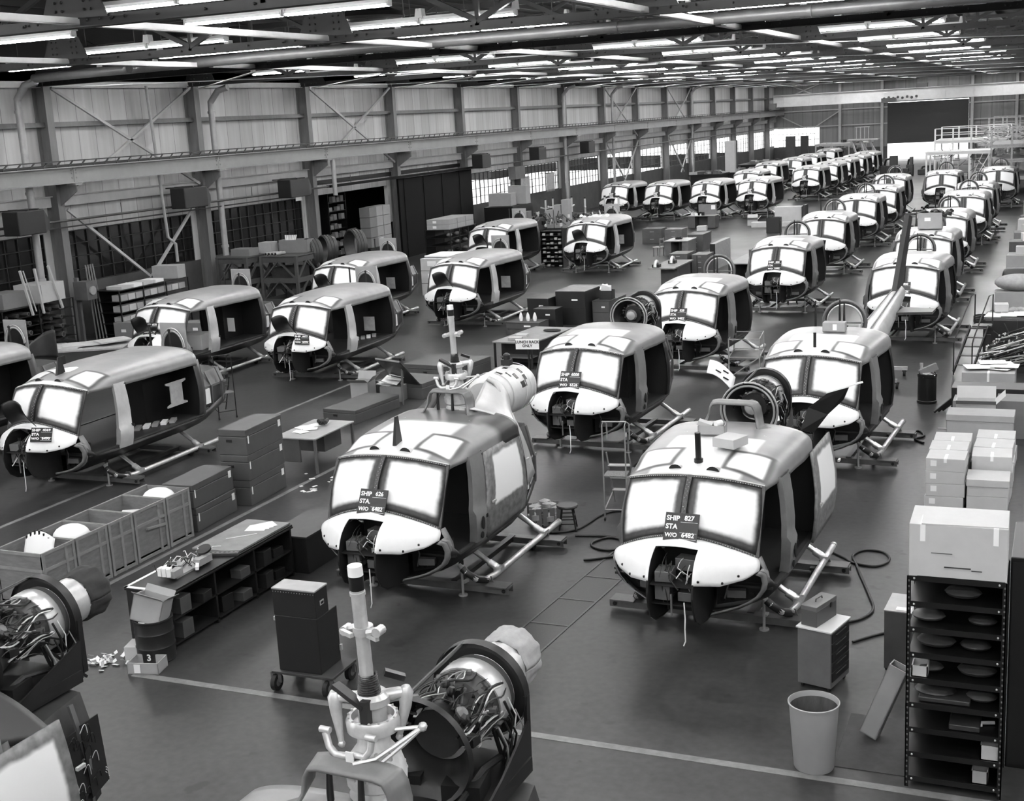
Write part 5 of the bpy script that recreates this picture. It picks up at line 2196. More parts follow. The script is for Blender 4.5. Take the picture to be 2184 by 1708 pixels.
for k in range(60):
    a, r = rnd.uniform(0, 6.28), abs(rnd.gauss(0, .17))
    b.box((r * math.cos(a) * 1.2, r * math.sin(a), rnd.uniform(.01, .05)), (rnd.uniform(.04, .1), rnd.uniform(.03, .08), .006), rot=Matrix.Rotation(rnd.uniform(-1.0, 1.0), 3, 'X') @ Matrix.Rotation(rnd.uniform(0, 3), 3, 'Z'), mi=k % 3 // 2)
tag(b.build('paper_scraps', ['paper', 'cloth_light'], loc=at(222, 1412, 0)), 'white paper scraps strewn on the floor left of the waste drum', 'litter', kind='stuff')
b = MB()
for k in range(14):
    p = at(rnd.uniform(640, 715), rnd.uniform(1010, 1050), .005)
    b.box(p, (rnd.uniform(.03, .12), rnd.uniform(.03, .1), .01), rz=rnd.uniform(0, 3))
tag(b.build('paper_scraps', 'paper'), 'paper scraps on the floor below the grey desk', 'litter', kind='stuff')

# ---- cabinet on a wheeled platform
t = thing('wheeled_cabinet', 'tall dark cabinet on a wheeled platform behind the rotor mast', 'cabinet', (-8.76, 12.92, 0), .02)
b = MB()
b.box((.05, 0, .24), (.9, .62, .035), base=True)
b.build('platform', 'mid_dark', t, bevel=.005)
for (x, y) in ((-.36, -.27), (.40, -.27), (-.36, .27), (.42, .27)):
    b = MB()
    b.tube([(x - .03, y, .11), (x + .03, y, .11)], .11, 20)
    b.tube([(x - .032, y, .11), (x + .032, y, .11)], .055, 12, mi=1)
    b.bar((x + .045, y, .11), (x + .045, y, .24), .06, .02, mi=1)
    b.bar((x - .045, y, .11), (x - .045, y, .24), .06, .02, mi=1)
    b.build('wheel', ['rubber', 'steel_grey'], t, smooth=40)
b = MB()
b.box((0, -.0, .275), (.62, .5, .75), base=True)
b.build('lower_case', 'case_dark', t, bevel=.008)
b = MB()
b.box((0, -.1, 1.026), (.62, .31, .35), base=True)
b.build('upper_case', 'case_dark', t, bevel=.008)
b = MB()
b.box((0, -.1, 1.377), (.63, .32, .02), base=True)
b.build('lid', 'steel_light', t, bevel=.004)
b = MB()
for k in range(16):
    b.ball((-.29 + .039 * k, -.262, 1.35), .006, 4)
b.box((.312, -.1, 1.2), (.012, .09, .06))
b.box((.316, -.1, 1.2), (.012, .06, .03), mi=1)
b.box((-.33, -.2, .96), (.04, .04, .05))
b.box((.33, .24, .45), (.03, .04, .08))
b.build('fittings', ['steel_light', 'black_inside'], t)

# ---- waste bin, tool cabinet, tool box, tall box, leaning carton, mat
t = thing('waste_bin', 'round grey waste bin standing empty on the front lane line', 'bin', (-2.3, 12.72, 0), 0)
b = MB()
b.lathe([(.0, .0), (.205, 0), (.215, .02), (.262, .73), (.272, .735), (.275, .755), (.262, .76), (.255, .74), (.2, .03), (.0, .025)], n=40, cap=False)
b.build('shell', mat('bin_grey', 0.36, 0.5, var=.04), t, smooth=35)
b = MB()
b.lathe([(.2515, .70), (.195, .04)], n=40, cap=False)
b.lathe([(.195, .04), (0, .035)], n=40, cap=False)
b.build('stained_lining', mat('stained', 0.12, 0.6, var=.6, scale=6, stretch=(1, 1, .3)), t, smooth=35)

t = thing('tool_cabinet', 'grey wheeled tool cabinet with pale top carrying a tool box', 'cabinet', (-2.56, 14.83, 0), -.245)
b = MB()
b.box((0, 0, .06), (.43, .56, .72), base=True)
b.build('body', 'steel_grey', t, bevel=.008)
b = MB()
b.box((0, 0, .78), (.46, .59, .02), base=True)
b.build('worktop', mat('pale_top', 0.6, 0.4), t, bevel=.003)
for k in range(5):
    b = MB()
    b.box((.218, 0, .14 + .125 * k), (.012, .5, .11), base=True)
    b.box((.228, 0, .21 + .125 * k), (.012, .3, .012), base=True, mi=1)
    b.build('drawer', ['case_dark', 'mid_dark'], t)
for sx_ in (-1, 1):
    for sy in (-1, 1):
        b = MB()
        b.tube([(sx_ * .17 - .012, sy * .22, .03), (sx_ * .17 + .012, sy * .22, .03)], .03, 12)
        b.build('caster', 'rubber', t)
t = thing('tool_box', 'small grey metal tool box on the wheeled tool cabinet', 'toolbox', (-2.62, 14.86, .80), -.245 - .08)
b = MB()
b.box((0, 0, 0), (.21, .5, .2), base=True)
b.build('body', 'case_grey', t, bevel=.006)
b = MB()
b.box((0, 0, .2), (.215, .505, .06), base=True)
b.build('lid', 'steel_grey', t, bevel=.006)
b = MB()
b.tube([(0, -.08, .26), (0, -.07, .29), (0, .07, .29), (0, .08, .26)], .008, 6)
b.box((.11, .1, .19), (.012, .04, .06))
b.build('handle', 'dark_metal', t)

t = thing('tall_box', 'tall grey wheeled box standing left of the shelf rack', 'cabinet', (-1.72, 15.62, 0), -.05)
b = MB()
b.box((0, 0, .05), (.34, .6, .76), base=True)
b.build('body', 'case_grey', t, bevel=.006)
b = MB()
b.box((0, 0, .81), (.35, .61, .012), base=True)
b.box((.05, -.2, .822), (.18, .1, .003), base=True, mi=1)
b.build('lid', ['steel_light', 'paper'], t)
for sx_ in (-1, 1):
    for sy in (-1, 1):
        b = MB()
        b.ball((sx_ * .14, sy * .25, .027), .027, 8)
        b.build('caster', 'rubber', t)
t = open_box('long open carton leaning against the shelf rack', (-1.80, 13.56, .02), (.2, .16, .92), 'carton', .0, name='long_carton')
t.rotation_euler = (-.04, .36, -.2)
t.location = (-1.83, 13.55, .05)
b = MB()
b.box((0, 0, 0), (.78, 1.3, .008), base=True)
tag(b.build('floor_mat', mat('mat_grey', 0.075, 0.7, var=.3, scale=7), loc=(-1.72, 13.42, .0), bevel=.003), 'dark floor mat under the leaning carton', 'mat')

# ---- shelf rack with the huge carton
t = thing('shelf_rack', 'tall black steel shelf rack at the right edge with a huge carton on top', 'rack', (-.875, 12.95, 0), 0)
RW, RD, RH = .9, .72, 2.32
for sx_ in (-1, 1):
    for sy in (-1, 1):
        b = MB()
        b.box((sx_ * RW / 2, sy * RD / 2, 0), (.04, .012, RH), base=True)
        b.box((sx_ * (RW / 2 + .014), sy * (RD / 2 - .014), 0), (.012, .04, RH), base=True)
        for k in range(38):
            b.box((sx_ * RW / 2, sy * RD / 2 - (.008 if sy < 0 else -.008), .05 + k * .06), (.014, .004, .02), mi=1)
        b.build('post', ['rack_black', 'steel_grey'], t)
SZ = [.12 + .275 * k for k in range(9)]
for z in SZ:
    b = MB()
    b.box((0, 0, z - .035), (RW, RD, .03), base=True)
    b.box((0, -RD / 2, z - .05), (RW, .015, .06), base=True)
    for sx_ in (-.4, .4):
        b.ball((sx_, -RD / 2 - .012, z - .02), .012, 5, mi=1)
    b.build('shelf', ['rack_black', 'light_metal'], t)
b = MB()
b.box((0, RD / 2, .0), (RW, .01, RH), base=True)
b.box((RW / 2, 0, 0), (.008, RD, RH), base=True)
b.build('back_panel', 'black_paint', t)
for k, (x, z, w, h, m_) in enumerate(((-.34, 4, .16, .12, 'carton_light'), (.36, 1, .2, .16, 'carton_light'), (.26, 0, .16, .14, 'carton'), (.1, 2, .3, .06, 'mid_dark'), (-.1, 3, .5, .05, 'mid_dark'))):
    if k < 3:
        open_box('small carton at the front edge of the %s rack shelf from below' % NTH[z], (-.875 + x, 12.72, SZ[z]), (w, .2, h), m_, 0, 'cartons on the rack shelves')
    else:
        b = MB()
        b.box((0, 0, 0), (w, .3, h), base=True)
        tag(b.build('metal_part', m_, loc=(-.875 + x, 12.8, SZ[z]), bevel=.01), 'dark flat part on the %s rack shelf from below' % NTH[z], 'part')
for k, (x, z, r) in enumerate(((.05, 7, .14), (.24, 6, .11), (-.28, 6, .13), (-.2, 5, .15), (.18, 5, .12), (-.25, 4, .1), (.2, 4, .15), (-.2, 3, .16), (.25, 3, .12))):
    b = MB()
    b.ball((0, 0, 0), r, 12, sc=(1.3, 1, .42))
    tag(b.build('bagged_part', ('cloth_dark', 'mid_dark', 'case_grey')[k % 3], loc=(-.875 + x, 12.85, SZ[z] + r * .42 - .005), smooth=60), 'rounded bagged part, %s on the %s rack shelf from below' % (('left' if x < 0 else 'right'), NTH[z]), 'part', 'bagged parts on the rack shelves')
for k in range(2):
    b = MB()
    b.tube([(-.1, 0, 0), (.14, .05, 0)], .018, 8)
    tag(b.build('white_tube', 'paper', loc=(-.75 + .12 * k, 12.75 + .08 * k, SZ[2] + .02 + .0 * k), rz=.1 * k), '%s white tube on the third rack shelf from below' % ('left' if k == 0 else 'right'), 'tube', 'white tubes on the rack')
t = carton('huge pale carton with white tape on top of the black shelf rack', (-.875, 12.9, 2.32), (.92, .62, .55), 'carton_light', .02, strips=((-.36, 0), (.38, 0)))
b = MB()
b.box((.05, -.08, .555), (.8, .45, .012), rz=.03)
b.build('flap', 'carton_light', t)
b = MB()
b.box((.0, -.316, .12), (.25, .003, .012), mi=1)
b.box((.18, -.316, .1), (.1, .003, .01), mi=1)
b.box((-.15, -.316, .26), (.2, .003, .006), mi=1)
b.build('scuff_mark', ['carton_light', 'mid_dark'], t)

t = thing('tall_locker', 'tall black locker right of the shelf rack, cut by the right edge', 'cabinet', (-.02, 13.9, 0), 0)
b = MB()
b.box((0, 0, 0), (.76, 1.2, 2.35), base=True)
b.build('body', 'black_paint', t, bevel=.01)
b = MB()
b.box((0, -.605, .05), (.72, .012, 2.25), base=True)
b.build('door', 'case_dark', t)

# ---- pale carton stacks further back on the right
GC = 'pale cartons stacked along the right edge'
for r_ in range(3):
    for k in range(4):
        carton('pale carton, left stack behind the huge carton, %s row, %s layer' % (NTH[r_], ['bottom', 'second', 'third', 'top'][k]), (-1.78 + .015 * ((k + r_) % 2), 22.55 + .64 * r_, .226 * k), (.64, .61, .224), 'carton_light', .02 * ((k * 7 + r_) % 3 - 1), GC, strips=((0, 0),) if k == 3 else (), lbl=(-.3, .6, .1, .1) if r_ == 0 else None)
for k in range(2):
    carton('pale carton of the short front stack on the right, %s layer' % ['lower', 'upper'][k], (-1.08, 22.5, .285 * k), (.66, .62, .283), 'carton_light', .02 * k, GC, lid=(k == 1), strips=())
for r_ in range(3):
    for k in range(3):
        carton('pale carton, right stack, %s row, %s layer' % (NTH[r_], ['bottom', 'middle', 'top'][k]), (-1.06 + .02 * (k % 2), 23.2 + .66 * r_, .27 * k), (.66, .62, .268), 'carton_light', .03 * ((k + r_) % 3 - 1), GC, strips=((0, 0),) if k == 2 else ())
carton('wide flat pale carton lying behind the carton stacks', (-1.4, 25.6, 0), (1.2, .6, .95), 'carton', 0, GC, strips=(), lid=True)
open_box('open carton with raised flap behind the carton stacks', (-1.55, 26.6, 0), (.75, .6, .95), 'carton_light', .05, GC, flaps=.25)
carton('taped carton with two white bands before the dark cartons', (-1.65, 27.6, 0), (.8, .6, .78), 'carton', 0, GC, strips=((-.2, 0), (.05, 0), (.3, 0)))
carton('dark carton right of the taped carton', (-.75, 27.7, 0), (.9, .7, .8), 'carton_dark', 0, GC, strips=())
carton('long dark box behind the taped carton', (-1.4, 28.6, 0), (1.5, .7, .85), 'case_dark', 0, GC, strips=())
carton('large carton with open top flaps and paper label at the right edge', (-1.5, 30.4, 0), (1.12, 1.0, .85), 'carton', 0, GC, strips=((0, 0),), lbl=(-.05, .4, .22, .12))
b = MB()
for k in range(5):
    b.box((rnd.uniform(-.3, .3), rnd.uniform(-.3, .3), .02 + .015 * k), (.6, .5, .012), rot=Matrix.Rotation(rnd.uniform(-.06, .06), 3, 'X') @ Matrix.Rotation(rnd.uniform(-.3, .3), 3, 'Z'))
tag(b.build('wrapping_sheet', 'paper', loc=(-1.45, 30.5, .86)), 'white wrapping sheets heaped on the large labelled carton', 'sheets', kind='stuff')
for k in range(3):
    b = MB()
    b.bar((-.25, -.2, .02), (.35, .4, .45), .03, .05)
    tag(b.build('angle_bar', 'dark_metal', loc=(-2.35 + .08 * k, 29.6 + .12 * k, .0)), '%s dark bar leaning on the large labelled carton' % ['left', 'middle', 'right'][k], 'bar', 'dark bars beside the large carton')

# ---- rubbish drum on the floor behind
t = thing('fibre_drum', 'dark fibre drum heaped with rubbish beside the right aisle', 'drum', (-2.86, 30.45, 0), 0)
b = MB()
b.lathe([(.215, 0), (.225, .01), (.225, .06), (.21, .07), (.21, .62), (.222, .63), (.222, .7), (.2, .7), (.2, .1)], n=28, cap=False)
b.lathe([(.2, .1), (0, .1)], n=28, cap=False)
b.build('shell', 'black_paint', t, smooth=35)
b = MB()
for k in range(22):
    a, r = rnd.uniform(0, 6.28), rnd.uniform(0, .15)
    b.box((r * math.cos(a), r * math.sin(a), .62 + rnd.uniform(0, .12)), (.14, .12, .02), rot=Matrix.Rotation(rnd.uniform(-1, 1), 3, 'X') @ Matrix.Rotation(rnd.uniform(0, 3), 3, 'Z'), mi=k % 2)
tag(b.build('waste_paper', ['cloth_light', 'paper'], loc=(-2.86, 30.45, 0)), 'crumpled rubbish heaped in the fibre drum', 'waste', kind='stuff')
t = carton('flattened grey carton sticking out of the fibre drum', (-2.8, 30.42, .72), (.42, .1, .16), 'carton_dark', .3, strips=())
t.rotation_euler = (0, -.4, .3)
b = MB()
b.tube([(0, 0, 0), (-.02, .02, .16)], [.05, .03], 8)
b.tube([(-.02, .02, .16), (-.02, .02, .22)], .04, 8)
tag(b.build('bottle', 'cloth_light', loc=(-2.98, 30.5, .70), smooth=40), 'pale bottle poking out of the fibre drum', 'bottle')
t = thing('caster_trolley', 'pale frame on casters beside the fuselage behind the fibre drum', 'trolley', (-4.0, 32.6, 0), 0)
b = MB()
b.box((0, .8, .16), (.75, .1, .08), base=True)
b.box((0, -.75, .16), (.6, .1, .08), base=True)
b.box((-.1, 0, .16), (.1, 1.5, .06), base=True)
b.build('frame', 'cloth_light', t)
for (x, y) in ((.3, .8), (.3, -.75), (-.3, .8)):
    b = MB()
    b.tube([(x - .03, y, .08), (x + .03, y, .08)], .08, 12)
    b.box((x, y, .14), (.1, .1, .04))
    b.build('caster', 'rubber', t, smooth=40)

# ---- access stair with hand rails, rods, covered stand on the right
t = thing('access_stair', 'narrow dark access stair with hand rails beside the right aisle', 'stair', (-2.3, 33.6, 0), 0)
for sx_ in (-.22, .22):
    b = MB()
    b.bar((sx_, 0, .1), (sx_ + .3, 1.35, 1.05), .04, .08)
    b.build('stringer', 'dark_metal', t)
    b = MB()
    b.tube([(sx_, .0, .02), (sx_, 0, .85), (sx_ + .02, .1, .95), (sx_ + .3, 1.35, 1.85), (sx_ + .38, 1.7, 1.85), (sx_ + .38, 1.7, 1.05)], .018, 6)
    b.build('hand_rail', 'dark_metal', t, smooth=40)
b = MB()
for k in range(5):
    f = (k + .8) / 5
    b.box((.3 * f, 1.35 * f, .1 + .95 * f), (.42, .18, .02))
b.box((.36, 1.55, 1.05), (.48, .4, .03))
b.build('tread', 'mid_dark', t)
t = thing('engine_case', 'dark case with a radial rib pattern on its face at the right edge', 'case', (-1.2, 36.3, 0), 0)
b = MB()
b.box((0, 0, 0), (1.5, 1.3, 1.15), base=True)
b.build('body', 'dark_primer', t, bevel=.06)
b = MB()
for k in range(7):
    a = PI * (k + .5) / 7
    b.bar((.1, -.67, .35), (.1 + .75 * math.cos(a), -.67, .35 + .75 * math.sin(a)), .02, .02)
b.build('rib', 'mid_dark', t)
for k in range(4):
    b = MB()
    b.box((0, 0, 0), (.42, .7, .012), rz=.1 * (k - 1), base=True)
    tag(b.build('white_sheet', 'paper', loc=(-1.7 + .36 * k, 36.2 + .05 * k, 1.152 + .012 * k)), '%s of four white sheets lying on the radial-ribbed case' % NTH[k], 'sheet', 'white sheets on the case')
carton('small pale carton on the white sheets over the ribbed case', (-1.55, 36.65, 1.2), (.35, .4, .2), 'carton_light', .1, strips=())
b = MB()
for k in range(200):
    x = rnd.uniform(-.1, 1.0)
    z = .1 + rnd.uniform(0, .95) * min(1, x + .5)
    y = rnd.uniform(0, .5)
    b.tube([(x - .1, y, z), (x + .9, y + rnd.uniform(-.3, .6), z + .25 + rnd.uniform(-.1, .15))], rnd.choice((.012, .018)), 5, mi=k % 3 // 2)
    b.ball((x - .1, y, z), .028, 5, mi=1)
tag(b.build('control_rods', ['dark_metal', 'light_metal'], loc=(-1.75, 34.0, 0), smooth=40), 'heap of metal rods before the radial-ribbed case', 'rods', kind='stuff')
b = MB()
b.box((-.1, .4, 0), (.1, .1, .9), base=True)
b.box((.9, .3, 0), (1.3, .8, .18), base=True)
tag(b.build('rod_pallet', 'rack_black', loc=(-1.65, 34.2, 0)), 'low black pallet under the heap of rods', 'pallet')
# clutter beyond, right edge
carton('big printed carton under the white bag at the right edge', (-1.45, 41.6, .5), (1.0, .8, .55), 'carton', 0, strips=())
carton('grey crate carrying the big printed carton at the right edge', (-1.4, 41.7, 0), (1.3, 1.2, .5), 'case_grey', 0, strips=())
b = MB()
b.ball((0, 0, 0), .62, 18, sc=(1.1, .7, .42))
tag(b.build('white_bag', 'cloth_light', loc=(-1.3, 41.6, 1.3), smooth=70), 'large white padded bag on the big printed carton', 'bag')
b = MB()
for k in range(12):
    b.ball((rnd.uniform(-.5, .5), rnd.uniform(-.2, .2), .1), rnd.uniform(.08, .16), 8, sc=(1.3, 1, .7))
tag(b.build('padding', 'cloth_light', loc=(-1.3, 40.75, .48), smooth=60), 'crumpled white padding before the big printed carton', 'padding', kind='stuff')
carton('low dark crate carrying the white padding', (-1.3, 40.75, 0), (1.2, .6, .5), 'case_dark', 0, strips=())
t = thing('cable_coil', 'dark coil of cable beside the big printed carton', 'cable', (-2.35, 42.0, 0), 0)
b = MB()
for k in range(4):
    b.tube([(.22 * math.cos(a * PI / 10), .3 * math.sin(a * PI / 10), .03 + .05 * k) for a in range(20)], .025, 6, closed=True)
b.build('coil', 'cable', t, smooth=40)
t = thing('pressure_tank', 'dark horizontal tank lying behind the white bag', 'tank', (-1.2, 48.5, .45), 0)
b = MB()
b.tube([(-.85, 0, 0), (-.8, 0, 0), (-.7, 0, 0), (.9, 0, 0)], [.2, .36, .42, .42], 18)
b.build('shell', 'dark_metal', t, smooth=40)
b = MB()
for x in (-.4, .4):
    b.box((x, 0, -.43), (.1, .7, .1))
b.build('cradle', 'rack_black', t)
for k, (y, w, h, m_) in enumerate(((52.5, 1.0, .9, 'carton'), (55.5, 1.1, 1.1, 'case_grey'), (60, 1.1, 1.0, 'carton_dark'), (64, 1.0, 1.2, 'carton_light'), (69, 1.2, .9, 'case_grey'), (74, 1.2, 1.2, 'carton'))):
    carton('%s box along the right aisle beyond the dark tank' % NTH[k], (-1.55, y, 0), (w, 1.1, h), m_, .05 * (k % 3 - 1), 'boxes along the far right aisle', strips=())
    carton('%s small box stacked on the boxes beyond the dark tank' % NTH[k], (-1.5 + .1 * (k % 2), y, h), (.5, .5, .3), ('carton_light', 'paper')[k % 2], .2 * (k % 3), 'small boxes on the far right boxes', strips=())

# ---- stool, wrapped box, platform ladder, hoses
def stool(label, loc, h=.45, r=.18, group=None, m='mid_dark'):
    t = thing('stool', label, 'stool', loc, .3, group)
    b = MB()
    b.lathe([(0, h - .045), (r, h - .045), (r + .01, h - .02), (r, h), (0, h + .005)], n=20, cap=False)
    b.build('seat', m, t, smooth=40)
    for k in range(4):
        a = PI / 4 + k * PI / 2
        b = MB()
        b.tube([(r * .7 * math.cos(a), r * .7 * math.sin(a), h - .05), (r * 1.15 * math.cos(a), r * 1.15 * math.sin(a), 0)], .016, 6)
        b.build('leg', 'dark_metal', t)
    for z in (.13, .26):
        b = MB()
        rr_ = r * lerp(1.12, .72, z / h)
        b.tube([(rr_ * math.cos(PI / 4 + k * PI / 2), rr_ * math.sin(PI / 4 + k * PI / 2), z) for k in range(4)], .011, 6, closed=True)
        b.build('stretcher', 'dark_metal', t)
    return t


stool('low dark stool standing behind the skid of the white-windowed fuselage', (-7.76, 19.65, 0), .45, .18)
stool('dark stool under the nose of the fuselage beside the small desk', at(1690, 648, 0), .5, .2)
t = thing('wrapped_crate', 'low slatted crate with crumpled wrapping beside the stool', 'crate', (-8.3, 19.9, 0), .5)
b = MB()
for k in range(5):
    b.box((-.24 + .12 * k, -.2, .0), (.09, .02, .32), base=True)
    b.box((-.24 + .12 * k, .2, .0), (.09, .02, .32), base=True)
b.box((0, 0, .02), (.56, .4, .02), base=True)
b.build('slats', 'carton_dark', t)
b = MB()
for k in range(14):
    b.ball((rnd.uniform(-.2, .2), rnd.uniform(-.14, .14), rnd.uniform(.12, .36)), rnd.uniform(.07, .13), 7, sc=(1.2, 1, .8))
tag(b.build('wrapping', 'cloth_light', loc=(-8.3, 19.9, 0), rz=.5, smooth=60), 'crumpled pale wrapping in the slatted crate beside the stool', 'wrapping', kind='stuff')


def platform_ladder(label, loc, rz, h=1.15, w=.4, m='steel_light', name='platform_ladder'):
    t = thing(name, label, 'ladder', loc, rz)
    for s in (-1, 1):
        b = MB()
        b.tube([(s * w / 2, 0, .04), (s * w / 2, .02, h + .55), (s * w / 2, .12, h + .62), (s * w / 2, .45, h + .5), (s * w / 2, .5, h + .2)], .014, 6)
        b.build('front_rail', m, t, smooth=40)
        b = MB()
        b.tube([(s * w / 2, .35, h), (s * w / 2, 1.0, .04)], .014, 6)
        b.build('stringer', m, t)
        b = MB()
        b.tube([(s * w / 2 - .015, 0, .03), (s * w / 2 + .015, 0, .03)], .03, 10)
        b.build('caster', 'rubber', t)
    b = MB()
    b.box((0, .18, h - .35), (w, .36, .02))
    b.build('platform', mat('tread_plate', 0.2, 0.5, var=.6, scale=40), t)
    b = MB()
    for k in range(3):
        f = .25 + .25 * k
        b.box((0, lerp(.35, 1.0, f), lerp(h, .04, f)), (w, .14, .015))
    b.tube([(-w / 2, .0, .2), (w / 2, 0, .2)], .012, 6)
    b.tube([(-w / 2, .0, .2), (-w / 2, .8, .28)], .012, 6)
    b.tube([(-w / 2, .1, h + .62), (w / 2, .1, h + .62)], .014, 6)
    b.build('step', m, t)
    return t


platform_ladder('light platform ladder beside the left of the SHIP 827 fuselage', (-7.1, 20.3, 0), .15)
platform_ladder('dark stepladder behind the SHIP 4069 fuselage', at(487, 893, 0), .9, 1.0, .45, 'dark_metal')
t = thing('work_stand', 'light tubular work stand beside the SHIP 828 fuselage', 'stand', (-7.75, 33.2, 0), .12)
for sx_ in (-.4, .4):
    for sy in (-.6, .6):
        b = MB()
        b.tube([(sx_, sy, 0), (sx_, sy, 1.05)], .018, 6)
        b.build('post', 'steel_light', t)
b = MB()
for z in (.55, 1.03):
    b.tube([(-.4, -.6, z), (.4, -.6, z), (.4, .6, z), (-.4, .6, z)], .016, 6, closed=True)
b.tube([(-.4, -.6, .0), (.4, -.6, .55)], .014, 6)
b.build('rail', 'steel_light', t)
b = MB()
b.box((0, 0, .5), (.8, 1.2, .03))
b.build('platform', 'steel_grey', t)

def hose(label, pts, r=.02):
    P_ = [Vector((p[0], p[1], r)) for p in pts]
    out = []
    for i in range(len(P_) - 1):
        p0, p1, p2, p3 = P_[max(i - 1, 0)], P_[i], P_[i + 1], P_[min(i + 2, len(P_) - 1)]
        for k in range(6):
            s = k / 6
            out.append(.5 * ((2 * p1) + (p2 - p0) * s + (2 * p0 - 5 * p1 + 4 * p2 - p3) * s * s + (3 * p1 - p0 - 3 * p2 + p3) * s ** 3))
    out.append(P_[-1])
    t = thing('air_hose', label, 'hose', (0, 0, 0))
    b = MB()
    b.tube(out, r, 7)
    b.build('hose', 'cable', t, smooth=60)
    return t


hose('dark air hose looping on the floor right of the SHIP 827 fuselage', [(-3.3, 19.6), (-3.0, 19.3), (-2.84, 19.11), (-2.5, 19.05), (-2.34, 19.35), (-2.45, 19.7), (-2.75, 19.75), (-2.9, 19.45), (-2.8, 19.1), (-2.66, 18.6), (-2.45, 17.9), (-2.3, 17.3), (-2.42, 16.9), (-2.65, 16.7), (-2.95, 16.5)])
hose('dark air hose running from the tool cabinet to the tall box', [(-2.4, 16.1), (-2.2, 16.35), (-2.0, 16.55), (-1.85, 16.6)], .018)
hose('dark air hose curling on the floor between the two front fuselages', [(-8.1, 19.3), (-7.6, 19.6), (-7.44, 20.5), (-7.2, 20.8), (-6.95, 20.7)])
hose('dark hose ring lying on the floor grating', [(-7.5, 19.3), (-6.9, 19.4), (-6.6, 19.2), (-6.6, 18.8), (-6.9, 18.75), (-7.1, 19.0), (-6.9, 19.35), (-6.55, 19.15), (-6.45, 18.6), (-6.75, 18.3), (-6.95, 18.2)])
hose('dark hose tail beside the skid of the fuselage with the tail boom', [(-3.0, 27.2), (-2.75, 27.6), (-2.6, 27.2), (-2.75, 26.9), (-2.55, 26.6)], .025)

# ---- cartons on the roofs
def on_roof(key, x, y):
    t = HELI[key]
    yr = 4.15 if key[0] in 'l' else 2.92
    c, s = math.cos(t.rotation_euler.z), math.sin(t.rotation_euler.z)
    v = min(max((y - .571) / (yr - .571), 0), 1)
    z = 2.515 if yr < 3 else 2.44
    return Vector((t.location.x + c * x - s * y, t.location.y + s * x + c * y, z + t.location.z))


t = open_box('open carton with a roll and packing on the SHIP 827 roof', on_roof('d1', -.14, 2.1), (.38, .24, .13), 'carton', .12, flaps=.0)
b = MB()
b.tube([(.05, -.03, .14), (.12, .05, .14)], .045, 12)
tag(b.build('tape_roll', 'paper', loc=t.location, rz=.12, smooth=40), 'white tape roll in the open carton on the SHIP 827 roof', 'roll')
b = MB()
b.box((-.1, .02, .13), (.2, .16, .06), rot=Matrix.Rotation(.3, 3, 'Y'))
tag(b.build('packing_piece', 'carton_light', loc=t.location, rz=.12), 'pale packing block in the open carton on the SHIP 827 roof', 'packing')
carton('flat white carton on the right of the SHIP 827 roof', on_roof('d1', .27, 1.55) - Vector((0, 0, .015)), (.34, .36, .13), 'carton_light', -.35, strips=())
carton('small carton with white label on the roof before the tail boom', on_roof('d2', .1, 2.3), (.44, .26, .18), 'carton', .0, strips=(), lbl=(.05, .5, .08, .12))
t = open_box('big open carton full of parts on the roof behind the fin', on_roof('d4', .1, 1.9), (.8, .6, .55), 'carton', .05, lbl=(-.1, .6, .2, .12))
b = MB()
for k in range(40):
    b.box((rnd.uniform(-.3, .7), rnd.uniform(-.2, .2), .42 + rnd.uniform(0, .2)), (.15, .1, .03), rot=Matrix.Rotation(rnd.uniform(-1, 1), 3, 'X') @ Matrix.Rotation(rnd.uniform(0, 3), 3, 'Z'))
tag(b.build('packing_parts', 'mid_dark', loc=t.location), 'dark parts spilling from the big open carton on a roof', 'parts', kind='stuff')
b = MB()
for k in range(26):
    b.ball((rnd.gauss(0, .35), rnd.gauss(0, .14), rnd.uniform(.02, .1)), rnd.uniform(.05, .1), 6, sc=(1.3, 1, .8))
tag(b.build('crumpled_paper', 'paper', loc=on_roof('l7', -.1, 2.4), smooth=40), 'crumpled white paper on the roof before the gearbox stands', 'paper', kind='stuff')
b = MB()
b.grid(lambda u, v: Vector((-.3 + .6 * u, -.55 + 1.1 * v, .004 + .03 * math.sin(u * 3))), 6, 6)
tag(b.build('white_sheet', 'paper', loc=on_roof('l1', -.1, 1.7), rz=-.5, solid=.01), 'white sheet lying on the SHIP 4069 roof', 'sheet')
for (key, x, y, z, lab) in (('l1', .75, 3.0, .92, 'bundle of white tubes on the cabin floor marked SHIP 4069'), ('l3', .5, 3.2, .92, 'white part on the cabin floor marked SHIP 4677')):
    T_ = HELI[key].location
    b = MB()
    for k in range(5):
        b.box((.08 * k, .2 * k - .4, .03), (.12, .35, .06), rz=.5, mi=k % 2)
    tag(b.build('loose_parts', ['steel_light', 'paper'], loc=(T_.x + x - .2, T_.y + y, z - .06)), lab, 'parts', kind='stuff')
# folded sheet hung in the SHIP 4069 cabin
b = MB()
b.grid(lambda u, v: Vector((0, lerp(-.28, .28, u) * (1.25 if v < .1 or v > .9 else .75), .55 * v)), 8, 14)
tag(b.build('hung_sheet', 'cloth_light', loc=(-18.0, 22.35, 1.2), solid=.02), 'pale sheet with wide ends hung in the SHIP 4069 cabin', 'sheet')
carton('open flat carton seen through the pilot door by the left shelves', (-23.7, 30.5, .86), (.8, .7, .45), 'carton_light', .2, strips=())
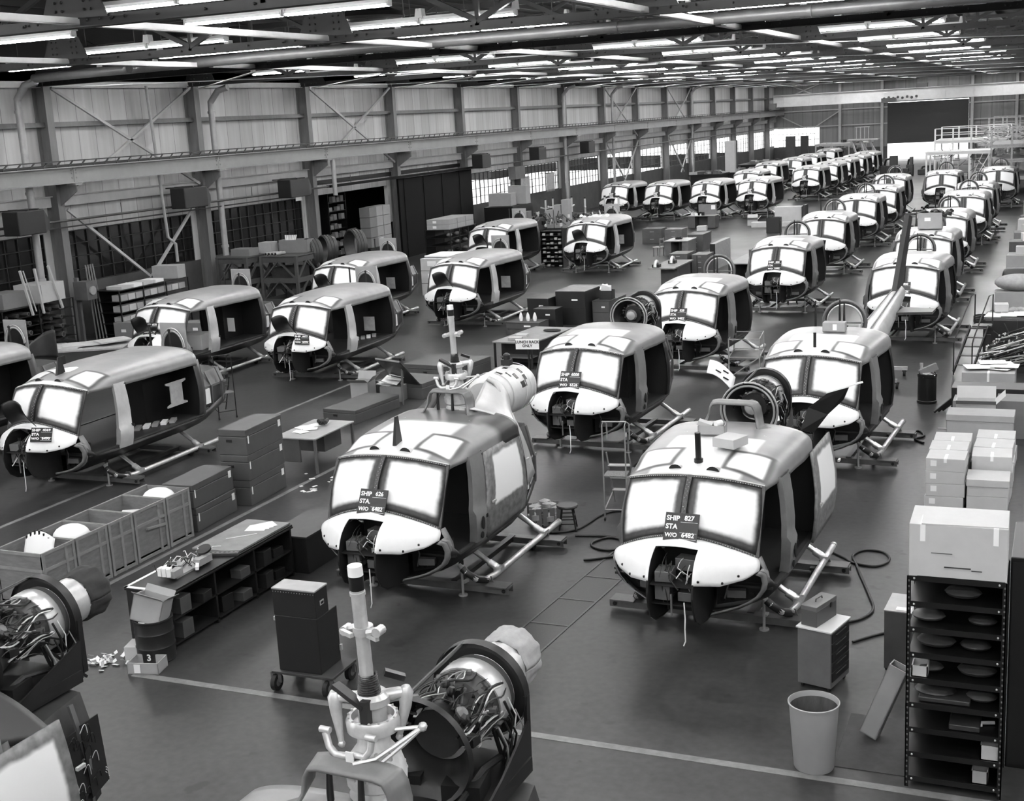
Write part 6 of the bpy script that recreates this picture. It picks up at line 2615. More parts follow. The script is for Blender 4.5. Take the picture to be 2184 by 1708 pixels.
# ================================================================== THE MIDDLE AND THE BACK
# lunch rack bench and sign
t = thing('lunch_rack', 'dark steel lunch rack with open shelf and pale top behind its sign', 'rack', (-14.35, 34.3, 0), -.1)
b = MB()
b.box((0, 0, .72), (1.3, 2.7, .04), base=True)
b.build('rack_top', 'bench_top', t, bevel=.006)
b = MB()
b.box((0, .2, .1), (1.22, 2.2, .62), base=True)
b.build('cabinet', 'case_dark', t)
b = MB()
b.box((.1, -1.0, .3), (1.0, .7, .03), base=True)
b.build('shelf', 'steel_grey', t)
for sx_ in (-.6, .6):
    for sy in (-1.3, 1.3):
        b = MB()
        b.box((sx_, sy, 0), (.05, .05, .72), base=True)
        b.build('leg', 'dark_metal', t)
carton('flat tray on the lunch rack top, left corner', (-14.55, 33.4, .76), (.4, .3, .08), 'steel_light', .2, 'trays on the lunch rack', strips=())
carton('small pale box behind the tray on the lunch rack', (-14.6, 34.0, .76), (.35, .25, .06), 'carton_light', .1, 'trays on the lunch rack', strips=())
b = MB()
b.tube([(.22 * math.cos(k * PI / 8), .12 * math.sin(k * PI / 8), .02) for k in range(16)], .02, 6, closed=True)
b.tube([(.26 * math.cos(k * PI / 8), .15 * math.sin(k * PI / 8), .03) for k in range(16)], .02, 6, closed=True)
tag(b.build('cable_coil', 'cable', loc=(-14.0, 34.9, .76)), 'dark cable coil lying on the lunch rack top', 'cable')
t = thing('lunch_rack_sign', 'white sign on a post reading LUNCH RACK ONLY', 'sign', (-13.4, 31.6, 0), .12)
b = MB()
b.tube([(0, 0, 0), (0, 0, .96)], .03, 8)
b.lathe([(.2, 0), (.2, .02), (.03, .04)], n=16)
b.build('post', 'dark_metal', t, smooth=40)
b = MB()
b.box((-.02, -.02, .98), (.66, .02, .28))
b.build('board', 'white_paint', t)
text('LUNCH RACK\nONLY', .105, t, (-.02, -.033, .985), (PI / 2, 0, 0), 'black_paint', align='CENTER')

# dark cabinets behind the lunch rack
GB = 'dark cabinets grouped behind the lunch rack'
for k, (x, y, w, d, h, m_, lab) in enumerate((
        (-15.45, 41.2, 1.1, 1.6, 1.15, 'case_dark', 'tallest dark cabinet behind the lunch rack'), (-16.5, 40.6, .8, 1.2, .95, 'case_dark', 'left dark cabinet beside the tallest one'),
        (-16.0, 39.6, .8, .6, .7, 'case_dark', 'low dark cabinet before the two tall dark ones'), (-14.5, 41.6, .62, 1.6, .75, 'case_grey', 'grey cabinet right of the tallest dark one, label on its front'),
        (-16.4, 38.7, 1.2, .8, .4, 'case_grey', 'low grey cabinet at the front left of the dark group'))):
    t = thing('cabinet', lab, 'cabinet', (x, y, 0), -.05, GB)
    b = MB()
    b.box((0, 0, 0), (w, d, h), base=True)
    b.build('body', m_, t, bevel=.01)
    b = MB()
    b.box((0, 0, h), (w + .02, d + .02, .02), base=True)
    b.build('top', 'bench_top' if k == 0 else 'mid_dark', t)
    b = MB()
    b.box((.15 * w, -d / 2 - .005, h * .75), (.2 * w, .01, .05))
    b.build('card_label', 'paper', t)
    b = MB()
    b.box((0, -d / 2 - .004, h * .5), (w * .94, .008, .012))
    b.build('door_gap', 'black_inside', t)
open_box('dark open box with papers on the grey cabinet behind the lunch rack', (-14.5, 41.4, .77), (.45, .4, .3), 'case_dark', .05)
b = MB()
for k in range(4):
    b.box((rnd.uniform(-.1, .1), rnd.uniform(-.1, .1), .3), (.3, .02, .25), rot=Matrix.Rotation(rnd.uniform(-.5, .5), 3, 'Y') @ Matrix.Rotation(rnd.uniform(-.8, .8), 3, 'X'))
tag(b.build('paper_sheets', 'paper', loc=(-14.5, 41.4, .82)), 'papers sticking out of the dark open box', 'papers', kind='stuff')
for k in range(3):
    b = MB()
    b.lathe([(.05, 0), (.07, .1), (.05, .2), (.02, .28)], n=12)
    tag(b.build('jug', 'paper', loc=(-16.6 + .25 * k, 38.65, .42), smooth=40), '%s of three pale jugs on the low grey cabinet' % NTH[k], 'jug', 'pale jugs on the low cabinet')

# cases between the columns
case('large flat case with pale top left of the tall mast', (-15.9, 31.6, 0), (1.9, 1.6, .48), -.12, None, 'case_grey', False)
case('flat case with pale top before the large flat one', (-15.9, 29.4, 0), (1.5, 1.2, .42), -.12, None, 'case_grey', False)
case('low grey case with pale lid left of the open dark cowl', (-16.0, 26.9, 0), (.98, 1.9, .34), -.1, None, 'case_grey', False)
t = thing('drawing_board', 'dark tilted board on a prop behind the low grey case', 'board', (-15.7, 28.3, 0), -.35)
b = MB()
b.plate([(-.45, .35, .45), (.45, .35, .45), (.45, -.3, 1.15), (-.45, -.3, 1.15)], .03, (0, .73, .68))
b.build('panel', 'dark_primer', t)
b = MB()
b.bar((-.46, .35, .47), (-.46, -.3, 1.17), .02, .04)
b.bar((-.46, -.31, 1.17), (.46, -.31, 1.17), .02, .04)
b.build('edge', 'steel_light', t)
b = MB()
b.bar((.3, -.1, .95), (.3, -.15, 0), .04, .04)
b.bar((-.3, .3, .5), (-.3, .35, 0), .04, .04)
b.bar((-.3, .35, .03), (.3, -.15, .03), .04, .04)
b.build('prop', 'steel_grey', t)
open_box('open pale carton with flaps at the left of the low grey case', (-16.75, 28.3, 0), (.5, .5, .55), 'carton', .1, flaps=.22)
b = MB()
for k in range(5):
    b.box((.1 * k - .2, rnd.uniform(-.1, .1), .42 + .06 * k), (.45, .35, .01), rot=Matrix.Rotation(rnd.uniform(-.4, .4), 3, 'X') @ Matrix.Rotation(rnd.uniform(-.5, .5), 3, 'Y'))
tag(b.build('paper_sheets', 'paper', loc=(-16.0, 28.6, 0)), 'large crumpled white sheets beside the open pale carton', 'papers', kind='stuff')
carton('low box under the crumpled white sheets', (-16.0, 28.6, 0), (.6, .5, .4), 'carton_dark', .1, strips=())
carton('low dark box in front of the intake ring of SHIP 6008', (-11.7, 38.5, 0), (1.6, 1.2, .45), 'case_dark', -.05, strips=())

# ---- aisle furniture
def desk(label, loc, w, d, h, m='case_grey', top='bench_top', rz=0.0):
    t = thing('desk', label, 'desk', loc, rz)
    b = MB()
    b.box((0, 0, h), (w, d, .04), base=True)
    b.build('desktop', top, t, bevel=.006)
    for sx_ in (-1, 1):
        b = MB()
        b.box((sx_ * w * .36, 0, .04), (w * .26, d * .9, h - .04), base=True)
        b.build('pedestal', m, t)
    b = MB()
    b.box((0, d * .42, .1), (w * .5, .03, h - .1), base=True)
    b.build('modesty_panel', m, t)
    return t


def cabinet(label, loc, size, m='case_grey', rz=0.0, rows_=3, group=None, name='drawer_cabinet'):
    t = thing(name, label, 'cabinet', loc, rz, group)
    w, d, h = size
    b = MB()
    b.box((0, 0, 0), (w, d, h), base=True)
    b.build('body', m, t, bevel=.008)
    for k in range(rows_):
        b = MB()
        b.box((0, -d / 2 - .006, (k + .08) * h / rows_), (w * .92, .012, h / rows_ * .84), base=True)
        b.box((0, -d / 2 - .016, (k + .6) * h / rows_), (w * .2, .012, .02), mi=1)
        b.build('drawer', [m, 'steel_light'], t)
    return t


desk('desk with a box on it left of the fifth fuselage in its column', (-12.1, 52.8, 0), 1.2, 3.2, .72, 'case_dark')
carton('grey box on the desk left of the fifth fuselage', (-12.0, 53.2, .76), (.45, .4, .36), 'case_grey', .1, strips=())
t = thing('leaning_board', 'tall pale board standing on edge in the aisle', 'board', (-14.33, 56.6, 0), 0)
b = MB()
b.box((0, 0, 0), (.24, 2.8, 1.14), base=True)
b.build('board', 'cloth_light', t)
b = MB()
b.box((0, -1.41, 0), (.24, .01, 1.14), base=True)
b.build('end_strip', 'black_paint', t)
t = thing('machine_bench', 'aisle bench with small bright machines on its top', 'bench', (-15.0, 51.0, 0), 0)
b = MB()
b.box((0, 0, .74), (1.1, 2.9, .05), base=True)
b.build('bench_top', 'bench_top', t)
b = MB()
b.box((.1, .3, 0), (.7, 2.0, .74), base=True)
b.build('pedestal', 'case_grey', t)
for k, (x, y) in enumerate(((-15.3, 49.9), (-15.0, 51.2))):
    t = thing('bench_grinder', 'bright curved guard machine, %s of two on the aisle bench' % ('left' if k == 0 else 'right'), 'machine', (x, y, .79), 0, 'machines on the aisle bench')
    b = MB()
    b.tube([(0, .22 * math.cos(a * PI / 8), .22 * math.sin(a * PI / 8) + .02) for a in range(9)], .07, 8)
    b.build('guard', 'light_metal', t, smooth=40)
    b = MB()
    b.box((.0, .0, .0), (.3, .3, .12), base=True)
    b.build('base', 'dark_metal', t)
cabinet('tall grey cabinet at the far end of the aisle bench', (-15.2, 53.3, 0), (.8, 1.2, 1.0), 'case_grey', 0, 4)
cabinet('second grey cabinet beside the tall one at the aisle bench', (-14.35, 53.6, 0), (.7, 1.1, .92), 'case_grey', 0, 4)
desk('six-sided grey desk with a chair at its left in the aisle', (-17.5, 61.2, 0), 1.2, 1.6, .72, 'steel_grey', 'steel_light')
cabinet('grey cabinet behind the six-sided desk', (-17.1, 63.2, 0), (.8, 1.4, .85), 'case_grey', 0, 3)
b = MB()
b.box((0, 0, .03), (.3, .25, .1))
b.tube([(-.1, -.1, .08), (.1, .1, .1)], .03, 6)
tag(b.build('telephone', 'black_paint', loc=(-17.6, 61.3, .77)), 'black apparatus on the six-sided desk', 'apparatus')
t = thing('chair', 'wooden chair at the left of the six-sided desk', 'chair', (-18.45, 60.6, 0), -.3)
b = MB()
b.box((0, 0, .43), (.42, .42, .04), base=True)
b.build('seat', 'carton_light', t, bevel=.01)
for sx_ in (-.18, .18):
    for sy in (-.18, .18):
        b = MB()
        b.box((sx_, sy, 0), (.04, .04, .43), base=True)
        b.build('leg', 'carton_dark', t)
b = MB()
for sy in (-.18, .18):
    b.box((.2, sy, .45), (.04, .04, .45), base=True)
for z in (.62, .85):
    b.box((.2, 0, z), (.03, .4, .07))
b.build('backrest', 'carton_dark', t)
cabinet('grey drawer chest left of the aisle, rightmost fuselage of the left block beside it', (-20.6, 67.0, 0), (1.1, 1.0, .8), 'case_grey', 0, 2)
cabinet('grey drawer chest with papers on it, aisle side of its twin', (-19.2, 66.3, 0), (.95, 1.0, .82), 'steel_grey', 0, 3)
carton('low pale box pile at the aisle edge, lower box', (-17.85, 66.6, 0), (.85, .9, .58), 'case_grey', .1, strips=(), lid=True)
carton('white box on the low pile at the aisle edge', (-18.0, 67.2, .6), (.5, .5, .25), 'carton_light', .1, strips=())
desk('grey desk in front of the third fuselage of the row of four', (-20.0, 75.0, 0), 1.7, 1.0, .74, 'case_grey', 'steel_light')
b = MB()
b.box((0, 0, 0), (1.1, .04, .62), base=True)
b.box((.35, -.03, .3), (.25, .01, .25), base=True, mi=1)
tag(b.build('desk_screen', ['carton_dark', 'paper'], loc=(-19.8, 75.3, .78)), 'grey upright screen with a white notice on the far desk', 'screen')
b = MB()
for k in range(10):
    b.box((rnd.uniform(-.7, .2), rnd.uniform(-.3, .1), .0), (.2, .15, rnd.uniform(.05, .25)), rz=rnd.uniform(0, 3), base=True, mi=k % 3)
tag(b.build('desk_clutter', ['paper', 'black_paint', 'steel_light'], loc=(-20.0, 74.9, .78)), 'heap of small articles on the far desk', 'clutter', kind='stuff')
open_box('dark square waste container in the aisle', (-15.05, 71.6, 0), (.75, .7, .85), 'black_paint', .05, name='waste_container', wall=.03, cat='bin')
carton('white carton on the floor left of the dark square container', (-16.6, 75.0, 0), (.9, .6, .3), 'carton_light', 0, strips=())
carton('white carton on the floor behind the dark square container', (-15.0, 75.3, 0), (.7, .5, .25), 'carton_light', 0, strips=())
carton('large pale panel case behind the dark square container', (-15.3, 77.2, 0), (1.6, .8, 1.0), 'carton_light', 0, strips=())
carton('narrow dark panel beside the large pale panel case', (-14.3, 77.0, 0), (.15, .9, 1.1), 'dark_primer', 0, strips=())
open_box('open white carton with packing left of the waste container', (-17.3, 76.2, 0), (.6, .5, .35), 'carton_light', .2, flaps=.3)

# ---- small-parts shelf right of the row-end fuselage
t = thing('parts_shelf', 'black shelf full of small parts between two long fuselages', 'shelf', (-22.45, 56.75, 0), 0)
b = MB()
b.box((0, .34, 0), (1.1, .02, 1.8), base=True)
for sx_ in (-.55, .55):
    b.box((sx_, 0, 0), (.03, .7, 1.8), base=True)
b.build('frame', 'rack_black', t)
for k in range(9):
    b = MB()
    b.box((0, 0, .02 + .21 * k), (1.08, .7, .02), base=True)
    b.build('shelf', 'rack_black', t)
b = MB()
for k in range(8):
    for j in range(5):
        if (k * 5 + j) % 7 == 3:
            continue
        b.box((-.4 + .2 * j, -.25, .045 + .21 * k), (.14, .1, .05 + .05 * ((k + j) % 2)), base=True, mi=(k + j) % 3 // 2)
tag(b.build('small_parts', ['carton_light', 'case_grey'], loc=(-22.45, 56.75, 0)), 'rows of small pale parts on the black parts shelf', 'parts', kind='stuff')

# ---- gearbox stands with upright masts
mp = None
for k, (px, py, h) in enumerate(((1163, 423, 1), (1178.5, 420, 1), (1204.7, 423, 1), (1218.8, 418, 1), (1247, 420, 1), (1289.4, 417, 1), (1318.8, 417, 1))):
    p = at(px, py, 2.0)
    lab = '%s from left of the upright rotor masts on stands by the bright windows' % NTH[k]
    if mp is None:
        t = thing('mast_stand', lab, 'stand', (p.x, p.y, 0), 0, 'rotor masts standing by the windows')
        b = MB()
        b.tube([(0, 0, .9), (0, 0, 1.9)], .06, 10)
        b.tube([(0, 0, 1.9), (0, 0, 2.0)], .07, 10, mi=1)
        b.build('mast', ['light_metal', 'dark_metal'], t, smooth=40)
        b = MB()
        b.tube([(-.35, 0, 1.42), (-.1, 0, 1.36), (.1, 0, 1.36), (.35, 0, 1.42)], .05, 8)
        b.build('clamp', 'light_metal', t, smooth=40)
        b = MB()
        b.lathe([(.1, 1.0), (.28, .9), (.32, .7), (.3, .5), (.2, .45)], n=14)
        b.build('gearbox', 'mid_dark', t, smooth=40)
        b = MB()
        for a in range(4):
            b.bar((0, 0, .5), (.4 * math.cos(a * PI / 2 + .7), .4 * math.sin(a * PI / 2 + .7), 0), .06)
        b.build('tripod', 'rack_black', t)
        mp = t
    else:
        dup(mp, (p.x, p.y, 0), .5 * k, lab)
b = MB()
for k in range(160):
    p = at(rnd.uniform(1120, 1330), rnd.uniform(456, 480), 1.0)
    s = rnd.uniform(.08, .25)
    q = k % 3
    p.z = rnd.uniform(.8, 1.15)
    if q == 0:
        b.box(p, (s, s, s * 1.3), rz=rnd.uniform(0, 3), mi=k % 4)
    elif q == 1:
        b.ball(p, s * .6, 6, mi=k % 4)
    else:
        b.tube([p, p + Vector((rnd.uniform(-.3, .3), rnd.uniform(-.3, .3), rnd.uniform(.1, .4)))], s * .2, 5, mi=k % 4)
tag(b.build('machine_parts', ['dark_metal', 'steel_grey', 'black_paint', 'light_metal'], smooth=30), 'clutter of machine parts on the long bench before the masts', 'parts', kind='stuff')
t = thing('long_bench', 'long dark bench covered with machine parts below the masts', 'bench', (0, 0, 0), 0)
p0, p1 = at(1120, 470, .8), at(1345, 462, .8)
b = MB()
b.bar((p0.x, p0.y + 2.5, .75), (p1.x, p1.y + 2.5, .75), 5.5, .06)
b.build('bench_top', 'rack_black', t)
for k in range(6):
    q = p0.lerp(p1, k / 5)
    b = MB()
    b.box((q.x, q.y + .4, 0), (.1, .1, .75), base=True)
    b.build('leg', 'rack_black', t)

# ---- left wall: racks, shelves, crates
def shelf_unit(label, x0, x1, y0, y1, h, levels, face='x'):
    t = thing('storage_shelf', label, 'shelf', ((x0 + x1) / 2, (y0 + y1) / 2, 0), 0)
    w, d = x1 - x0, y1 - y0
    for sx_ in (-1, 1):
        for sy in (-1, -.33, .33, 1):
            b = MB()
            b.box((sx_ * w / 2, sy * d / 2, 0), (.04, .04, h), base=True)
            b.build('post', 'rack_black', t)
    for k in range(levels):
        b = MB()
        b.box((0, 0, .1 + k * (h - .12) / (levels - 1)), (w, d, .025), base=True)
        b.build('shelf', 'rack_black', t)
    b = MB()
    b.box((-w / 2, 0, 0), (.01, d, h), base=True)
    b.build('back_panel', 'black_inside', t)
    return [.125 + k * (h - .12) / (levels - 1) for k in range(levels)]


lv = shelf_unit('black shelf of small cartons by the barred windows on the left', -32.5, -31.3, 36.3, 40.3, 1.72, 5)
n = 0
for k in range(4):
    for j in range(9):
        if k in (1,) and j > 5 or (k == 0 and j > 3):
            continue
        n += 1
        carton('small carton on the left shelf, %s level from the floor, %s from the front' % (NTH[k], NTH[j]), (-31.55, 36.6 + .42 * j, lv[k]), (.42, .36, .22), ('carton', 'carton_light', 'carton')[j % 3], 0, 'small cartons on the left shelf', strips=())
for j in range(4):
    carton('flat white box lying on top of the left shelf, %s from the front' % NTH[j], (-31.75, 36.85 + .62 * j, lv[4]), (.7, .55, .12), 'paper' if j % 2 else 'carton_light', .1 * (j % 2), 'flat boxes on the left shelf top', strips=())
carton('large long carton on the far end of the left shelf', (-31.85, 39.9, lv[4]), (1.1, .6, .5), 'carton', .12, strips=())

lv = shelf_unit('black rack of rolls and rods by the leftmost wall column', -33.1, -31.9, 29.6, 34.6, 1.75, 6)
carton('big pale carton on top of the leftmost rack', (-32.5, 33.7, lv[5]), (1.15, 1.2, .62), 'carton_light', .08, strips=())
carton('grey carton at the left on top of the leftmost rack', (-32.6, 32.2, lv[5]), (1.0, 1.2, .5), 'carton_dark', .0, strips=())
n = 0
for k in range(5):
    for j in range(9):
        n += 1
        b = MB()
        r = rnd.uniform(.06, .1)
        b.lathe([(r, -.35), (r, .35)], (0, 0, r), (1, 0, .0), n=10)
        b.lathe([(r * .7, .35), (r * .7, .355)], (0, 0, r), (1, 0, .0), n=10, mi=1)
        tag(b.build('roll', [('steel_grey', 'dark_metal', 'cloth_dark')[n % 3], 'black_inside'], loc=(-32.3, 30.0 + .5 * j, lv[k]), smooth=40), 'roll on the leftmost rack, %s level from the floor, %s from the front' % (NTH[k], NTH[j]), 'roll', 'rolls on the leftmost rack')
for k, (px, py, px2, py2) in enumerate(((42, 578, 71, 672), (49, 578, 78, 664), (73, 573, 94, 668), (102, 567, 134, 656))):
    a_, c_ = at_x(px, py, -31.8), at_x(px2, py2, -31.9)
    b = MB()
    b.bar(a_, c_, .07 if k != 1 else .03)
    tag(b.build('wood_batten', 'carton_light'), '%s of four wooden battens leaning on the leftmost rack' % NTH[k], 'batten', 'battens leaning on the rack')
for k in range(4):
    b = MB()
    b.tube([(-32.3 + .05 * k, 36.0 + .12 * k, 0), (-32.5, 36.1 + .12 * k, 2.7)], .03, 6)
    tag(b.build('pipe_length', 'steel_grey'), '%s of four pipes standing against the column beside the left shelf' % NTH[k], 'pipe', 'pipes standing against the column')
t = thing('switch_box', 'grey electric switch box on the column beside the leftmost rack', 'switch', (-32.2, 35.6, 1.55), 0)
b = MB()
b.box((-.35, 0, -1.55), (.15, .1, 2.3), base=True)
b.box((0, 0, .3), (.6, .5, .65))
b.build('box', 'steel_grey', t)
b = MB()
b.lathe([(.16, 0), (.16, .06)], (.31, 0, .3), (1, 0, 0), n=10)
b.build('cover', 'steel_light', t)
for k, (px, py, w, h, m_) in enumerate(((196, 712, .8, .6, 'carton_dark'), (232, 697, .5, .45, 'carton'), (250, 715, 1.2, .45, 'carton_dark'))):
    p = at(px, py, 0)
    carton('%s carton on the floor before the left shelf' % NTH[k], (max(p.x, -31.2) + 1.2 * k, 36.5 + .5 * k, 0), (w, .7, h), m_, .1, 'cartons before the left shelf', strips=(), lbl=(0, .5, .2, .1))

# panels table behind the SHIP 4069 fuselage
t = thing('panel_table', 'low table heaped with pale panels behind the SHIP 4069 roof', 'table', (-28.2, 30.4, 0), .45)
b = MB()
b.box((0, 0, .8), (3.4, 1.6, .05), base=True)
b.build('table_top', 'cloth_light', t)
for sx_ in (-1.5, 1.5):
    for sy in (-.7, .7):
        b = MB()
        b.box((sx_, sy, 0), (.08, .08, .8), base=True)
        b.build('leg', 'steel_grey', t)
for k in range(3):
    b = MB()
    b.box((0, 0, 0), (1.6 - .3 * k, .8, .04), rz=.3 * k, base=True)
    tag(b.build('loose_sheet', 'carton_light', loc=(-28.6 + .7 * k, 30.0 + .5 * k, .852 + .042 * k), rz=.45), '%s pale flat panel on the table behind SHIP 4069' % NTH[k], 'panel', 'pale panels on the table')
t = thing('curved_cowl', 'dark pointed cowl sheet standing behind the SHIP 4069 antenna', 'cowl', at(93, 765, 1.55), .3)
b = MB()
b.grid(lambda u, v: Vector((-.7 + 1.1 * u, .5 * math.sin(u * PI) * .5, .75 * v * (1 - (1 - u) ** 2 * .9))), 12, 8)
b.build('sheet', 'mid_dark', t, smooth=60, solid=.015)
b = MB()
b.box((0, .2, -1.55), (.8, .4, 1.55), base=True)
b.build('support', 'case_dark', t)

# wooden frame crates
def frame_crate(label, x0, x1, y0, y1, h):
    t = thing('frame_crate', label, 'crate', ((x0 + x1) / 2, (y0 + y1) / 2, 0), 0, 'wooden frame crates by the left wall')
    w, d = x1 - x0, y1 - y0
    for sx_ in (-1, 1):
        for sy in (-1, 1):
            b = MB()
            b.box((sx_ * w / 2, sy * d / 2, 0), (.12, .12, h), base=True)
            b.build('post', 'case_grey', t)
    b = MB()
    for z in (.1, h * .5, h - .12):
        for s in (-1, 1):
            b.box((0, s * d / 2, z), (w, .06, .2))
            b.box((s * w / 2, 0, z), (.06, d, .2))
    b.build('rail', 'case_grey', t)
    b = MB()
    for s in (-1, 1):
        for (za, zb) in ((.15, h * .5), (h * .5, h - .15)):
            b.bar((-w / 2, s * d / 2, za), (0, s * d / 2, zb), .1, .05)
            b.bar((w / 2, s * d / 2, za), (0, s * d / 2, zb), .1, .05)
            b.bar((s * w / 2, -d / 2, za), (s * w / 2, 0, zb), .05, .1)
            b.bar((s * w / 2, d / 2, za), (s * w / 2, 0, zb), .05, .1)
    b.build('brace', 'case_grey', t)
    b = MB()
    b.box((0, 0, h), (w + .12, d + .12, .05), base=True)
    b.build('deck', 'case_grey', t)
    b = MB()
    b.box((0, 0, h * .3), (w * .7, d * .6, h * .45), base=True, mi=0)
    b.build('contents', 'cloth_dark', t)
    return t


frame_crate('left wooden frame crate with crossed braces and boxes on top', -32.4, -31.0, 43.8, 45.6, 2.0)
frame_crate('right wooden frame crate with crossed braces beside its twin', -30.8, -29.1, 44.6, 46.3, 1.95)
carton('low box on the left frame crate', (-31.5, 44.5, 2.05), (.9, .7, .3), 'carton_dark', 0, 'boxes on the frame crates', strips=())
carton('pale box at the right of the left frame crate top', (-31.0, 45.5, 2.05), (.6, .6, .45), 'carton', .1, 'boxes on the frame crates', strips=())
open_box('long open carton with paper rolls on the right frame crate', (-29.9, 46.0, 2.0), (1.3, .7, .55), 'carton_dark', .1, 'boxes on the frame crates')
b = MB()
for k in range(7):
    b.tube([(-.5 + .06 * k, .0, .3), (-.55 + .09 * k, .05, .72)], .03, 6)
tag(b.build('paper_rolls', 'paper', loc=(-29.9, 46.0, 2.0)), 'paper rolls standing in the long open carton', 'rolls', kind='stuff')
for k in range(4):
    b = MB()
    b.lathe([(.07, -.3), (.07, .3)], (0, 0, .07), (.1, 1, 0), n=12)
    b.lathe([(.05, -.302), (.05, -.3)], (0, 0, .07), (.1, 1, 0), n=12, mi=1)
    tag(b.build('tube_roll', ['steel_light', 'black_inside'], loc=(-30.55 + .16 * k, 44.95, 2.0), smooth=40), '%s of four short tubes lying on the right frame crate' % NTH[k], 'tube', 'short tubes on the frame crate')

# barrel-shaped ring casings
for k, (px, py, X, r) in enumerate(((655, 540, -29.6, .62), (688, 532, -29.3, .6), (748, 525, -28.4, .72))):
    p = at_x(px, py, X)
    t = thing('ring_casing', '%s dark ring casing lying on its side before the storeroom doorway' % ['left', 'middle', 'right'][k], 'casing', (p.x, p.y, max(p.z, r + .1)), -.6, 'ring casings before the doorway')
    b = MB()
    b.lathe([(r * .92, .5), (r, .3), (r, 0), (r * .96, -.02), (r * .9, .0), (r * .88, .45)], (0, 0, 0), (0, 1, 0), n=28, cap=False)
    for d in (.02, .16, .3):
        b.lathe([(r, d), (r * 1.04, d + .02), (r, d + .05)], (0, 0, 0), (0, 1, 0), n=28, cap=False)
    b.build('shell', 'mid_dark', t, smooth=40)
    b = MB()
    b.box((0, .2, -r - (max(p.z, r + .1) - r) / 2), (r * 1.4, .5, max(p.z, r + .1) - r + .1))
    b.build('cradle', 'rack_black', t)

# storeroom shelves
t = thing('storeroom_shelf', 'dark shelf of small boxes inside the storeroom doorway', 'shelf', (-34.4, 56.6, 0), 0)
b = MB()
for z in range(9):
    b.box((0, 0, .2 + .45 * z), (.5, 1.7, .03), base=True)
for sy in (-.85, .85):
    b.box((0, sy, 0), (.5, .04, 4.1), base=True)
b.build('frame', 'rack_black', t)
b = MB()
for z in range(8):
    for k in range(4):
        if (z + k) % 5 == 2:
            continue
        b.box((.15, -.65 + .38 * k, .24 + .45 * z), (.2, .28, .2 + .08 * (k % 2)), base=True, mi=(z + k) % 2)
tag(b.build('small_boxes', ['carton_dark', 'steel_grey'], loc=(-34.4, 56.6, 0)), 'small boxes filling the dark storeroom shelf', 'boxes', kind='stuff')
for c_ in range(3):
    for k in range(4):
        carton('carton inside the doorway, %s stack, %s from the floor' % (['left', 'middle', 'right'][c_], NTH[k]), (-33.3 + .1 * (c_ == 0), 58.0 + .82 * c_, .9 + .52 * k), (.6, .74, .5), ('carton_dark', 'carton', 'carton')[c_], 0, 'cartons stacked in the doorway', strips=(), lbl=None)
b = MB()
b.box((0, 0, 0), (.8, 2.7, .88), base=True)
tag(b.build('stacking_bench', 'rack_black', loc=(-33.3, 58.8, 0)), 'black bench carrying the carton stacks in the doorway', 'bench')
b = MB()
b.box((0, 0, 0), (.01, .4, .35))
tag(b.build('notice', 'paper', loc=(-32.95, 58.8, 1.15)), 'white notice on the cartons in the doorway', 'notice')
b = MB()
b.box((0, 0, 0), (.04, .7, 2.2), base=True)
b.bar((.03, -.3, 2.0), (.03, .3, .3), .03, .03, mi=1)
tag(b.build('tall_board', ['steel_grey', 'black_paint'], loc=(-32.2, 54.6, .0)), 'tall grey panel with a diagonal bar at the left of the doorway', 'panel')
b = MB()
b.box((0, 0, 0), (.02, .5, .3))
tag(b.build('wall_notice', 'paper', loc=(-33.2, 51.6, 3.95)), 'small white notice beside the heater left of the doorway', 'notice')

# shelf with flat cartons right of the sliding door
lv = shelf_unit('dark shelf with flat cartons on top before the sliding door', -29.8, -28.4, 57.7, 60.9, 1.75, 5)
for k in range(2):
    for j in range(3):
        carton('flat carton on the shelf before the sliding door, %s layer, %s from the front' % (['lower', 'upper'][k], NTH[j]), (-29.1, 58.25 + 1.0 * j, lv[4] + .26 * k), (1.25, .95, .25), 'carton', .02 * k, 'flat cartons before the sliding door', strips=(), lbl=(-.15, .5, .2, .12))
for k in range(3):
    for j in range(3):
        b = MB()
        b.ball((0, 0, .1), .14, 8, sc=(1.2, 1.2, .7))
        tag(b.build('bagged_part', ('steel_light', 'mid_dark', 'cloth_light')[(k + j) % 3], loc=(-28.75, 58.3 + .9 * j, lv[k + 1]), smooth=50), 'bagged part on the dark shelf before the sliding door, %s level, %s from front' % (NTH[k + 1], NTH[j]), 'part', 'bagged parts before the sliding door')
# white drawer boxes between the long fuselages
for k in range(3):
    carton('white labelled box in the stack between two long fuselages, %s from the floor' % NTH[k], (-24.0, 47.6, .52 * k), (1.3, 1.0, .5), 'carton_light', 0, 'white labelled boxes between fuselages', strips=(), lbl=(-.1, .6, .4, .2))
carton('wide pale board lying on the white labelled boxes', (-23.2, 48.2, 1.57), (2.8, 1.6, .06), 'paper', 0, strips=())
# brown boxes on a dark bench by the first bright window
t = thing('dark_locker', 'dark locker bench carrying cartons by the first bright window', 'cabinet', (-31.6, 72.6, 0), 0)
b = MB()
b.box((0, 0, 0), (1.9, 3.2, 1.85), base=True)
b.build('body', 'black_paint', t)
b = MB()
b.box((.96, 0, .1), (.02, .04, 1.6), base=True)
b.build('door_gap', 'mid_dark', t)
carton('large brown carton on the dark locker by the first bright window', (-31.7, 71.9, 1.87), (1.5, .8, .75), 'carton', 0, strips=())
carton('tall brown carton behind the large one on the dark locker', (-31.2, 73.4, 1.87), (1.2, .7, 1.1), 'carton', 0, strips=())
carton('small brown carton at the foot of the dark locker', (-30.0, 71.2, 1.1), (.7, .6, .45), 'carton_dark', 0, strips=())
carton('grey bench under the small brown carton', (-29.8, 71.8, 0), (1.4, 2.4, 1.1), 'case_grey', 0, strips=())
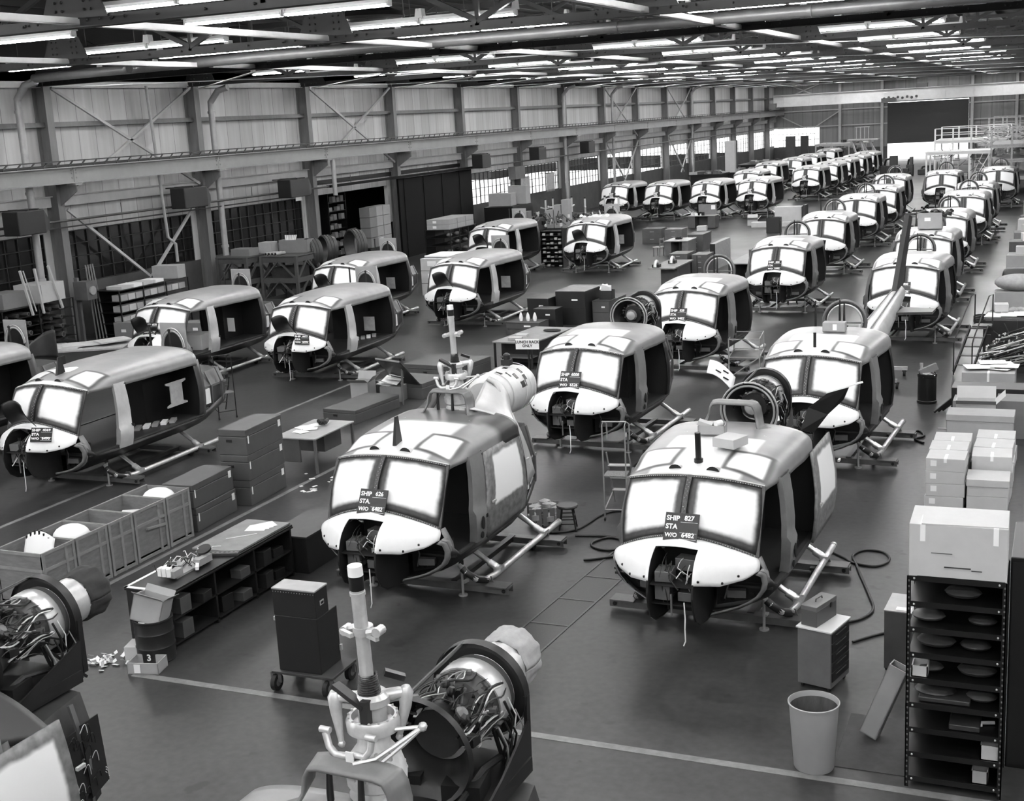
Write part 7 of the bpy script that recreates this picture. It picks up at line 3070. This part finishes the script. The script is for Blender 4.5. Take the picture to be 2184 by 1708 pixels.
for k in range(3):
    carton('pale carton on the bench right of the locker, %s from the left' % NTH[k], (-28.8 + .5 * k, 72.6, .0), (.45, .6, 1.5 + .3 * k), 'carton', 0, 'cartons right of the locker', strips=())
for k, y in enumerate((78.0, 82.5)):
    b = MB()
    b.grid(lambda u, v: Vector((.05 * math.sin(u * 14), lerp(-.7, .7, u), lerp(-.9, .35, v))), 24, 6)
    t = thing('hung_cloth', '%s pale cloth hung in front of the bright windows' % ['left', 'right'][k], 'cloth', (-32.7, y, 2.9), 0, 'cloths hung at the windows')
    b.build('cloth', 'cloth_light', t, smooth=60, solid=.01)
    b = MB()
    b.bar((0, -.75, .36), (0, .75, .36), .03)
    b.bar((0, 0, .36), (-.75, 0, .36), .03)
    b.build('hanger_rail', 'dark_metal', t)
b = MB()
b.box((0, 0, 0), (.5, 1.6, .8))
tag(b.build('wall_cabinet', 'steel_grey', loc=(-32.9, 77.2, 3.6)), 'grey cabinet hung on the column before the first bright window', 'cabinet')

# ---- far left: benches below the bright windows
for k, (x, y, w, d, h, m_, lab) in enumerate(((-29.8, 100, 2.2, 4.5, 1.0, 'rack_black', 'dark open rack of flat parts below the bright windows'), (-29.5, 113, 3.0, 3.0, 1.3, 'black_paint', 'black cabinet below the fourth bright window'),
                                              (-27.5, 120, 4.0, 6.0, 1.1, 'rack_black', 'long dark table beyond the black cabinet'), (-27.5, 132, 6.0, 9.0, 1.3, 'rack_black', 'long dark table heaped with parts at the far left'))):
    t = thing('parts_table', lab, 'table', (x, y, 0), 0, 'dark tables below the bright windows')
    b = MB()
    b.box((0, 0, h - .1), (w, d, .1), base=True)
    b.build('table_top', m_, t)
    b = MB()
    b.box((0, 0, 0), (w * .9, d * .9, h - .1), base=True)
    b.build('base', 'black_paint', t)
    b = MB()
    for j in range(30):
        s = rnd.uniform(.15, .5)
        b.box((rnd.uniform(-w / 2, w / 2) * .85, rnd.uniform(-d / 2, d / 2) * .85, 0), (s, s * 1.5, s * .5), rz=rnd.uniform(0, 3), base=True, mi=j % 3)
    tag(b.build('loose_parts', ['mid_dark', 'steel_light', 'steel_grey'], loc=(x, y, h)), 'heap of parts on the %s of the dark tables below the bright windows' % NTH[k], 'parts', kind='stuff')
for k, (px, py, Y, w, h) in enumerate(((1558, 325, 118, .9, 2.6), (1566, 320, 120, .5, 2.2), (1686, 303, 146, 1.0, 1.6), (1716, 302, 146, .8, 1.6))):
    p = at_y(px, py, Y)
    carton('%s tall locker silhouetted against the far windows' % NTH[k], (p.x, Y, 0), (w, .6, p.z + h * .4), ('carton_light', 'dark_primer', 'mid_dark', 'dark_primer')[k], 0, 'lockers against the far windows', name='locker', cat='locker', strips=())


# ---- scaffolds and jigs
def scaffold(label, x0, x1, y0, y1, levels, posts, m='steel_light', rail=True, name='scaffold'):
    t = thing(name, label, 'scaffold', (0, 0, 0), 0)
    for i in range(posts):
        x = lerp(x0, x1, i / (posts - 1))
        for y in (y0, y1):
            b = MB()
            b.box((x, y, 0), (.12, .12, levels[-1] + (1.0 if rail else 0)), base=True)
            b.build('post', m, t)
    for z in levels:
        b = MB()
        b.box(((x0 + x1) / 2, (y0 + y1) / 2, z), (x1 - x0 + .2, y1 - y0 + .2, .08))
        for y in (y0, y1):
            b.bar((x0, y, z - .12), (x1, y, z - .12), .1, .16)
        b.build('deck', m, t)
    if rail:
        b = MB()
        for z in (levels[-1] + .5, levels[-1] + 1.0):
            for y in (y0, y1):
                b.bar((x0, y, z), (x1, y, z), .06)
        b.build('guard_rail', m, t)
    b = MB()
    for i in range(posts - 1):
        a_, c_ = lerp(x0, x1, i / (posts - 1)), lerp(x0, x1, (i + 1) / (posts - 1))
        if i % 2 == 0:
            b.bar((a_, y0, .1), (c_, y0, levels[0]), .06)
    b.build('brace', m, t)
    return t


mat('scaffold_white', 0.62, 0.5)
scaffold('white rectangular jig frame before the bright opening', -9.7, -5.2, 100, 103, [2.9], 4, 'scaffold_white', False)
b = MB()
for k in range(60):
    x, z, y = rnd.uniform(-9.3, -5.4), rnd.uniform(.6, 2.6), rnd.uniform(100.4, 102.6)
    b.bar((x, y, z), (x + rnd.uniform(-.9, .9), y, z + rnd.choice((0, 0, .5))), .05, mi=k % 2)
tag(b.build('jig_tubes', ['scaffold_white', 'steel_grey']), 'tangle of tubes inside the white rectangular jig frame', 'tubes', kind='stuff')
scaffold('tall scaffold with guard rails behind the white jig frame', -10.2, -4.6, 112, 118, [3.3], 5, 'scaffold_white')
scaffold('pale stepped jig platform at the right edge, beyond the last fuselages', -5.0, -1.0, 96, 104, [1.2, 2.4, 3.4], 4, 'cloth_light')
scaffold('rearmost pale jig platform at the right edge', -6.5, -2.0, 120, 128, [2.6, 3.8], 5, 'cloth_light')
b = MB()
for k in range(340):
    x, y, z = rnd.uniform(-6.5, -1.0), rnd.uniform(100, 124), rnd.uniform(2.4, 4.2)
    b.bar((x, y, z), (x + rnd.uniform(-.8, .8), y, z + rnd.uniform(-.05, .3)), .06, mi=k % 3)
tag(b.build('jig_tubes', ['cloth_light', 'steel_light', 'steel_grey']), 'layers of pale tubing on the right jig platforms', 'tubes', kind='stuff')
scaffold('left scaffold with a high railed platform at the far left', -24.0, -19.0, 135, 140, [2.7], 4, 'steel_light', False)
t = thing('scaffold_stair', 'sloping stair with a railed platform on the left scaffold', 'stair', (0, 0, 0), 0)
b = MB()
for x in (-19.4, -18.6):
    b.bar((x, 134.5, 3.0), (x + 1.8, 133, .1), .12, .2)
    b.bar((x - .9, 134.5, 3.0), (x + .3, 133, .1), .12, .2)
b.build('stringer', 'steel_light', t)
b = MB()
b.box((-19.2, 134.8, 3.05), (3.0, 1.4, .12))
for x in (-19.9, -19.5, -19.1, -18.7):
    b.bar((x, 134.8, 3.1), (x, 134.8, 4.3), .07)
b.bar((-20, 134.8, 4.3), (-18.6, 134.8, 4.3), .08)
b.build('platform', 'steel_light', t)
b = MB()
for k in range(40):
    b.box((rnd.uniform(-23.5, -19.5), rnd.uniform(135, 139), rnd.uniform(.3, 3.0)), (.5, .3, .25), rz=rnd.uniform(0, 3), mi=k % 2)
tag(b.build('scaffold_parts', ['mid_dark', 'steel_light']), 'parts heaped in and on the left scaffold', 'parts', kind='stuff')
# silhouettes in the far opening
for k, (px, py, w, h, m_) in enumerate(((1898, 352, 1.6, 2.0, 'black_paint'), (1915, 372, 2.2, .8, 'dark_primer'), (1941, 352, .6, 1.7, 'mid_dark'), (1975, 372, 1.4, .8, 'black_paint'))):
    p = at(px, py, 0)
    t = thing('machine_tool', '%s dark machine silhouetted in the bright far opening' % NTH[k], 'machine', (at_y(px, py, 118 + 2 * k).x, 118 + 2 * k, 0), 0, 'machines before the far opening')
    b = MB()
    b.box((0, 0, 0), (w, 1.0, h * .6), base=True)
    b.build('bed', m_, t, bevel=.05)
    b = MB()
    b.box((w * .2, 0, h * .6), (w * .4, .7, h * .4), base=True)
    b.tube([(-w * .3, 0, h * .6), (-w * .2, 0, h * .85), (w * .1, 0, h * .9)], .1, 6)
    b.build('head', m_, t)
